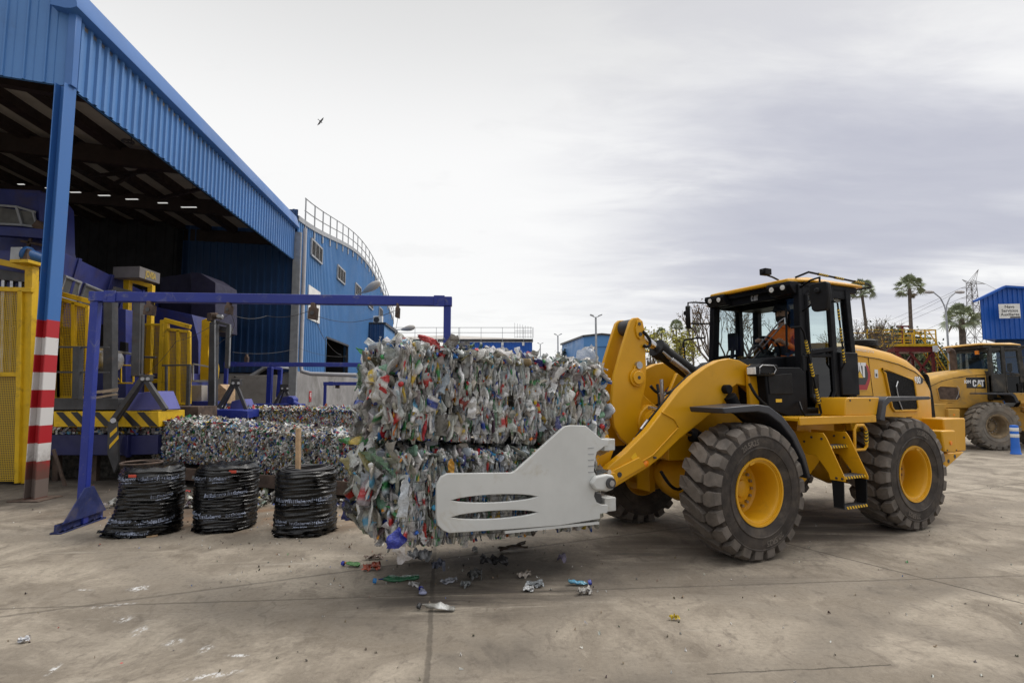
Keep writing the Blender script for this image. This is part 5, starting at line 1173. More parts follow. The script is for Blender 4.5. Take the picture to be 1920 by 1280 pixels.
    def mesh(s, name, mats, extra=None):
        V = np.concatenate(s.V); F = np.concatenate(s.F); Cc = np.concatenate(s.Cc)
        me = bpy.data.meshes.new(name); nf = len(F)
        mi = np.zeros(nf, np.int32)
        if extra is not None:
            ev, ef = extra; F = np.concatenate([F, np.array(ef) + len(V)]); V = np.concatenate([V, np.array(ev, float)]); Cc = np.concatenate([Cc, np.tile([.05, .05, .05, 1.], (len(ev), 1))]); mi = np.concatenate([mi, np.ones(len(ef), np.int32)]); nf = len(F)
        me.vertices.add(len(V)); me.vertices.foreach_set('co', V.astype(np.float32).ravel())
        me.loops.add(nf * 4); me.loops.foreach_set('vertex_index', F.astype(np.int32).ravel())
        me.polygons.add(nf); me.polygons.foreach_set('loop_start', np.arange(nf, dtype=np.int32) * 4)
        me.polygons.foreach_set('material_index', mi); me.polygons.foreach_set('use_smooth', np.ones(nf, bool))
        a = me.attributes.new('Col', 'FLOAT_COLOR', 'POINT'); a.data.foreach_set('color', Cc.astype(np.float32).ravel())
        for m_ in mats: me.materials.append(m_)
        me.update(); me.validate(); return me
def core_box(L, W, H, inset, n=14, amp=.03, seed=0):
    rg = np.random.default_rng(seed); mb = MB(); l, w_, h = L / 2 - inset, W / 2 - inset, H / 2 - inset
    def face(o, a, b_):
        vs = [[o[k] + a[k] * i / n + b_[k] * j / n for k in range(3)] for i in range(n + 1) for j in range(n + 1)]
        mb.add(vs, [(i * (n + 1) + j, (i + 1) * (n + 1) + j, (i + 1) * (n + 1) + j + 1, i * (n + 1) + j + 1) for i in range(n) for j in range(n)])
    face((-l, -w_, -h), (2 * l, 0, 0), (0, 0, 2 * h)); face((l, w_, -h), (-2 * l, 0, 0), (0, 0, 2 * h))
    face((l, -w_, -h), (0, 2 * w_, 0), (0, 0, 2 * h)); face((-l, w_, -h), (0, -2 * w_, 0), (0, 0, 2 * h))
    face((-l, -w_, h), (2 * l, 0, 0), (0, 2 * w_, 0)); face((l, -w_, -h), (-2 * l, 0, 0), (0, 2 * w_, 0))
    return mb.v, mb.f
def bale_mesh(name, L, W, H, seed, den=1., pal=PAL_CLEAR, sc=1., mats=None, end_puff=.16, top_loose=1., vert=True, sides=('y+', 'y-', 'x+', 'x-', 'z+', 'z-'), nu=7, nv=4, nv2=8):
    """bale centred on the origin, x along the pressed length: the layers stand edge-on along the long faces and lie face-on at the ends"""
    rg = np.random.default_rng(seed); fl = Flakes()
    for sd in sides:
        ax = 'xyz'.index(sd[0]); sg = 1 if sd[1] == '+' else -1; dims = np.array([L, W, H]) / 2
        oth = [k for k in range(3) if k != ax]; area = 4 * dims[oth[0]] * dims[oth[1]]
        nrm = np.zeros(3); nrm[ax] = sg
        def spread(n, ed=.0):
            p = rg.uniform(-1, 1, (n, 3)) * (dims - ed); p[:, ax] = dims[ax] * sg; return p
        if sd[0] in 'yz':
            n = int(area * 620 * den / sc ** 1.7); p = spread(n, .02)
            # layers: the flattened bottles stand in sheets one behind the other along x
            sheets = np.cumsum(rg.uniform(.022, .05, int(L / .03 / sc) + 12) * sc) - L / 2; sheets = sheets[sheets < L / 2]; k = rg.integers(0, len(sheets), n)
            p[:, 0] = np.clip(sheets[k] + rg.normal(0, .006, n) + .03 * np.sin(p[:, oth[1]] * 5 + k * .7), -L / 2, L / 2)
            tw = np.where(rg.random(n) < (.66 if vert else .35), rg.normal(0, R(17), n), rg.uniform(-R(88), R(88), n))
            nn = np.tile(nrm, (n, 1)) * np.sin(tw)[:, None]; nn[:, 0] += np.cos(tw)
            tanv = np.zeros((n, 3)); tanv[:, 2 if sd[0] == 'y' else 1] = rg.choice([-1, 1], n); tanv += rg.normal(0, .26 if vert else .8, (n, 3)); nn += rg.normal(0, .12 if vert else .4, (n, 3))
            ln = rg.uniform(.12, .29, n) * sc; wd = rg.uniform(.06, .12, n) * sc; thk = rg.uniform(.011, .032, n) * sc
            if sd[0] == 'y': lim = np.maximum(.02, H / 2 - ln * (.5 if vert else .4)); p[:, 2] = np.clip(p[:, 2], -lim, lim)
            p += nrm * (rg.normal(-.045, .018, n) * sc)[:, None]
            if sd[0] == 'y': p[:, 1] -= sg * .08 * np.abs(2 * p[:, 2] / H) ** 4
            c_, al = pick(rg, pal, n); fl.bottles(rg, p, nn, tanv, ln, wd, thk, c_, al, 9, nv2)
            m_ = n // 5; c_, al = pick(rg, pal, m_); fl.add(rg, p[:m_] + nrm * .02 * sc, np.tile(nrm, (m_, 1)) + rg.normal(0, .55, (m_, 3)), tanv[:m_], rg.uniform(.08, .24, m_) * sc, rg.uniform(.04, .12, m_) * sc, c_, al * .85, nu + 1, nv + 1, .3, .14, .35, .12)
            if sd == 'z+' and top_loose:
                n = int(area * 60 * top_loose); p = spread(n); p[:, 2] += rg.uniform(-.01, .05, n)
                nn = rg.normal(0, .55, (n, 3)) + [0, 0, .6]; tv = rg.normal(0, 1, (n, 3)) * [.8, 1, .35]
                c_, al = pick(rg, pal, n); fl.add(rg, p, nn, tv, rg.uniform(.12, .34, n) * sc, rg.uniform(.05, .12, n) * sc, c_, al, nu, nv + 1, .5, .2, .3, .3)
        else:
            for n, puff, fl_ in ((int(area * 120 * den / sc ** 1.5), .25, False), (int(area * 95 * den / sc ** 1.5), 1, False), (int(area * 40 * den / sc ** 1.5), 1.05, True)):
                p = spread(n, .05); r2 = 1 - (np.abs(p[:, oth[0]]) / dims[oth[0]]) ** 3 * .5 - (np.abs(p[:, oth[1]]) / dims[oth[1]]) ** 3 * .5
                p += nrm * (rg.uniform(-.2, 1, n) * end_puff * puff * r2)[:, None]
                nn = np.tile(nrm, (n, 1)) + rg.normal(0, .42, (n, 3)); tv = rg.normal(0, 1, (n, 3)); tv[:, ax] *= .4; tv[:, 2] *= 1.5
                c_, al = pick(rg, pal, n)
                if fl_: fl.add(rg, p, nn, tv, rg.uniform(.15, .34, n) * sc, rg.uniform(.09, .2, n) * sc, c_, al * .8, nu + 3, nv + 3, .2, .13, .4, .12)
                else: fl.bottles(rg, p, nn, tv, rg.uniform(.18, .33, n) * sc, rg.uniform(.10, .18, n) * sc, rg.uniform(.014, .036, n) * sc, c_, al, 9, 8, .45)
    n = int(9 * den * L * H); p = rg.uniform(-1, 1, (n, 3)) * [L / 2, W / 2, H / 2]; f_ = rg.random(n)
    ax1 = f_ < .45; p[ax1, 1] = W / 2 + .02; ax2 = (f_ >= .45) & (f_ < .8); p[ax2, 0] = L / 2 + end_puff * .8; p[f_ >= .8, 2] = H / 2 + .03
    nn = np.where(ax1[:, None], [0, 1, 0], np.where(ax2[:, None], [1, 0, 0], [0, 0, 1])) + rg.normal(0, .5, (n, 3))
    cc = np.array([(.02, .12, .5), (.5, .02, .02), (.75, .75, .73), (.05, .35, .6), (.65, .2, .02), (.04, .3, .08), (.01, .03, .2)])[rg.integers(0, 7, n)]
    fl.caps(rg, p, nn, rg.uniform(.014, .024, n) * sc, cc)
    return fl.mesh(name, mats or [M['pet'], M['bale_core']], core_box(L, W, H, .075 * sc, 10))
def place_mesh(name, me, loc, rot, label, cat, group=None, parent=None):
    o = bpy.data.objects.new(name, me); C.objects.link(o); o.location = loc; o.rotation_euler = rot
    if parent: o.parent = parent
    else: tag(o, label, cat, group)
    return o
def bale_wires(bale, L, W, H, ns=5):
    mb = MB()
    for i in range(ns):
        z = -H / 2 + H * (i + .5) / ns
        mb.tube([(-L / 2, -W / 2 - .012, z), (L / 2, -W / 2 - .012, z), (L / 2 + .02, -W / 2 + .03, z), (L / 2 + .02, W / 2 - .03, z), (L / 2, W / 2 + .012, z), (-L / 2, W / 2 + .012, z)], .0025, 4)
    mb.build('strapping_wire', M['dark_steel'], bale)
held_group = 'bales held in the clamp'
me = bale_mesh('bale_of_bottles', 2.22, 1.28, .86, 11, 1.15, sc=1.06, end_puff=.18, top_loose=1.5, sides=('y+', 'y-', 'x+', 'x-', 'z+'))
ub = place_mesh('bale_of_bottles', me, lw(2.77, -.03, 1.75), (R(0), R(-4.4), THL), 'upper bale of clear and coloured bottles resting on another bale', 'bale', held_group)
me = bale_mesh('bale_of_bottles', 2.0, 1.30, .84, 23, 1.15, sc=1.06, end_puff=.30, top_loose=0, sides=('y+', 'y-', 'x+', 'x-', 'z+'))
lo = place_mesh('bale_of_bottles', me, lw(2.85, -.02, .845), (0, R(-1.5), THL), 'lower bale of bottles gripped between the grey clamp plates', 'bale', held_group)
for b_, L_, W_, H_ in ((ub, 2.1, 1.25, .86), (lo, 2.0, 1.34, .84)): bale_wires(b_, L_, W_, H_)
# loose bottles that stick out of the two bales, each a part of its bale
def loose(parent, name, label, wpos, ln, wd, nor, tan, col, seed, al=.95, nu=10, nv=6, mt='pet'):
    rg = np.random.default_rng(seed); fl = Flakes(); inv = parent.matrix_basis.inverted(); r3 = inv.to_3x3()
    fl.add(rg, np.array([inv @ Vector(wpos)]), np.array([r3 @ Vector(nor)]), np.array([r3 @ Vector(tan)]), np.array([ln]), np.array([wd]), np.array([col]), np.array([al]), nu, nv, 1., .14, .35, .1)
    o = place_mesh(name, fl.mesh(name, [M[mt]]), (0, 0, 0), (0, 0, 0), None, None, None, parent); o['label'] = label; return o
def on_local(u, v, x=None, y=None):
    """photo pixel -> point on the loader-frame plane x = const or y = const"""
    r = ray(u, v); c_, s_ = math.cos(THL), math.sin(THL); n_ = (c_, s_) if x is not None else (-s_, c_)
    k = n_[0] * 2.185 + n_[1] * 7.274 + (x if x is not None else y); t = k / (n_[0] * r[0] + n_[1] * r[1]); return Vector((r[0] * t, r[1] * t, CAMH + r[2] * t))
fwd = Vector((math.cos(THL), math.sin(THL), 0)); lft = Vector((-math.sin(THL), math.cos(THL), 0)); up = Vector((0, 0, 1))
loose(lo, 'loose_bottle', 'flattened green bottle', on_local(664, 826, x=4.06), .34, .10, (-.2, -.8, .5), (-1, .1, .12), (.02, .2, .03), 1)
loose(ub, 'loose_bottle', 'thin green bottle end', on_local(682, 662, x=3.95), .22, .05, (0, -1, .2), (-.7, 0, .5), (.04, .3, .06), 2)
loose(lo, 'loose_jug', 'dark blue plastic jug', on_local(655, 950, x=4.1), .26, .17, (-.3, -.9, 0), (0, 0, 1), (.012, .02, .14), 3, 1.)
loose(lo, 'loose_jug', 'bright blue plastic pot', on_local(742, 1012, x=3.98), .17, .13, (-.2, -.9, .1), (-.6, 0, -.6), (.02, .035, .35), 4, 1.)
loose(ub, 'loose_bag', 'clear film bag', on_local(1100, 670, y=.3), .30, .22, (0, -.8, .4), (.3, 0, .9), (.62, .62, .62), 5, .6)
loose(lo, 'loose_bottle', 'white and blue label bottle', on_local(758, 930, x=3.95), .34, .085, (-.3, -.9, 0), (.15, 0, 1), (.62, .66, .7), 6, 1.)
loose(ub, 'loose_film', 'red film wrapper', on_local(722, 718, x=4.05), .15, .10, (-.4, -.8, 0), (.5, 0, .8), (.45, .02, .02), 7, 1.)
loose(lo, 'loose_wrapper', 'orange wrapper', on_local(846, 873, y=.70), .13, .06, (.3, -.9, 0), (.1, 0, 1), (.6, .3, .03), 8, 1.)
loose(ub, 'loose_tub', 'white tub', on_local(886, 763, y=.64), .20, .08, (.3, -.9, 0), (.1, 0, 1), (.75, .75, .75), 9, 1.)
# ------------------------------------------------------------------ bale lines still lying on the press chutes
a, e = Vector((-7.4, 11.5, 0)), Vector((-2.0, 9.1, 0)); L_ = (e - a).length; az_ = math.atan2(e.y - a.y, e.x - a.x)
me = bale_mesh('pressed_bale_line', L_, 1.1, .78, 31, 1.05, PAL_MIX2, .66, [M['pet_dirty'], M['bale_core']], .1, 1.3, False, ('y-', 'z+', 'x+', 'y+'), 5, 3)
place_mesh('pressed_bale_line', me, ((a.x + e.x) / 2 + .2, (a.y + e.y) / 2 + .55, .73), (0, R(2.2), az_), 'long grey line of pressed bottles on the nearer chute, behind the black coils', 'bale', 'bale lines on the chutes')
me = bale_mesh('pressed_bale_line', 5.2, 1.2, 1.0, 37, .95, PAL_BRIGHT, .6, [M['pet_dirty'], M['bale_core']], .1, 2.2, False, ('y-', 'z+', 'x+', 'x-'), 5, 3)
place_mesh('pressed_bale_line', me, (-5.2, 15.0, .85), (0, 0, R(-5)), 'brighter mixed colour line of pressed packaging on the farther chute', 'bale', 'bale lines on the chutes')
# tray below the nearer line
tr_ = empty('chute_tray', 'dark steel chute tray on short legs under the nearer bale line', 'chute', (-5.0, 10.4, 0), az_)
mb = MB(); mb.box(-2.9, 3.0, -.1, 1.2, .20, .28); mb.box(-2.9, 3.0, -.16, -.1, .14, .36); mb.build('tray', M['rust'], tr_, .006)
for x in (-2.4, -.4, 1.8):
    mb = MB(); mb.box(x - .05, x + .05, -.06, .04, 0, .2); mb.build('leg', M['dark_steel'], tr_)
# ------------------------------------------------------------------ stacked bales far behind the loader
pro = [bale_mesh('stored_bale', 1.5, 1.1, 1.0, 50 + k, .32, (PAL_MIX, PAL_BRIGHT)[k % 2], 1.25, [M['pet_dirty'], M['bale_core']], .08, .6, False, ('y-', 'z+', 'x-'), 4, 3) for k in range(3)]
k = 0
for row in range(3):
    for i in range(6):
        x = 4.6 + i * 1.53 + row * .05
        pos = ('bottom', 'middle', 'top')[row]
        place_mesh('stored_bale', pro[(i + row * 2) % 3], (x, 29.5 + i * .25 + rnd.uniform(-.1, .1), .5 + row * 1.0), (0, 0, R(rnd.uniform(-2, 2))), 'pale bale in the %s row of the stack far behind the loader' % pos, 'bale', 'stored bales, %s row' % pos)

# ================================================================== BLACK WRAPPED WIRE COILS
def wrap_mat():
    m = mat('black_film', (.003, .003, .0034), .24, 0, .3, 6, 0, 1, .5)
    t = m.node_tree; B = NB(t); p = t.nodes['Principled BSDF']; tcn = t.nodes.new('ShaderNodeTexCoord'); ob = tcn.outputs['Object']
    f = B.noise(B.mapping(ob, (2.2, 2.2, 17), (R(4), R(3), 0)), 2.0, 6, .65, .8); f2 = B.noise(B.mapping(ob, (1, 1, 2.5)), 9, 6, .7, .5)
    bn = t.nodes.new('ShaderNodeBump'); bn.inputs['Strength'].default_value = .35; bn.inputs['Distance'].default_value = .03
    t.links.new(B.math('ADD', f, B.math('MULTIPLY', f2, .5)), bn.inputs['Height']); t.links.new(bn.outputs[0], p.inputs['Normal']); return m
M['film'] = wrap_mat()
def coil(label, x, y, r, h, seed, lean=(0, 0), open_top=False, flare=None, texts=()):
    rg = np.random.default_rng(seed); root = empty('wire_coil', label, 'wire coil', (x, y, 0), 0, 'black wrapped wire coils')
    nz, na = 110, 96; ph = rg.uniform(0, 6.3, 12); fz = rg.uniform(45, 150, 6)
    def rad(a, t):
        q = r * (1 - .07 * max(0, (t - .9) / .1) ** 2 - .05 * max(0, (.06 - t) / .06))
        q += .012 * math.sin(2 * a + ph[0] + 3 * t) + .009 * math.sin(5 * a + ph[1] - 4 * t) + .006 * math.sin(9 * a + ph[2] + 9 * t)
        for k in range(6): q += .0044 * (abs(math.sin(.5 * (fz[k] * t + ph[3 + k] + 2.2 * math.sin(a * (k % 3 + 1) + ph[k])))) * 2 - 1)
        if flare: q += flare[1] * max(0, math.cos(a - flare[0])) ** 8 * max(0, 1 - t * 2.2) ** 1.5
        return q
    def P_(a, t): q = rad(a, t); return (q * math.cos(a) + lean[0] * t * h, q * math.sin(a) + lean[1] * t * h, t * h)
    vs = [P_(2 * math.pi * j / na, i / nz) for i in range(nz + 1) for j in range(na)]
    fs = [(i * na + j, i * na + (j + 1) % na, (i + 1) * na + (j + 1) % na, (i + 1) * na + j) for i in range(nz) for j in range(na)]
    mb = MB(); mb.add(vs, fs)
    tz = h; ox, oy = lean[0] * h, lean[1] * h
    if not open_top:
        k0 = len(mb.v); rr = [.9, .72, .5, .25, 0]
        for q in rr: mb.v += [(ox + q * r * math.cos(2 * math.pi * j / na), oy + q * r * math.sin(2 * math.pi * j / na), tz + .03 - .03 * (1 - q) + .012 * math.sin(j * .7 + q * 9) * q) for j in range(na)]
        ring0 = nz * na
        for i in range(len(rr)):
            a0 = ring0 if i == 0 else k0 + (i - 1) * na; b0 = k0 + i * na
            for j in range(na): mb.f.append((a0 + j, a0 + (j + 1) % na, b0 + (j + 1) % na, b0 + j)); mb.m.append(0)
    wrap = mb
    mb = MB()
    if open_top:
        for k in range(7):
            for c_ in range(4):
                rr = r * (.60 + .095 * c_) ; zz_ = h + .01 - .02 * k + .012 * (c_ % 2) - (.02 if c_ == 3 else 0)
                if k < 3 or c_ == 0: mb.tube([(ox + rr * math.cos(a) + .008 * math.sin(3 * a + c_ + k), oy + rr * math.sin(a), zz_ + .01 * math.sin(2 * a + c_)) for a in np.linspace(0, 2 * math.pi, 41)[:-1]], .011, 5, 0, True)
        mb.lathe([(r * .6, -.02), (r * .58, -.3), (0, -.3)], (ox, oy, h), (0, 0, 1), 32); mb.lathe([(r * .97, -.05), (r * .9, -.02), (r * .6, -.03)], (ox, oy, h), (0, 0, 1), 40)
        mb.build('wire_turns', M['dark_steel'], root, 0, 50)
    mb = wrap
    for k in range(26):
        a = rg.uniform(math.pi * .95, math.pi * 2.05); t = rg.choice([rg.uniform(.0, .08), rg.uniform(.1, .9)], p=[.7, .3]); p0 = Vector(P_(a, t)); nn = Vector((math.cos(a), math.sin(a), 0)); tg = Vector((-math.sin(a), math.cos(a), 0)); s_ = rg.uniform(.03, .09)
        mb.add([p0 - tg * s_ - nn * .01, p0 + tg * s_ - nn * .01, p0 + tg * s_ * .5 + nn * s_ * .6 - up * s_ * .3 * (t > .1), p0 - tg * s_ * .4 + nn * s_ * .45 + up * s_ * .4], [(0, 1, 2, 3)])
    mb.build('film_wrap', M['film'], root, 0, 70)
    # printing on the film: the maker's name above smaller lines, repeated round the drum
    tv, tf = text_mesh('Gabarró', .058, .0022); sv, sf = text_mesh('aceros y alambres', .024, .0006)
    for a0, t0, s_, tilt in texts:
        mb = MB()
        for (vv, ff, dx_, dz) in ((tv, tf, .045, 0.), (sv, sf, .02, -.042)):
            pts = []
            for v in vv:
                a = a0 + (v.x * s_ + dx_ * s_) / r; z = t0 * h + (v.y + dz) * s_ + tilt * (v.x + dx_); t = min(1, max(0, z / h)); q = rad(a, t) + .007
                pts.append((q * math.cos(a) + ox * t, q * math.sin(a) + oy * t, z))
            mb.add(pts, ff)
        for k in range(5):
            a = a0 + (-.12 + k * .022) * s_ / r; q0, q1 = t0 * h - .02 * s_, t0 * h + .03 * s_ * (1 if k in (0, 4) else .6); b_ = a + .012 * s_ / r
            pts = []
            for aa, z in ((a, q0), (b_, q0), (b_, q1), (a, q1)): z += tilt * (aa - a0) * r; t = z / h; q = rad(aa, t) + .007; pts.append((q * math.cos(aa) + ox * t, q * math.sin(aa) + oy * t, z))
            mb.add(pts, [(0, 1, 2, 3)])
        mb.build('printing', PRINT, root)
    return root
PRINT = mat('film_print', (.22, .25, .33), .5, 0, .5, 25)
mpi = math.pi
c1 = gnd(236, 1010); c2 = gnd(393, 1001); c3 = gnd(550, 1009)
tx = lambda base: [(mpi * 1.5 + da + rnd.uniform(-.06, .06), t + rnd.uniform(-.02, .02), rnd.uniform(.9, 1.08), rnd.uniform(-.03, .10)) for t, das in base for da in das]
coilA = coil('black film wrapped wire coil with a flared torn foot, beside the blue gantry foot', c1.x + .03, c1.y + .38, .37, .83, 3, (.03, 0), False, (mpi * 1.17, .13), tx([(.88, (-.95, -.35, .4, 1.0)), (.24, (-.95, -.35, .42, .95)), (.6, (.85,)), (.06, (-.3, .25))]))
coilB = coil('black film wrapped wire coil, the middle one, with a red tag near its top', c2.x, c2.y + .38, .375, .82, 5, (.02, 0), False, None, tx([(.86, (-.6, .2)), (.6, (.1, .75)), (.28, (-.7, .0, .75))]))
coilC = coil('black wire coil with bare turns at its open top and a wooden stick inside', c3.x, c3.y + .38, .385, .81, 8, (.02, 0), True, None, tx([(.56, (-.55, .15, .8)), (.24, (-.55, .2, .8))]))
for rt, a, t, r_, h in ((coilA, mpi * 1.5 - .08, .93, .38, .83), (coilB, mpi * 1.5 + .55, .955, .375, .82)):
    mb = MB(); q = Vector((r_ * math.cos(a) + .04, r_ * math.sin(a), t * h)); mb.box(q.x - .05, q.x + .05, q.y - .012, q.y - .004, q.z - .018, q.z + .018); mb.build('red_tag', mat('tag_red', (.5, .06, .03), .5), rt, .004)
st = empty('wooden_stick', 'rough wooden stick standing in the open black coil', 'stick', (c3.x - .10, c3.y + .36, .54))
mb = MB(); mb.beam((0, 0, 0), (-.03, .03, .80), .085, .05); mb.build('stick', M['wood'], st, .008)
rg_ = atY(265, 880, c1.y + .5); ring = empty('wire_ring', 'brown steel ring lying on the black coil nearest the blue gantry foot', 'ring', (rg_.x, rg_.y, .875))
mb = MB(); mb.tube([(.24 * math.cos(a), .24 * math.sin(a), .0) for a in np.linspace(0, 2 * math.pi, 41)[:-1]], .014, 6, 0, True); mb.tube([(-.24, 0, 0), (0, .02, .02), (.24, 0, 0)], .008, 6); mb.build('ring', M['rust'], ring)

# ================================================================== LITTER ON THE GROUND
def scrap(name, label, cat, u, v, ln, wd, ang, col, seed, al=1., bottle=1., crum=.3, bulge=.6, cap=None, label_col=None):
    rg = np.random.default_rng(seed); q = gnd(u, v); fl = Flakes(); c_, s_ = math.cos(ang), math.sin(ang)
    if bottle: fl.bottles(rg, np.array([(0, 0, .03)]), np.array([(.1, -.15, 1.)]), np.array([(c_, s_, 0.)]), np.array([ln * .85]), np.array([wd * .85]), np.array([wd * .3]), np.array([col]), np.array([al]), 9, 8, .5)
    else:
        for k_ in range(2): fl.add(rg, np.array([(0, 0, .02 + .012 * k_)]), np.array([(.1 - .3 * k_, -.2, 1.)]), np.array([(c_, s_, .04 * k_)]), np.array([ln * .82 * (1 - .1 * k_)]), np.array([wd * .8 * (1 - .2 * k_)]), np.array([np.array(col) * (1 - .2 * k_)]), np.array([al]), 14 - 2 * k_, 8 - k_, 0, crum * .7, bulge * .6, .2)
    if cap: fl.caps(rg, np.array([(c_ * ln * .5, s_ * ln * .5, .03)]), np.array([(c_, s_, .2)]), np.array([.024]), np.array([cap]))
    zmin = min(float(V[:, 2].min()) for V in fl.V)
    for V in fl.V: V[:, 2] += .003 - zmin
    return place_mesh(name, fl.mesh(name, [M['pet']]), (q.x, q.y, 0), (0, 0, 0), label, cat, 'litter dropped on the concrete')
for a in (('crushed_bottle', 'flat green bottle with a blue cap beside a red wrapper', 'bottle', 660, 1062, .20, .08, R(170), (.06, .25, .03), 1, 1., 1., .2, .4, (.02, .04, .4)),
          ('plastic_wrapper', 'crumpled orange red wrapper on the concrete', 'wrapper', 697, 1068, .22, .12, R(5), (.45, .09, .04), 2, 1., 0.),
          ('plastic_sheet', 'crumpled white sheet under the near corner of the bale', 'sheet', 786, 1052, .30, .16, R(0), (.62, .62, .62), 3, 1., 0., .45),
          ('crushed_bottle', 'long flattened green bottle with a blue end', 'bottle', 748, 1090, .46, .11, R(200), (.04, .17, .08), 4, 1., 1., .25, .5, (.02, .2, .5)),
          ('foil_scrap', 'dark crumpled foil scrap with white edges', 'scrap', 926, 1062, .36, .14, R(-5), (.10, .095, .095), 5, 1., 0., .5),
          ('plastic_flake', 'pale grey plastic flake near the slab joint', 'flake', 842, 1094, .20, .08, R(12), (.50, .51, .55), 6, 1., 0.),
          ('foil_scrap', 'small dark foil lump in the bale shadow', 'scrap', 890, 1088, .16, .12, R(30), (.09, .09, .085), 7, 1., 0., .5),
          ('plastic_flake', 'small dark grey flake in the bale shadow', 'flake', 873, 1101, .11, .07, R(10), (.2, .21, .21), 8, 1., 0.),
          ('plastic_ring', 'small white plastic strip beside the long green bottle', 'strip', 776, 1100, .12, .05, R(-10), (.62, .6, .57), 9, 1., 0.),
          ('bottle_neck', 'torn bottle neck with a blue cap', 'bottle neck', 792, 1114, .13, .09, R(110), (.34, .36, .52), 10, 1., 1., .3, .7, (.02, .03, .35)),
          ('crushed_bottle', 'clear crushed bottle lying across the slab joint', 'bottle', 822, 1145, .33, .085, R(176), (.33, .32, .29), 11, .75, 1., .3, .6, (.03, .03, .03)),
          ('plastic_flake', 'beige torn flake between the dark foil lump and the white tub piece', 'flake', 982, 1083, .18, .08, R(25), (.44, .38, .32), 12, 1., 0.),
          ('plastic_tub', 'white plastic tub piece on the concrete', 'tub', 991, 1108, .12, .09, R(-10), (.78, .78, .77), 13, 1., 0., .15, .8),
          ('plastic_film', 'grey film scrap behind the white tub piece', 'film', 1003, 1101, .20, .07, R(0), (.32, .34, .35), 14, 1., 0.),
          ('crushed_bottle', 'flat blue and teal bottle near the loader wheel', 'bottle', 1084, 1097, .22, .07, R(-4), (.10, .30, .42), 15, 1., 1., .2, .5, (.02, .04, .35)),
          ('plastic_film', 'white crumpled film beside the slab joint', 'film', 1096, 1114, .16, .07, R(14), (.55, .52, .48), 16, 1., 0., .5),
          ('bottle_end', 'round purple grey bottle end behind the flat blue bottle', 'bottle end', 1053, 1055, .11, .11, R(60), (.26, .22, .3), 17, 1., 0., .3, 1.),
          ('plastic_lump', 'grey blue lump next to the slab joint in the shadow', 'lump', 821, 1071, .16, .12, R(20), (.17, .18, .23), 18, 1., 0., .4),
          ('paper_scrap', 'small white scrap under the hanging bale', 'scrap', 890, 1035, .07, .09, R(70), (.66, .64, .6), 19, 1., 0.),
          ('candy_wrapper', 'yellow wrapper alone on the concrete in front of the wheel', 'wrapper', 1265, 1162, .10, .035, R(-8), (.7, .5, .02), 20, 1., 0., .3, .5),
          ('paper_scrap', 'white paper corner lying alone near the chalky floor marks', 'paper', 44, 1204, .09, .05, R(12), (.8, .8, .82), 21, 1., 0., .05, .1),
          ('brown_wrapper', 'brown torn wrapper behind the flat green bottle', 'wrapper', 700, 1048, .24, .07, R(8), (.2, .13, .09), 22, 1., 0.),
          ('plastic_film', 'brown film strip hanging low at the edge of the bale shadow', 'film', 962, 1033, .42, .06, R(12), (.1, .07, .05), 23, 1., 0.)):
    scrap(*a)
q = gnd(285, 1006); wc = empty('wood_chip', 'pale wood chip against the foot of the coil with the flared film', 'wood chip', (q.x, q.y, 0), R(35)); mb = MB(); mb.box(-.06, .06, -.018, .018, 0, .02); mb.build('chip', M['wood'], wc, .003)
# specks and crumbs nobody could count
rg = np.random.default_rng(99); fl = Flakes(); n = 560
uu, vv = rg.uniform(0, 1920, n), 900 + 380 * rg.random(n) ** 1.7
near = rg.random(n) < .45; uu[near] = rg.normal(800, 240, near.sum()); vv[near] = rg.normal(1050, 45, near.sum())
lefty = rg.random(n) < .3; uu[lefty] = rg.uniform(180, 680, lefty.sum()); vv[lefty] = rg.uniform(915, 1030, lefty.sum())
pts = np.array([tuple(gnd(u, max(880, v))) for u, v in zip(uu, vv)]); pts[:, 2] = .006
cc, al = pick(rg, [((.12, .10, .08), 30, 1), ((.6, .58, .54), 34, 1), ((.3, .22, .14), 24, 1), ((.1, .2, .5), 3, 1), ((.45, .05, .04), 3, 1), ((.1, .3, .1), 2, 1)], n)
fl.add(rg, pts, rg.normal(0, .25, (n, 3)) + [0, 0, 1], rg.normal(0, 1, (n, 3)) * [1, 1, .1], rg.uniform(.005, .018, n) * rg.choice([1, 1.7], n, p=[.9, .1]), rg.uniform(.006, .02, n), cc, al, 3, 3, 0, .5, .5, .2)
lt = place_mesh('litter', fl.mesh('litter', [M['pet_dirty']]), (0, 0, 0), (0, 0, 0), 'fine specks of litter strewn over the concrete', 'litter'); lt['kind'] = 'stuff'
# loose heap of scraps on the ground under the chute
rg = np.random.default_rng(98); fl = Flakes(); n = 420
pts = np.stack([rg.uniform(-6.5, -2.2, n), rg.uniform(8.9, 10.0, n), rg.uniform(0, .10, n)], 1)
cc, al = pick(rg, PAL_MIX, n); fl.add(rg, pts, rg.normal(0, .5, (n, 3)) + [0, 0, 1], rg.normal(0, 1, (n, 3)), rg.uniform(.05, .2, n), rg.uniform(.03, .1, n), cc, np.ones(n), 5, 4, .4, .3, .5, .2)
sc2 = place_mesh('scattered_scraps', fl.mesh('scattered_scraps', [M['pet_dirty']]), (0, 0, 0), (0, 0, 0), 'scraps of plastic scattered on the ground below the chute', 'scraps'); sc2['kind'] = 'stuff'
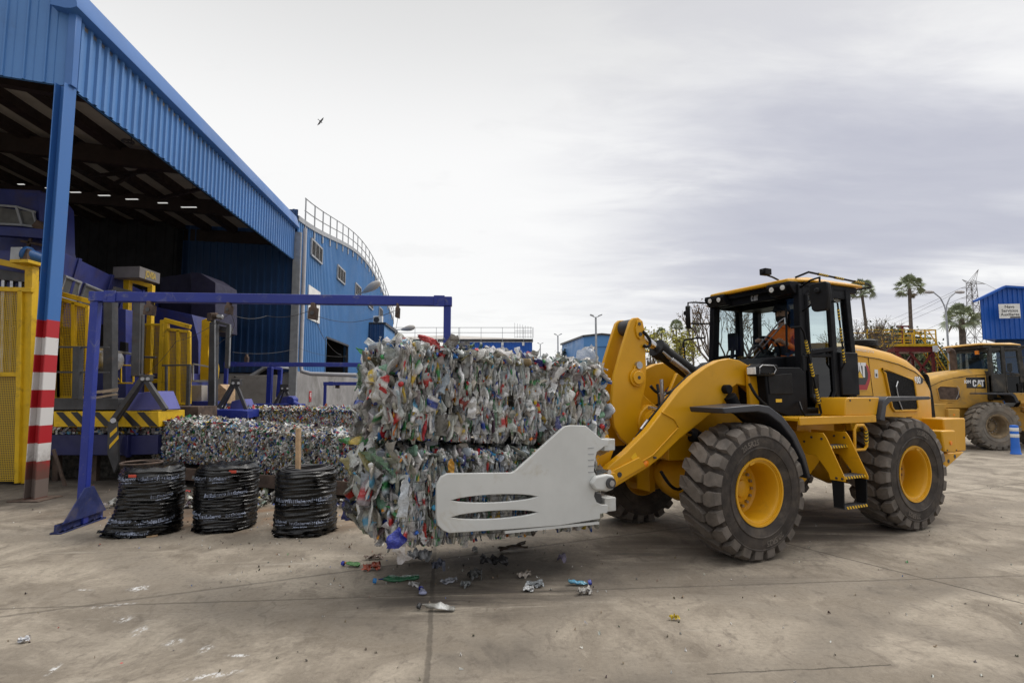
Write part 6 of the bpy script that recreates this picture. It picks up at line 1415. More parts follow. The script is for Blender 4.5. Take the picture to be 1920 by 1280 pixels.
# ================================================================== GANTRIES
def gantry(label, p, q, h, w=.13, foot=True, right_leg=True):
    p, q = Vector((*p, 0)), Vector((*q, 0)); d_ = (q - p); L = d_.length; r_ = empty('gantry', label, 'gantry', p, math.atan2(d_.y, d_.x), 'blue steel gantries')
    mb = MB(); mb.box(-w / 2, L + w / 2, -w / 2, w / 2, h - w, h); mb.build('beam', M['gantry_blue'], r_, .008)
    for x in (0, L) if right_leg else (0,):
        mb = MB(); lw2 = w * .39; mb.box(x - lw2, x + lw2, -lw2, lw2, .02, h - w); lg = mb.build('leg', M['gantry_blue'], r_, .008)
        if foot:
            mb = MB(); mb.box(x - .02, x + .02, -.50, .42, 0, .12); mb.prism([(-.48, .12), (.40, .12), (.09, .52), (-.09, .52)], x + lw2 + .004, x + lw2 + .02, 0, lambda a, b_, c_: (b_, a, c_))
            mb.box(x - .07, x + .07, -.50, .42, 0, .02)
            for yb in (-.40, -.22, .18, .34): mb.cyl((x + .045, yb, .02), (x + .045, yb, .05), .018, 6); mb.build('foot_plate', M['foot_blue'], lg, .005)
    for x in (.14, L - .2):
        mb = MB(); mb.box(x, x + .16, -w / 2 - .014, -w / 2, h - w - .012, h + .012); mb.box(x + .02, x + .05, -w / 2 - .02, -w / 2 - .014, h - w + .02, h - .03); mb.build('clamp_strap', M['gantry_blue'], r_, .003)
    return r_
g1 = gantry('large blue steel gantry frame standing over the black coils', (-5.92, 7.82), (-.97, 8.25), 3.24, .138)
gantry('second blue gantry farther back under the large one', (-8.75, 17.0), (-4.2, 17.4), 2.70, .13, False)
gantry('smallest blue gantry against the grey plinth wall', (-7.15, 21.3), (-5.0, 21.6), 2.16, .13, False)
def hung(label, u, v0, v1, wpx, Y, mt=None, tilt=0.):
    a, e = atY(u, v0, Y), atY(u, v1, Y); w_ = wpx * Y / FPX; r_ = empty('hanging_pulley', label, 'pulley', a, tilt, 'dark pulley boxes under the beam')
    h = a.z - e.z; mb = MB(); mb.prism([(-w_ * .2, 0), (w_ * .2, 0), (w_ * .25, -h * .25), (w_ * .5, -h * .3), (w_ * .42, -h), (-w_ * .5, -h * .92), (-w_ * .42, -h * .3), (-w_ * .2, -h * .22)], -.05, .05)
    mb.build('housing', mt or M['rust'], r_, .006); mb = MB(); mb.cyl((0, -.06, -h * .6), (0, .06, -h * .6), w_ * .22, 12); mb.build('roller', M['dark_steel'], r_)
hung('brown pulley box hanging mid beam in front of the white wall panel', 588, 568, 600, 17, 8.0)
hung('narrow dark pulley box hanging past the arched hall, near the beam corner', 746, 569, 597, 8, 8.12)
hung('dark pulley box hanging in front of the yellow portal with the name board', 282, 565, 592, 18, 7.85)
hung('rusty pulley box hanging before the dark blue end wall', 430, 567, 590, 12, 7.95)
hung('small dark pulley on the second gantry beam', 463, 664, 681, 7, 17.1)
hung('pulley box on the smallest gantry beam', 633, 719, 728, 8, 21.5)
def wire(label, pts, sag, r=.004):
    r_ = MB(); P = []
    for a, e in zip(pts[:-1], pts[1:]):
        for t in np.linspace(0, 1, 12): q = Vector(a).lerp(Vector(e), t); q.z -= sag * 4 * t * (1 - t); P.append(q)
    tag(r_.tube(P, r, 5).build('baling_wire', M['dark_steel']), label, 'wire', 'baling wires')
W_ = lambda *a: atY(*a)
wire('thin wire sagging between the brown and the narrow pulley', [W_(588, 590, 8), W_(660, 604, 8.6), W_(746, 580, 8.1)], .03)
wire('thin wire running from the brown pulley toward the presses', [W_(586, 580, 8), W_(500, 592, 9), W_(430, 588, 8), W_(330, 640, 10.5), W_(268, 706, 11.2)], .06)
wire('thin wire dropping from the brown pulley to the dark opening', [W_(590, 592, 8), W_(612, 640, 11), W_(640, 665, 14)], .05)
wire('pale looped cable below the rusty pulley box', [W_(432, 588, 7.95), W_(440, 610, 8.2), W_(432, 632, 8.6), W_(405, 650, 9.5)], -.03)
wire('thin wire from the narrow pulley down to the top of the bales', [W_(746, 596, 8.1), W_(740, 630, 7.2), W_(735, 645, 6.8)], .0)
wire('long thin wire crossing in front of the blue hall wall', [W_(436, 660, 11), W_(560, 652, 14), W_(650, 668, 16)], .08)

# ================================================================== BALING PRESSES IN THE HANGAR
def qbox(mb, u0, v0, u1, v1, Y, dep, mi=0):
    a, e = atY(u0, v1, Y), atY(u1, v0, Y); a2, e2 = atY(u0, v0, Y), atY(u1, v1, Y)
    mb.box(min(a.x, a2.x), max(e.x, e2.x), Y, Y + dep, min(a.z, e2.z), max(e.z, a2.z), mi)
def qpoly(mb, pts, Y, dep, mi=0):
    P = [atY(u, v, Y) for u, v in pts]; mb.prism([(p.x, p.z) for p in P], Y, Y + dep, mi)
def qbeam(mb, u0, v0, u1, v1, Y, w_, Y1=None, mi=0, h=None): mb.beam(atY(u0, v0, Y), atY(u1, v1, Y1 or Y), w_, h or w_, (0, 1, 0), mi)
PU = M['press_purple']; YC = M['yellow_cage']
# --- nearest press
pr1 = empty('baling_press', 'nearest purple baling press with yellow guards and a striped beam, behind the banded post', 'baling press', (-9, 12, 0))
HP = Matrix.Translation((9, -12, 0))
def pp(mb, nm, mt, root=pr1, bev=.008, H_=None): return into(mb, H_ or HP).build(nm, mt, root, bev, fixn=True)
hp_a, hp_b = (-9.98, 11.6), (-13.1, 22.1)
mb = MB()                                                    # long feed hopper running back along the hangar
for z0, z1, dx_ in ((3.3, 4.81, 0), ):
    mb.loft([[(hp_a[0] - 2.5, hp_a[1], z0), (hp_a[0], hp_a[1], z0), (hp_a[0] + .35, hp_a[1], z1), (hp_a[0] - 2.5, hp_a[1], z1)], [(hp_b[0] - 2.5, hp_b[1], z0), (hp_b[0], hp_b[1], z0), (hp_b[0] + .35, hp_b[1], z1), (hp_b[0] - 2.5, hp_b[1], z1)]])
pp(mb, 'feed_hopper', PU)
for t in (.08, .25, .34, .46, .58, .70, .85):
    x, y = hp_a[0] + (hp_b[0] - hp_a[0]) * t, hp_a[1] + (hp_b[1] - hp_a[1]) * t; mb = MB(); mb.beam((x + .02, y, 3.3), (x + .36, y, 4.84), .08, .08, (0, 1, 0)); pp(mb, 'hopper_rib', PU)
for (a_, b_) in ((.04, .11), (.13, .22), (.55, .68)):
    P = []
    for t, z, k in ((a_, 3.88, .15), (b_, 3.88, .15), (b_, 4.34, .25), (a_, 4.34, .25)): P.append(Vector((hp_a[0] + (hp_b[0] - hp_a[0]) * t + k + .02, hp_a[1] + (hp_b[1] - hp_a[1]) * t, z)))
    mb = MB(); mb.tube(P, .04, 6, 0, True); fr = pp(mb, 'inspection_window', M['grey_metal'], bev=0); mb = MB(); mb.add(P, [(0, 1, 2, 3)]); into(mb, HP).build('pane', mat('dusty_pane', (.10, .10, .09), .5, 0, .2, 3), fr)
# upper hopper towers at the far left
mb = MB(); qpoly(mb, [(-40, 352), (75, 357), (82, 410), (84, 560), (-40, 560)], 13.6, .7); pp(mb, 'upper_chamber', PU)
mb = MB(); qpoly(mb, [(70, 360), (100, 364), (118, 388), (120, 470), (132, 520), (120, 540), (78, 530), (74, 420)], 13.2, .35); pp(mb, 'upper_chute', PU)
mb = MB(); qbeam(mb, -20, 384, 32, 388, 13.5, .05); qbeam(mb, -20, 419, 42, 422, 13.5, .05); qbeam(mb, 32, 388, 42, 422, 13.5, .06); qbeam(mb, 32, 388, 66, 398, 13.5, .05); qbeam(mb, 42, 422, 68, 426, 13.5, .05); qbeam(mb, 62, 398, 70, 426, 13.5, .04)
fr = pp(mb, 'inspection_window', M['grey_metal'], bev=0); mb = MB(); qpoly(mb, [(-20, 386), (64, 398), (68, 424), (-20, 420)], 13.53, .04); into(mb, HP).build('pane', mat('dusty_pane', (.13, .13, .12), .5, 0, .2, 3), fr)
mb = MB(); qbeam(mb, -30, 432, 92, 441, 13.0, .22); pp(mb, 'side_beam', PU)
mb = MB(); qbeam(mb, 40, 452, 90, 462, 13.0, .06); qbeam(mb, 60, 442, 50, 470, 13, .06); qbeam(mb, 70, 420, 86, 432, 13.0, .2); pp(mb, 'walkway_bracket', M['rust'])
# ram tower with its motor: yellow portal and guard
mb = MB()
qbeam(mb, -40, 483, 62, 504, 11.2, .12); qbeam(mb, 60, 500, 52, 905, 11.2, .16); qbeam(mb, 70, 545, 66, 905, 11.5, .16); qbeam(mb, -30, 541, 62, 544, 11.1, .09); qbeam(mb, -30, 702, 40, 702, 11.1, .08); qbeam(mb, 40, 545, 34, 905, 11.1, .09); qbeam(mb, 68, 538, 106, 548, 11.6, .26)
pp(mb, 'guard_frame', YC)
mb = MB(); qpoly(mb, [(-30, 546), (44, 546), (42, 700), (-30, 700)], 11.12, .01); qpoly(mb, [(-30, 705), (38, 705), (34, 902), (-30, 902)], 11.12, .01); pp(mb, 'mesh_panel', M['mesh_yellow'], bev=0)
mb = MB(); qpoly(mb, [(-40, 498), (56, 514), (56, 530), (-40, 520)], 11.35, .3); qpoly(mb, [(-40, 520), (56, 530), (50, 905), (-40, 905)], 12.2, .1); pp(mb, 'ram_housing', M['dark_steel'])
for u in (8, 24, 40): mb = MB(); qbeam(mb, u, 520, u - 3, 700, 11.4, .06); pp(mb, 'guide_rod', M['steel'], bev=0)
mb = MB(); a = atY(20, 488, 11.1); qbox(mb, 20, 463, 38, 488, 11.0, .25, 1); qbox(mb, 38, 466, 50, 488, 11.0, .25, 2); mb.cyl(atY(50, 476, 11.1), atY(78, 486, 11.3), .12, 18, 0); mb.cyl(atY(48, 475, 11.1), atY(54, 477, 11.1), .15, 18, 0); qbox(mb, 18, 486, 52, 492, 10.9, .4, 3)
pp(mb, 'gear_motor', [mat('motor_blue', (.02, .09, .26), .45), M['grey_metal'], M['rust'], YC], bev=.006)
# guard doors on the platform
def door(u0, v0, u1, v0b, vb, Y, nm='guard_door', root=pr1, H_=None):
    mb = MB(); um = (u0 + u1) / 2
    for u, v in ((u0, v0), (um, (v0 + v0b) / 2), (u1, v0b)): qbeam(mb, u, v, u, vb, Y, .075)
    qbeam(mb, u0, v0, u1, v0b, Y, .075); qbeam(mb, u0, vb, u1, vb, Y, .06)
    d_ = pp(mb, nm, YC, root, .006, H_); mb = MB(); qpoly(mb, [(u0, v0), (u1, v0b), (u1, vb), (u0, vb)], Y + .02, .01); into(mb, H_ or HP).build('mesh_panel', M['mesh_yellow'], d_)
    return d_
door(112, 560, 165, 575, 745, 12.0); door(62, 556, 112, 560, 745, 12.0)
mb = MB(); qbeam(mb, 118, 552, 172, 566, 12.0, .10); pp(mb, 'guard_rail', YC)
# platform, railing, striped front beam
mb = MB(); qpoly(mb, [(46, 747), (222, 747), (222, 768), (44, 768)], 11.25, 1.3); pp(mb, 'platform', M['dark_steel'])
mb = MB()
for u, v in ((52, 650), (147, 650)): qbeam(mb, u, v, u - 2, 748, 11.3, .06 if u < 60 else .13)
for v in (650, 697): qbeam(mb, 50, v, 205, v + 1, 11.3, .035)
pp(mb, 'platform_railing', M['dark_steel'], bev=.004)
mb = MB(); qpoly(mb, [(100, 771), (297, 771), (297, 800), (100, 800)], 11.2, .9); sb_ = pp(mb, 'striped_beam', YC)
mb = MB()
for u in (104, 132, 172, 224, 256, ): qpoly(mb, [(u, 772), (u + 13, 772), (u + 40, 799), (u + 24, 799)], 11.19, .006)
into(mb, HP).build('hazard_stripes', M['decal_black'], sb_)
mb = MB(); qpoly(mb, [(96, 815), (236, 815), (236, 853), (94, 853)], 11.3, .8); qpoly(mb, [(238, 817), (296, 815), (296, 851), (240, 853)], 11.25, .9); qpoly(mb, [(230, 818), (240, 815), (238, 858), (222, 846)], 11.15, .2); pp(mb, 'chamber_side', mat('navy_steel', (.012, .014, .075), .5))
mb = MB(); qpoly(mb, [(94, 802), (297, 802), (297, 816), (94, 816)], 11.5, .6); qpoly(mb, [(92, 853), (300, 851), (290, 925), (90, 932)], 12.0, .2); pp(mb, 'chamber_gap', M['bale_core'])
for u in (108, 180, 235): mb = MB(); qbeam(mb, u, 853, u - 2, 915, 11.6, .12); pp(mb, 'support_leg', M['rust'])
mb = MB(); qbeam(mb, 100, 842, 128, 928, 11.0, .05); pp(mb, 'prop_bar', M['rust'])
rg = np.random.default_rng(5); fl = Flakes(); n = 260; A_, B_ = atY(94, 806, 11.45), atY(296, 806, 11.45)
pts = np.stack([rg.uniform(A_.x, B_.x, n), rg.uniform(11.36, 11.48, n), rg.uniform(.98, 1.11, n)], 1); cc, al = pick(rg, PAL_MIX, n)
fl.add(rg, pts, rg.normal(0, .6, (n, 3)) + [0, -1, 0], rg.normal(0, 1, (n, 3)), rg.uniform(.06, .16, n), rg.uniform(.03, .07, n), cc, np.ones(n), 4, 3); 
for V in fl.V: V += np.array([9, -12, 0])
o = bpy.data.objects.new('pressed_material', fl.mesh('pressed_material', [M['pet_dirty']])); C.objects.link(o); o.parent = pr1
# tension arms (A frame) over the outlet
def tension(root, H_, Y, A_, Lp, Rp, Dp=None, trap=None, w_=.09):
    mb = MB(); qbeam(mb, *A_, *Lp, Y, w_); qbeam(mb, A_[0] + 3, A_[1] + 3, Lp[0] + 8, Lp[1] + 1, Y + .2, w_ * .6); qbeam(mb, *A_, *Rp, Y, w_); qbox(mb, A_[0] - 7, A_[1] - 4, A_[0] + 9, A_[1] + 8, Y - .06, .14)
    if Dp: mb.prism([(p.x, p.z) for p in (atY(*q, Y) for q in Dp)], Y - .06, Y + .0)
    o_ = pp(mb, 'tension_arm', M['dark_steel'], root, .006, H_)
    mb = MB(); mb.cyl(atY(*Lp, Y - .1), atY(*Lp, Y + .15), .05, 12); mb.cyl(atY(A_[0] - 3, A_[1] + 4, Y - .1), atY(A_[0] - 3, A_[1] + 4, Y + .1), .035, 12); mb.cyl(atY(A_[0] + 7, A_[1] + 4, Y - .1), atY(A_[0] + 7, A_[1] + 4, Y + .1), .035, 12); into(mb, H_).build('pivot_pin', M['steel'], o_)
    if trap: mb = MB(); mb.prism([(p.x, p.z) for p in (atY(*q, Y + .3) for q in trap)], Y + .3, Y + .9); pp(mb, 'tension_housing', mat('pale_purple', (.085, .09, .29), .5, 0, .12, 2), root, .008, H_)
    return o_
ta = tension(pr1, HP, 11.0, (270, 706), (212, 788), (311, 768), [(206, 790), (222, 790), (222, 808), (226, 862), (218, 886), (205, 850)], [(232, 770), (242, 738), (292, 733), (306, 768)])
mb = MB(); qpoly(mb, [(206, 812), (219, 800), (219, 808), (206, 820)], 10.935, .004); qpoly(mb, [(205, 834), (222, 815), (222, 822), (205, 841)], 10.935, .004); into(mb, HP).build('hazard_stripes', M['decal_yellow'], ta)
# dark steel columns and the tank between the presses
mb = MB(); qbeam(mb, 208, 545, 207, 768, 11.9, .19); qbeam(mb, 216, 540, 216, 768, 12.0, .05); qbeam(mb, 214, 541, 262, 553, 11.9, .09); qbeam(mb, 261, 560, 257, 705, 11.6, .16); qbeam(mb, 267, 590, 264, 700, 11.6, .04); qbeam(mb, 180, 653, 250, 664, 12.2, .05, mi=1)
pp(mb, 'column', [M['dark_steel'], M['steel']])
mb = MB(); a, e = atY(180, 676, 12.6), atY(206, 676, 12.6); mb.lathe([(0, 0), (.2, .02), (.27, .1), (.27, .5), (.2, .6), (0, .62)], (a.x - .1, 12.6, a.z), (1, 0, 0), 20); mb.cyl((a.x, 12.6, a.z + .2), (a.x + .1, 12.4, a.z + .45), .05, 10); pp(mb, 'oil_tank', M['steel'], bev=0)
mb = MB(); qpoly(mb, [(172, 570), (236, 580), (236, 768), (170, 768)], 13.4, .6); pp(mb, 'machine_body', PU)
for P_, Y_ in (([(225, 640), (236, 642), (236, 662), (224, 660)], 13.3), ([(176, 605), (200, 610), (200, 660), (176, 660)], 13.3), ([(190, 560), (200, 560), (200, 566), (190, 566)], 12.9)): mb = MB(); qpoly(mb, P_, Y_, .1); pp(mb, 'control_box', M['black_matt'])
mb = MB(); qpoly(mb, [(172, 738), (176, 733), (222, 727), (220, 734)], 11.2, .01); qpoly(mb, [(176, 744), (216, 737), (222, 740), (180, 747)], 11.2, .01); qpoly(mb, [(190, 733), (219, 729), (217, 731), (192, 737)], 11.1, .02)
crd = tag(into(mb, Matrix.Identity(4)).build('cardboard_scrap', M['card']), 'torn brown cardboard lying on the platform behind the blue gantry leg', 'cardboard')
# --- middle press
pr2 = empty('baling_press', 'middle baling press with a yellow portal, a name board and yellow mesh doors', 'baling press', (-9.5, 14.5, 0))
H2 = Matrix.Translation((9.5, -14.5, 0)); p2 = lambda mb, nm, mt, bev=.008: pp(mb, nm, mt, pr2, bev, H2)
Y2 = 14.6
mb = MB(); qbeam(mb, 240, 523, 234, 765, Y2, .15); qbeam(mb, 284, 535, 277, 765, Y2 + .25, .13); qbeam(mb, 240, 524, 285, 537, Y2, .11, Y2 + .25); qbeam(mb, 231, 608, 305, 609, Y2 - .2, .06); p2(mb, 'portal', YC)
mb = MB(); a, e = atY(262, 506, Y2 - .4), atY(300, 521, Y2 + .5); d_ = (e - a); d_.z = 0
zt0, zb0 = atY(262, 499, Y2 - .4).z, atY(262, 520, Y2 - .4).z
bk = Vector((-1.0, .1, 0)) * .75
mb.loft([[(q.x, q.y, z) for q in (a, e, e + bk, a + bk)] for z in (zb0, zt0)]); nb_ = p2(mb, 'name_board', mat('board_grey', (.17, .155, .15), .6, 0, .1, 2))
dn = d_.normalized(); nn_ = Vector((dn.y, -dn.x, 0)); md = (a + e) / 2; zm = (zt0 + zb0) / 2
mb = MB(); add_text(mb, 'JOVISA', .24, lambda x, y: tuple(md + dn * (x * .62 + .02) + nn_ * .008 + Vector((0, 0, zm - md.z + y))), 0, .008); into(mb, H2).build('lettering', mat('letter_gold', (.48, .34, .06), .5, 0, 0), nb_)
mb = MB(); qpoly(mb, [(236, 610), (306, 610), (304, 700), (234, 700)], Y2 - .1, .01)
p2(mb, 'mesh_panel', M['mesh_yellow'], 0)
mb = MB(); qbeam(mb, 306, 600, 300, 752, Y2 - .3, .11); qbeam(mb, 313, 600, 309, 752, Y2 - .3, .1); qbeam(mb, 309, 600, 357, 613, Y2 - .3, .11); qbeam(mb, 234, 714, 300, 714, Y2 - .1, .1); p2(mb, 'door_frame', YC)
door(314, 617, 355, 622, 757, Y2 - .35, 'guard_door', pr2, H2)
mb = MB(); qpoly(mb, [(234, 700), (356, 700), (356, 780), (234, 780)], Y2 + .5, .6); qpoly(mb, [(290, 575), (360, 590), (372, 640), (372, 770), (290, 770)], Y2 + 1.6, .8); p2(mb, 'machine_body', PU)
mb = MB(); qbeam(mb, 312, 685, 312, 762, 13.4, .05); qbeam(mb, 355, 685, 352, 762, 13.4, .08); qbeam(mb, 304, 685, 358, 684, 13.4, .04)
for u in (232, 246, 262): qbeam(mb, u, 668, u, 710, 13.6, .03)
qbeam(mb, 215, 667, 292, 670, 13.6, .05); qbeam(mb, 215, 705, 290, 705, 13.6, .04); p2(mb, 'platform_railing', M['dark_steel'])
mb = MB(); qbeam(mb, 216, 684, 248, 685, 12.9, .035); qbeam(mb, 250, 688, 250, 716, 12.9, .035); qbeam(mb, 227, 685, 227, 717, 12.9, .03); qbeam(mb, 216, 718, 249, 718, 12.9, .035); qbeam(mb, 216, 704, 228, 717, 12.9, .025); p2(mb, 'yellow_rail', YC)
mb = MB(); qpoly(mb, [(358, 510), (376, 512), (404, 530), (404, 620), (380, 625), (358, 600)], 17.6, 1.4); qpoly(mb, [(300, 520), (358, 512), (358, 600), (300, 585)], 18.0, 1.8); p2(mb, 'upper_chamber', mat('dim_purple', (.022, .02, .05), .6))
mb = MB(); qpoly(mb, [(296, 762), (372, 762), (372, 785), (296, 785)], 12.6, .8); qpoly(mb, [(300, 768), (330, 768), (330, 780), (300, 780)], 12.4, .2); p2(mb, 'outlet_block', M['rust'])
# --- farthest press with the frame beside it
pr3 = empty('baling_press', 'farthest baling press with a narrow yellow tower and a dark empty frame', 'baling press', (-9, 17, 0))
H3 = Matrix.Translation((9, -17, 0)); p3 = lambda mb, nm, mt, bev=.008: pp(mb, nm, mt, pr3, bev, H3)
mb = MB(); qpoly(mb, [(378, 600), (386, 597), (393, 602), (393, 640), (390, 660), (394, 690), (392, 712), (374, 714), (376, 660)], 15.6, .5); qpoly(mb, [(396, 620), (409, 622), (407, 714), (392, 714)], 15.9, .05); p3(mb, 'tower', YC)
mb = MB(); qbeam(mb, 402, 604, 399, 768, 14.2, .17); qbeam(mb, 429, 612, 426, 690, 14.2, .1); qbeam(mb, 394, 600, 431, 610, 14.2, .07); qpoly(mb, [(404, 609), (427, 613), (427, 622), (404, 620)], 14.4, .3); p3(mb, 'frame', M['dark_steel'])
mb = MB(); qbeam(mb, 432, 608, 430, 686, 14.15, .025); qbeam(mb, 403, 600, 403, 768, 14.1, .025); p3(mb, 'frame_edge', M['grey_metal'], 0)
mb = MB(); a = atY(402, 592, 14.2); mb.cyl((a.x - .1, 14.2, a.z), (a.x + .08, 14.2, a.z), .08, 14); mb.cyl((a.x + .08, 14.2, a.z - .02), (a.x + .22, 14.2, a.z - .04), .06, 14, 1); mb.box(a.x - .14, a.x - .02, 14.1, 14.3, a.z - .14, a.z + .06); p3(mb, 'motor', [M['rust'], M['steel']])
mb = MB(); qbeam(mb, 362, 682, 395, 688, 14.4, .035); qbeam(mb, 362, 682, 362, 715, 14.4, .03); qbeam(mb, 360, 714, 398, 714, 14.4, .05); p3(mb, 'railing', M['grey_metal'], 0)
mb = MB(); qpoly(mb, [(356, 722), (378, 722), (378, 752), (356, 752)], 14.8, .3); p3(mb, 'cabinet', M['beige'])
mb = MB(); qpoly(mb, [(358, 752), (402, 752), (402, 770), (358, 772)], 14.6, .6); qpoly(mb, [(365, 768), (462, 768), (462, 783), (365, 781)], 13.8, .7); qpoly(mb, [(430, 768), (464, 770), (464, 784), (430, 784)], 13.6, .3); p3(mb, 'outlet_beam', M['gantry_blue'])
mb = MB(); qpoly(mb, [(403, 722), (412, 720), (424, 730), (424, 756), (403, 757)], 15.0, .5); p3(mb, 'wooden_crate', M['wood'])
tension(pr3, H3, 14.2, (440, 714), (408, 768), (462, 768), None, [(430, 768), (434, 752), (452, 748), (460, 768)], .08)
tension(pr3, H3, 18.5, (532, 724), (512, 765), (540, 740), None, [(524, 757), (530, 744), (542, 742), (546, 757)], .08)
mb = MB(); qpoly(mb, [(462, 757), (560, 757), (560, 768), (462, 768)], 18.2, .6); a = atY(546, 750, 18.0); mb.cyl((a.x, 17.9, a.z), (a.x, 18.3, a.z), .12, 16); mb.cyl((a.x, 18, a.z - .05), (a.x + .3, 18, a.z - .22), .1, 12); p3(mb, 'far_outlet', M['gantry_blue'])
# pale partition panel and the blue post frame before it
pn = empty('partition_panel', 'low beige partition panel before the dark blue end wall', 'panel', (-9.5, 21, 0)); HN = Matrix.Translation((9.5, -21, 0))
mb = MB(); qpoly(mb, [(402, 704), (520, 703), (516, 757), (402, 758)], 20.6, .12); pp(mb, 'panel', M['beige'], pn, .01, HN)
mb = MB()
for u in (411, 441, 502): a = atY(u, 706, 20.6); mb.cyl((a.x, 20.56, a.z), (a.x, 20.62, a.z), .03, 8)
into(mb, HN).build('bolt', M['dark_steel'], pn)
bf = empty('post_frame', 'blue steel post frame standing beside the beige partition panel', 'frame', (-8.8, 19.5, 0)); HF = Matrix.Translation((8.8, -19.5, 0))
mb = MB(); qbeam(mb, 507, 688, 504, 757, 19.5, .16); qbeam(mb, 526, 691, 522, 745, 20.1, .14); qbeam(mb, 507, 688, 527, 691, 19.5, .1, 20.1); qbeam(mb, 511, 690, 509, 756, 19.42, .03); pp(mb, 'frame', M['gantry_blue'], bf, .008, HF)
tp = empty('slide_hood', 'grey sloping hood above the beige partition panel', 'hood', (-9.6, 21.6, 0)); HT = Matrix.Translation((9.6, -21.6, 0))
mb = MB(); qpoly(mb, [(466, 703), (490, 689), (493, 685), (526, 686), (526, 690), (496, 690), (474, 704)], 21.2, .8); qpoly(mb, [(474, 703), (494, 690), (520, 690), (520, 703)], 21.5, .3, 1); pp(mb, 'hood', [M['grey_metal'], M['black_matt']], tp, .004, HT)
# ================================================================== VEGETATION
def leaf_mat(name, col, var=.35):
    m = mat(name, col, .6, 0, var, 1.2, 0, 1, .3); return m
M['palm_leaf'] = leaf_mat('palm_leaf', (.25, .285, .17)); M['palm_dry'] = leaf_mat('dry_palm_leaf', (.16, .12, .07)); M['bark'] = mat('bark', (.12, .095, .075), .9, 0, .3, 4, .4, 15)
M['leaf'] = leaf_mat('olive_leaf', (.14, .17, .06)); M['leaf_yellow'] = leaf_mat('yellow_green_leaf', (.38, .36, .07)); M['leaf_brown'] = leaf_mat('brown_leaf', (.19, .12, .06)); M['leaf_dark'] = leaf_mat('dark_leaf', (.045, .06, .03))
def palm(label, base, h, r, seed, tr=.22, lean=.2):
    rg = random.Random(seed); root = empty('palm_tree', label, 'palm tree', base, 0, 'fan palms along the far side of the yard')
    pts = [(lean * (k / 8) ** 2, 0, h * k / 8) for k in range(9)]
    mb = MB(); mb.tube(pts, [tr * (1.25 - .45 * k / 8) if k else tr * 1.5 for k in range(9)], 10); mb.build('trunk', M['bark'], root)
    top = Vector(pts[-1]); mb = MB()
    for k in range(52):
        az_ = k * 2.4 + rg.uniform(-.2, .2); el = 1.45 - 2.0 * (k / 51) ** .95 + rg.uniform(-.2, .2)
        dead = el < -.5
        d_ = Vector((math.cos(az_) * math.cos(el), math.sin(az_) * math.cos(el), math.sin(el))); pl = r * rg.uniform(.38, .6); e = top + d_ * pl - Vector((0, 0, .06 * pl * (1.3 - el)))
        mi = 1 if dead else 0
        mb.beam(top, e, .035, .02, mi=mi)
        side = d_.cross(Vector((0, 0, 1))); side = side.normalized() if side.length > .05 else Vector((1, 0, 0)); upv = side.cross(d_).normalized(); ro_ = rg.uniform(-1.0, 1.0); side, upv = side * math.cos(ro_) + upv * math.sin(ro_), upv * math.cos(ro_) - side * math.sin(ro_)
        nl = 13; L = r * rg.uniform(.4, .52) * (.7 if dead else 1)
        for j in range(nl):
            a = (j / (nl - 1) - .5) * (1.1 if dead else 2.5); ld = (d_ * math.cos(a) + side * math.sin(a)).normalized(); tip = e + ld * L * (1 - .25 * abs(a) / 1.3) - Vector((0, 0, L * rg.uniform(.08, .40)))
            midp = e + ld * L * .55 + upv * .02; wv = ld.cross(upv).normalized() * r * .026
            mb.add([e, midp + wv, tip, midp - wv], [(0, 1, 2, 3)], mi)
    cr = mb.build('crown', [M['palm_leaf'], M['palm_dry']], root, 0, 20)
    return root
for a in (('tall palm standing close beside the cab of the nearer loader', 1615, 545, 88, 2.3, 1, .24, -.8), ('tallest palm, behind the yellow access platform', 1705, 540, 74, 2.15, 2, .24, .2), ('lower broad palm in front of the pylon, above the parked loader', 1803, 598, 60, 2.1, 3, .34, .1),
          ('small palm seen above the hydraulic cylinder of the loader', 1268, 612, 112, 1.75, 4, .2, .2), ('small palm seen under the far mirror of the loader', 1299, 615, 104, 1.75, 5, .2, .1), ('palm far behind the yellow green trees', 1240, 625, 120, 1.6, 6, .2, .0)):
    lb_, u, v, Y, r_, sd, tr_, ln_ = a; q = atY(u, v, Y); palm(lb_, (q.x - ln_, Y, 0), q.z, r_, sd, tr_, ln_)
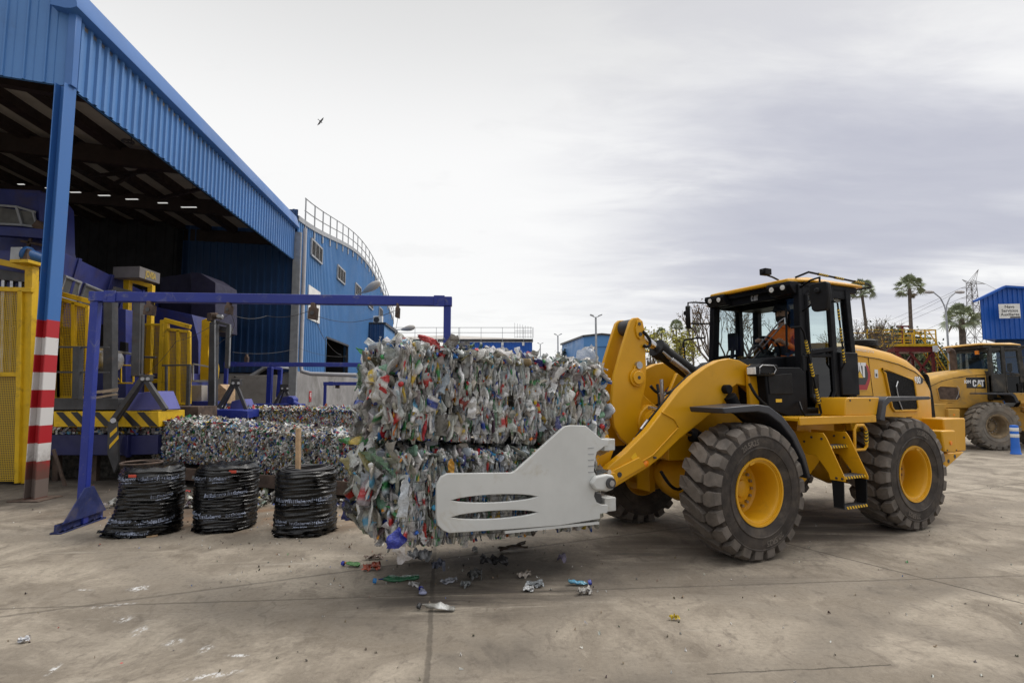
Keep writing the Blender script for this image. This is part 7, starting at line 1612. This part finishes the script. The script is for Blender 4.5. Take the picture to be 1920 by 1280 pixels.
def tree(name, label, u, v, Y, spread, seed, leaf, nleaf, ls, group, depth=5, tr=.16, bare=.0, low=.28):
    rg = random.Random(seed); q = atY(u, v, Y); h = q.z; root = empty(name, label, 'tree', (q.x, Y, 0), 0, group); mb = MB(); tips = []
    def grow(p, d_, L, r_, k):
        n = 3; pts = [p]; dd = d_.copy()
        for i in range(n): dd = (dd + Vector((rg.uniform(-.2, .2), rg.uniform(-.2, .2), rg.uniform(-.05, .15)))).normalized(); pts.append(pts[-1] + dd * L / n)
        mb.tube(pts, r_, 5 if k else 8, 0, False, r_ * .62)
        if k >= 2: tips.extend(pts[1:])
        if k == depth: return
        for j in range(rg.choice((2, 3, 3)) if k else 4):
            a = rg.uniform(0, 6.3); t = rg.uniform(.45, .95); nd = (dd + Vector((math.cos(a), math.sin(a), 0)) * t * spread + Vector((0, 0, .18))).normalized()
            grow(pts[-1] if j < 2 else pts[2], nd, L * rg.uniform(.62, .8), r_ * .6, k + 1)
    grow(Vector((0, 0, 0)), Vector((0, 0, 1)), h * low, tr, 0)
    zmax = max(v_[2] for v_ in mb.v); k_ = h / zmax; mb.v = [(x * k_, y * k_, z * k_) for x, y, z in mb.v]; mb.build('trunk', M['bark'], root)
    lf = MB()
    for i in range(nleaf):
        p = rg.choice(tips) * k_ + Vector((rg.gauss(0, ls * 1.6), rg.gauss(0, ls * 1.6), rg.gauss(0, ls * 1.4)))
        a, b_ = Vector((rg.gauss(0, 1), rg.gauss(0, 1), rg.gauss(0, .7))).normalized(), Vector((rg.gauss(0, 1), rg.gauss(0, 1), rg.gauss(0, 1))); b_ = a.cross(b_).normalized(); s_ = ls * rg.uniform(.5, 1.1)
        lf.add([p - a * s_, p + b_ * s_ * .45, p + a * s_, p - b_ * s_ * .45], [(0, 1, 2, 3)], rg.choice((0, 0, 1)) if isinstance(leaf, tuple) else 0)
    lf.build('crown', [M[x] for x in leaf] if isinstance(leaf, tuple) else M[leaf], root)
    return root
G1 = 'bare and leafy trees along the yard edge'
tree('bare_tree', 'nearly bare tree with brown leaves behind the cab of the nearer loader', 1343, 560, 44, .62, 11, 'leaf_brown', 420, .12, G1, 5, .17)
tree('bare_tree', 'bare tree with a few brown leaves before the yellow platform', 1652, 592, 40, 1.1, 12, 'leaf_brown', 380, .11, G1, 6, .2)
tree('bare_tree', 'thin bare tree partly hidden by the cab window', 1588, 600, 50, .9, 13, 'leaf_brown', 200, .1, G1, 5, .16)
tree('bare_tree', 'bare tree seen through the windscreen of the nearer loader', 1405, 560, 46, .9, 19, 'leaf_brown', 260, .11, G1, 5, .16)
tree('leafy_tree', 'yellow green leafy tree close against the raised yellow arm', 1226, 622, 66, .8, 14, ('leaf_yellow', 'leaf_yellow'), 1000, .24, G1, 4, .16)
tree('leafy_tree', 'pale yellow green tree between the arm and the small palms', 1248, 612, 72, .85, 15, ('leaf_yellow', 'leaf_yellow'), 1200, .26, G1, 4, .16)
tree('bare_tree', 'slim bare tree under the hydraulic rod', 1222, 660, 60, .8, 16, 'leaf_brown', 260, .14, G1, 5, .12)
for i, (u, v, Y, sd, lf_, lb_) in enumerate(((1605, 640, 76, 21, 'leaf', 'low olive tree behind the nearer loader hood'), (1645, 618, 84, 22, ('leaf_dark', 'leaf'), 'dark bushy tree behind the bare tree at the yellow platform'), (1692, 608, 88, 23, ('leaf', 'leaf_dark'), 'broad olive tree behind the yellow platform'), (1728, 640, 92, 24, ('leaf_dark', 'leaf'), 'dark tree behind the platform stairs'),
                                                 (1766, 650, 105, 25, 'leaf_dark', 'far dark tree between stairs and lamp post'), (1796, 655, 110, 26, ('leaf_dark', 'leaf'), 'far low tree under the broad palm'), (1825, 652, 108, 27, 'leaf_dark', 'far dark tree below the pylon'), (1058, 660, 100, 28, 'leaf_dark', 'dark shrubby tree at the corner of the far blue hall'))):
    tree('bushy_tree', lb_, u, v, Y, 1.0, sd, lf_, 2200, .38, 'bushy trees beyond the yard', 4, .2, 0, .2)
g_ = MB(); rg = random.Random(77)
for i in range(5200):
    x = rg.uniform(-10, 190); y = 150 + rg.uniform(-10, 16); z = abs(rg.gauss(0, 3.2)) + 1.2 * math.sin(x * .4) + .6; a = Vector((rg.gauss(0, 1), rg.gauss(0, 1), rg.gauss(0, 1))).normalized() * rg.uniform(.5, 1.1); b_ = a.cross(Vector((rg.gauss(0, 1), rg.gauss(0, 1), rg.gauss(0, 1)))).normalized() * .6
    p = Vector((x, y, max(.2, z))); g_.add([p - a, p + b_, p + a, p - b_], [(0, 1, 2, 3)])
tl = g_.build('treeline', M['leaf_dark']); tag(tl, 'low dark tree line along the horizon', 'trees'); tl['kind'] = 'stuff'

# ================================================================== LAMP POSTS, PYLON, LINES
def lamp_post(label, u, v, Y, arms, wid, r=.07, curve=False, name='lamp_post'):
    q = atY(u, v, Y); root = empty(name, label, 'lamp post', (q.x, Y, 0), 0, 'lamp posts around the yard'); h = q.z
    mb = MB(); mb.tube([(0, 0, 0), (0, 0, h - (1.9 if curve else 0))], r * 1.3, 8, 0, False, r); mb.build('pole', M['grey_metal'], root)
    for s in arms:
        if curve:
            mb = MB(); mb.tube([(0, 0, h - 1.95), (s * .12, 0, h - 1.3), (s * .45, 0, h - .55), (s * 1.0, 0, h - .08), (s * wid * .8, 0, h)], r * .7, 8); ar = mb.build('arm', M['grey_metal'], root)
            mb = MB(); mb.tube([(s * (wid * .72 + t), 0, h + .02) for t in (0, .15, .5, .85, .95)], [.06, .13, .17, .12, .03], 10); mb.build('lamp_head', M['pale_roof'], ar)
        else:
            mb = MB(); mb.beam((0, 0, h), (s * wid * .5, 0, h + .1), .08, .06); ar = mb.build('arm', M['grey_metal'], root)
            mb = MB(); mb.beam((s * wid * .4, -.2, h + .12), (s * wid, -.2, h + .26), .45, .1); mb.build('lamp_head', M['grey_metal'], ar)
lamp_post('double headed grey mast in front of the far blue hall', 1117, 595, 58, (-1, 1), .62, .10)
lamp_post('thinner double headed mast between the low building and the far blue hall', 1046, 629, 88, (-1, 1), .62, .10)
lamp_post('smallest, most distant mast near the end of the low building', 1013, 645, 115, (-1, 1), .6, .10)
lamp_post('tall street lamp with two curved arms beside the broad palm', 1771, 548, 54, (-1, 1), 1.45, .085, True, 'street_lamp')
py = empty('pylon', 'lattice power pylon rising beside the bright blue building', 'pylon', (0, 160, 0))
bt_, tp_ = atY(1822, 640, 160), atY(1826, 505, 160); py.location = ((bt_.x + tp_.x) / 2, 160, 0); hh = tp_.z
def wat(z):
    t = z / hh; return 3.6 * (1 - t / .55) + 1.15 * t / .55 if t < .55 else 1.15 - .35 * (t - .55) / .35
mb = MB(); zs_ = [0, 5, 9.5, 13.5, 17, 20, 22.5, 24.8, 27, 29, 31, 33]; zs_ = [z * hh / 37 for z in zs_]; r_ = .07
for a, e in zip(zs_[:-1], zs_[1:]):
    A_ = [Vector((sx * wat(a), sy * wat(a), a)) for sx, sy in ((-1, -1), (1, -1), (1, 1), (-1, 1))]; B_ = [Vector((sx * wat(e), sy * wat(e), e)) for sx, sy in ((-1, -1), (1, -1), (1, 1), (-1, 1))]
    for k in range(4):
        mb.beam(A_[k], B_[k], r_ * 1.6, r_ * 1.6); mb.beam(A_[k], B_[(k + 1) % 4], r_, r_); mb.beam(A_[(k + 1) % 4], B_[k], r_, r_); mb.beam(B_[k], B_[(k + 1) % 4], r_, r_)
mb.build('lattice_tower', M['pylon'], py)
zt_ = zs_[-1]; mb = MB()
for y in (-.6, .6): mb.beam((-.8, y, zt_), (2.4, 0, hh), r_, r_); mb.beam((.8, y, zt_), (2.4, 0, hh), r_, r_); mb.beam((-.8, y, zt_), (-2.6, 0, zt_ + 1.0), r_, r_); mb.beam((.5, y, zt_ - 1), (-2.6, 0, zt_ + 1.0), r_, r_); mb.beam((-.8, y, zt_), (.8, y, zt_ + .5), r_, r_)
mb.build('top_horn', M['pylon'], py)
arms_ = []
for z, L, s in ((zt_ - 1.5, 3.2, -1), (zt_ - .2, 4.2, 1), (zt_ - 9, 3.2, -1), (zt_ - 7.5, 4.2, 1), (zt_ - 4.5, 3.4, -1)):
    mb = MB()
    for y in (-.5, .5): mb.beam((0, y, z), (s * L, 0, z - .1), r_, r_); mb.beam((0, y, z + 1.0), (s * L, 0, z - .1), r_, r_)
    mb.build('cross_arm', M['pylon'], py); arms_.append((s * L, z - .1))
pc = py.location
def pline(label, a, e, sag):
    mb = MB(); mb.tube([Vector(a).lerp(Vector(e), t) - Vector((0, 0, sag * 4 * t * (1 - t))) for t in np.linspace(0, 1, 24)], .045, 4); tag(mb.build('power_line', M['dark_steel']), label, 'power line', 'power lines')
for (dx_, z), (u, v, Y) , lb_ in zip(arms_, ((1560, 640, 330), (1990, 575, 120), (1540, 690, 330), (1990, 600, 120), (1540, 660, 330)), ('upper power line running from the pylon over the tallest palm', 'upper power line running from the pylon behind the bright blue building', 'lower power line running behind the trunk of the tallest palm', 'lower power line reaching the wall of the bright blue building', 'middle power line of those that cross behind the street lamp')):
    pline(lb_, (pc.x + dx_, 160, z), atY(u, v, Y), 1.2)
pline('second strand close under the upper line over the palm', (pc.x - 3.2, 160.5, zt_ - 2.2), atY(1560, 652, 330), 1.5)
pline('lowest power line crossing behind the street lamp', (pc.x - 3.2, 160.5, zt_ - 10.2), atY(1540, 705, 330), 1.5)

# ================================================================== ACCESS PLATFORM, BOLLARD, BIRD
YP = 40; ap = empty('access_platform', 'yellow railed access platform on a red scissor frame with stairs', 'platform', (0, YP, 0)); dl, drr = atY(1655, 647, YP), atY(1733, 647, YP); ap.location = (dl.x, YP, 0); Wp = drr.x - dl.x; zd = dl.z
mb = MB(); mb.box(0, Wp, -1.2, 1.2, zd - .18, zd); mb.build('deck', M['yellow_cage'], ap, .01)
mb = MB(); mb.box(.1, Wp, -1.1, 1.1, zd - .55, zd - .18)
for x in (.3, Wp - .2):
    for y in (-1, 1): mb.beam((x, y, 0), (x, y, zd - .5), .16, .16)
for y in (-1, 1): mb.beam((.3, y, 1.2), (Wp - .2, y, zd - .6), .12, .12); mb.beam((Wp - .2, y, 1.2), (.3, y, zd - .6), .12, .12); mb.beam((Wp * .4, y, zd - .6), (Wp - .2, y, 2.4), .12, .12)
mb.build('scissor_frame', M['deep_red'], ap, .006)
mb = MB()
for y in (-1.15, 1.15):
    for x in np.linspace(0, Wp, 5): mb.beam((x, y, zd), (x, y, zd + 1.0), .07, .07)
    for z in (.35, .68, 1.0): mb.beam((-1.8, y, zd + z) if z > .9 else (0, y, zd + z), (Wp, y, zd + z), .06, .06)
    mb.beam((-1.8, y, zd), (-1.8, y, zd + 1), .06, .06)
for x in (0, Wp): mb.beam((x, -1.15, zd + 1), (x, 1.15, zd + 1), .06, .06)
mb.build('railing', M['yellow_cage'], ap, .004)
mb = MB(); sx, sz = 1.9, zd
for y in (-.5, .5):
    mb.beam((Wp, y, zd + .95), (Wp + sx, y, .95 + zd - 3.2), .06, .06); mb.beam((Wp, y, zd - .05), (Wp + sx, y, zd - 3.2), .1, .05); 
    for t in (.3, .65, .98): mb.beam((Wp + sx * t, y, zd - 3.2 * t), (Wp + sx * t, y, zd - 3.2 * t + .95), .05, .05)
mb.build('stair_railing', M['yellow_cage'], ap, .004)
mb = MB()
for k in range(11): t = (k + .5) / 11; mb.box(Wp + sx * t - .13, Wp + sx * t + .13, -.5, .5, zd - 3.2 * t - .02, zd - 3.2 * t + .02)
mb.beam((Wp + sx, -.4, 0), (Wp + sx, -.4, zd - 3.2), .1, .1); mb.beam((Wp + sx, .4, 0), (Wp + sx, .4, zd - 3.2), .1, .1)
mb.build('stairs', M['deep_red'], ap)
mb = MB(); mb.box(Wp * .35, Wp * .39, -.6, -.5, zd, zd + 1.3); mb.box(Wp * .26, Wp * .52, -.6, -.5, zd + 1.25, zd + 1.36); mb.build('control_post', M['deep_red'], ap)
mb = MB(); mb.box(Wp - .35, Wp + .02, -1.26, -1.22, zd - .55, zd - .12); mb.build('notice', M['white'], ap)
bq = gnd(1905, 851); bo_ = empty('bollard', 'blue flexible bollard with two white bands before the dusty loader', 'bollard', (bq.x, bq.y, 0))
bm_ = mat('bollard_blue', (.02, .14, .58), .5, 0, .06, 3)
mb = MB(); mb.lathe([(0, 0), (.13, 0), (.13, .03), (.115, .05), (.11, .20), (.10, .28), (.10, .80), (.09, .83), (0, .84)], (0, 0, 0), (0, 0, 1), 24); mb.build('body', bm_, bo_)
for z in (.48, .66): mb = MB(); mb.lathe([(.101, 0), (.104, .005), (.104, .095), (.101, .10)], (0, 0, z), (0, 0, 1), 24); mb.build('reflective_band', M['white'], bo_)
bp = atY(601, 228, 34); bd = MB(); sc_ = 34 / FPX
d1 = Vector((8, 0, 11)).normalized(); nrm_ = Vector((.5, -.8, -.3)).normalized(); bx = d1.cross(nrm_).normalized()
def wing(s): return [Vector((0, 0, 0)) + bx * 1.6, d1 * s * 5 + bx * 1.8, d1 * s * 9.5 + bx * .2, d1 * s * 10 - bx * .4, d1 * s * 5 - bx * 1.2, -bx * 1.7]
bd.tube([bx * -4.2 * sc_, bx * -1.5 * sc_, bx * 1.0 * sc_, bx * 3.0 * sc_, bx * 4.0 * sc_], [.3 * sc_, 1.0 * sc_, 1.2 * sc_, .8 * sc_, .2 * sc_], 10)
bd.add([bx * -3.6 * sc_, (bx * -6 + d1 * 1.2) * sc_, (bx * -6 - d1 * 1.2) * sc_], [(0, 1, 2)])
for s in (1, -1):
    P = [p * sc_ for p in wing(s)]; th = nrm_ * .25 * sc_; bd.add([p + th for p in P] + [p - th for p in P], [tuple(range(6)), tuple(range(11, 5, -1))] + [(i, (i + 1) % 6, (i + 1) % 6 + 6, i + 6) for i in range(6)])
o = bd.build('bird', mat('feathers', (.10, .10, .105), .8, 0, .2, 8)); o.location = bp; tag(o, 'dark bird with spread wings gliding in the pale sky', 'bird')

# ================================================================== DRIVER
def skin_mesh(name, nodes, edges, sub=2):
    me = bpy.data.meshes.new(name); me.from_pydata([n[0] for n in nodes], edges, []); o_ = bpy.data.objects.new(name, me); C.objects.link(o_)
    sk = o_.modifiers.new('skin', 'SKIN'); 
    for i, n in enumerate(nodes):
        r_ = n[1]; me.skin_vertices[0].data[i].radius = r_ if isinstance(r_, tuple) else (r_, r_); me.skin_vertices[0].data[i].use_root = (i == 0)
    sk.use_smooth_shade = True; ss = o_.modifiers.new('sub', 'SUBSURF'); ss.levels = sub; ss.render_levels = sub
    dg = bpy.context.evaluated_depsgraph_get(); dg.update(); m2 = bpy.data.meshes.new_from_object(o_.evaluated_get(dg)); bpy.data.objects.remove(o_); m2.name = name; return m2
M['skin'] = mat('skin', (.40, .22, .15), .55, 0, .08, 10); M['hivis'] = mat('hi_vis_orange', (1., .19, .012), .65, 0, .12, 9, .25, 30); M['navy'] = mat('navy_cloth', (.012, .016, .03), .8, 0, .2, 9, .25, 30); M['reflect'] = mat('reflective_tape', (.5, .5, .48), .4, 0, .05, 9); M['hair'] = mat('beard', (.02, .015, .012), .8, 0, .3, 40)
seat_x = -2.0; dr_o = lw(seat_x, .06, 0); drv = empty('person', 'driver in an orange and navy work jacket and dark cap, hands on the steering wheel', 'person', (dr_o.x, dr_o.y, 0), THL + R(8))
# body frame: x ahead, y left, z up
N_ = [((0, 0, 2.22), (.17, .15)), ((0, 0, 2.36), (.15, .14)), ((.0, 0, 2.52), (.17, .13)), ((.0, 0, 2.66), (.18, .125)), ((.02, 0, 2.75), (.08, .08)), ((.035, 0, 2.81), .058), ((.05, 0, 2.88), (.085, .075)), ((.055, 0, 2.97), (.10, .082)), ((.05, 0, 3.045), (.075, .066)),
      ((.0, .19, 2.68), .075), ((.08, .25, 2.50), .058), ((.15, .255, 2.41), .05), ((.26, .17, 2.50), .042), ((.325, .13, 2.535), .03), ((.0, -.19, 2.68), .075), ((.08, -.25, 2.50), .058), ((.15, -.255, 2.41), .05), ((.26, -.20, 2.52), .042), ((.325, -.17, 2.555), .03),
      ((.06, .10, 2.19), .105), ((.25, .13, 2.21), .09), ((.42, .15, 2.23), .072), ((.45, .15, 2.02), .058), ((.44, .15, 1.78), .048), ((.52, .15, 1.72), .042), ((.06, -.10, 2.19), .105), ((.25, -.13, 2.21), .09), ((.42, -.15, 2.23), .072), ((.45, -.15, 2.02), .058), ((.44, -.15, 1.78), .048), ((.52, -.15, 1.72), .042)]
Ed = [(0, 1), (1, 2), (2, 3), (3, 4), (4, 5), (5, 6), (6, 7), (7, 8), (3, 9), (9, 10), (10, 11), (11, 12), (12, 13), (3, 14), (14, 15), (15, 16), (16, 17), (17, 18), (0, 19), (19, 20), (20, 21), (21, 22), (22, 23), (23, 24), (0, 25), (25, 26), (26, 27), (27, 28), (28, 29), (29, 30)]
me = skin_mesh('body', N_, Ed)
for m_ in (M['skin'], M['hivis'], M['navy'], M['reflect']): me.materials.append(m_)
for p in me.polygons:
    c_ = p.center; arm = abs(c_.y) > .13 and c_.x > -.05 and 2.3 < c_.z < 2.62
    if c_.z > 2.79 or (arm and c_.x > .27): k = 0
    elif arm and c_.x > .05: k = 2 if .10 < c_.x < .2 else 1
    elif 2.36 < c_.z < 2.50: k = 2
    elif 2.335 < c_.z <= 2.36: k = 3
    elif 2.26 < c_.z: k = 1
    else: k = 2
    if abs(c_.z - 2.55) < .016 and not arm: k = 3
    p.material_index = k
bo2 = bpy.data.objects.new('body', me); C.objects.link(bo2); bo2.parent = drv
for s in (1, -1):      # hands closed on the rim: palm, four fingers and a thumb
    wv = Vector((.325, .13 if s > 0 else -.17, 2.535 if s > 0 else 2.555)); mb = MB()
    mb.tube([wv - Vector((.02, 0, 0)), wv + Vector((.03, 0, .01)), wv + Vector((.075, 0, .015))], [.026, .036, .03], 8)
    for k in range(4):
        y0 = -.027 + k * .018; L = (.8, 1, .95, .75)[k]; p0 = wv + Vector((.07, y0, .018)); mb.tube([p0, p0 + Vector((.026 * L, 0, .004)), p0 + Vector((.036 * L, 0, -.016)), p0 + Vector((.022 * L, 0, -.034)), p0 + Vector((.006, 0, -.036))], [.0095, .0092, .0088, .008, .006], 6)
    t0 = wv + Vector((.02, -.03 * s, 0)); mb.tube([t0, t0 + Vector((.03, -.022 * s, -.005)), t0 + Vector((.055, -.02 * s, -.018)), t0 + Vector((.062, -.008 * s, -.03))], [.013, .012, .010, .007], 6)
    mb.build('hand', M['skin'], drv, 0, 70)
mb = MB(); mb.lathe([(.118, -.035), (.112, .02), (.09, .065), (.05, .088), (0, .095)], (.045, 0, 3.03), (0, 0, 1), 24); mb.prism([(.13, -.032), (.20, -.045), (.20, -.035), (.13, -.018)], -.07, .07, 0, lambda x, y, z: (.045 + x, y * (1 if x < .15 else .7), 3.03 + z)); mb.build('cap', M['navy'], drv, 0, 50)
mb = MB(); mb.lathe([(.0, -.075), (.05, -.07), (.078, -.04), (.084, .0), (.082, .02), (.075, .02)], (.065, 0, 2.90), (0, 0, 1), 20); mb.v = [(x if x > .06 else .06 - (.06 - x) * .3, y * .9, z) for x, y, z in mb.v]; mb.build('beard', M['hair'], drv, 0, 60)
mb = MB(); mb.tube([(.13, 0, 2.985), (.155, 0, 2.95), (.165, 0, 2.935), (.14, 0, 2.93)], [.010, .013, .016, .012], 8); mb.build('nose', M['skin'], drv, 0, 60)
for s in (1, -1):
    mb = MB(); mb.lathe([(0, .008), (.009, .004), (.011, 0), (.008, -.006)], (.136, s * .032, 2.985), (1, 0, 0), 12); mb.build('eye', M['hair'], drv); mb = MB(); mb.lathe([(0, .012), (.018, .01), (.024, 0)], (.045, s * .085, 2.97), (0, s, 0), 12); mb.build('ear', M['skin'], drv)
mb = MB(); mb.box(.138, .146, -.024, .024, 2.902, 2.908); mb.build('mouth', mat('lips', (.3, .11, .09), .5, 0, 0), drv)
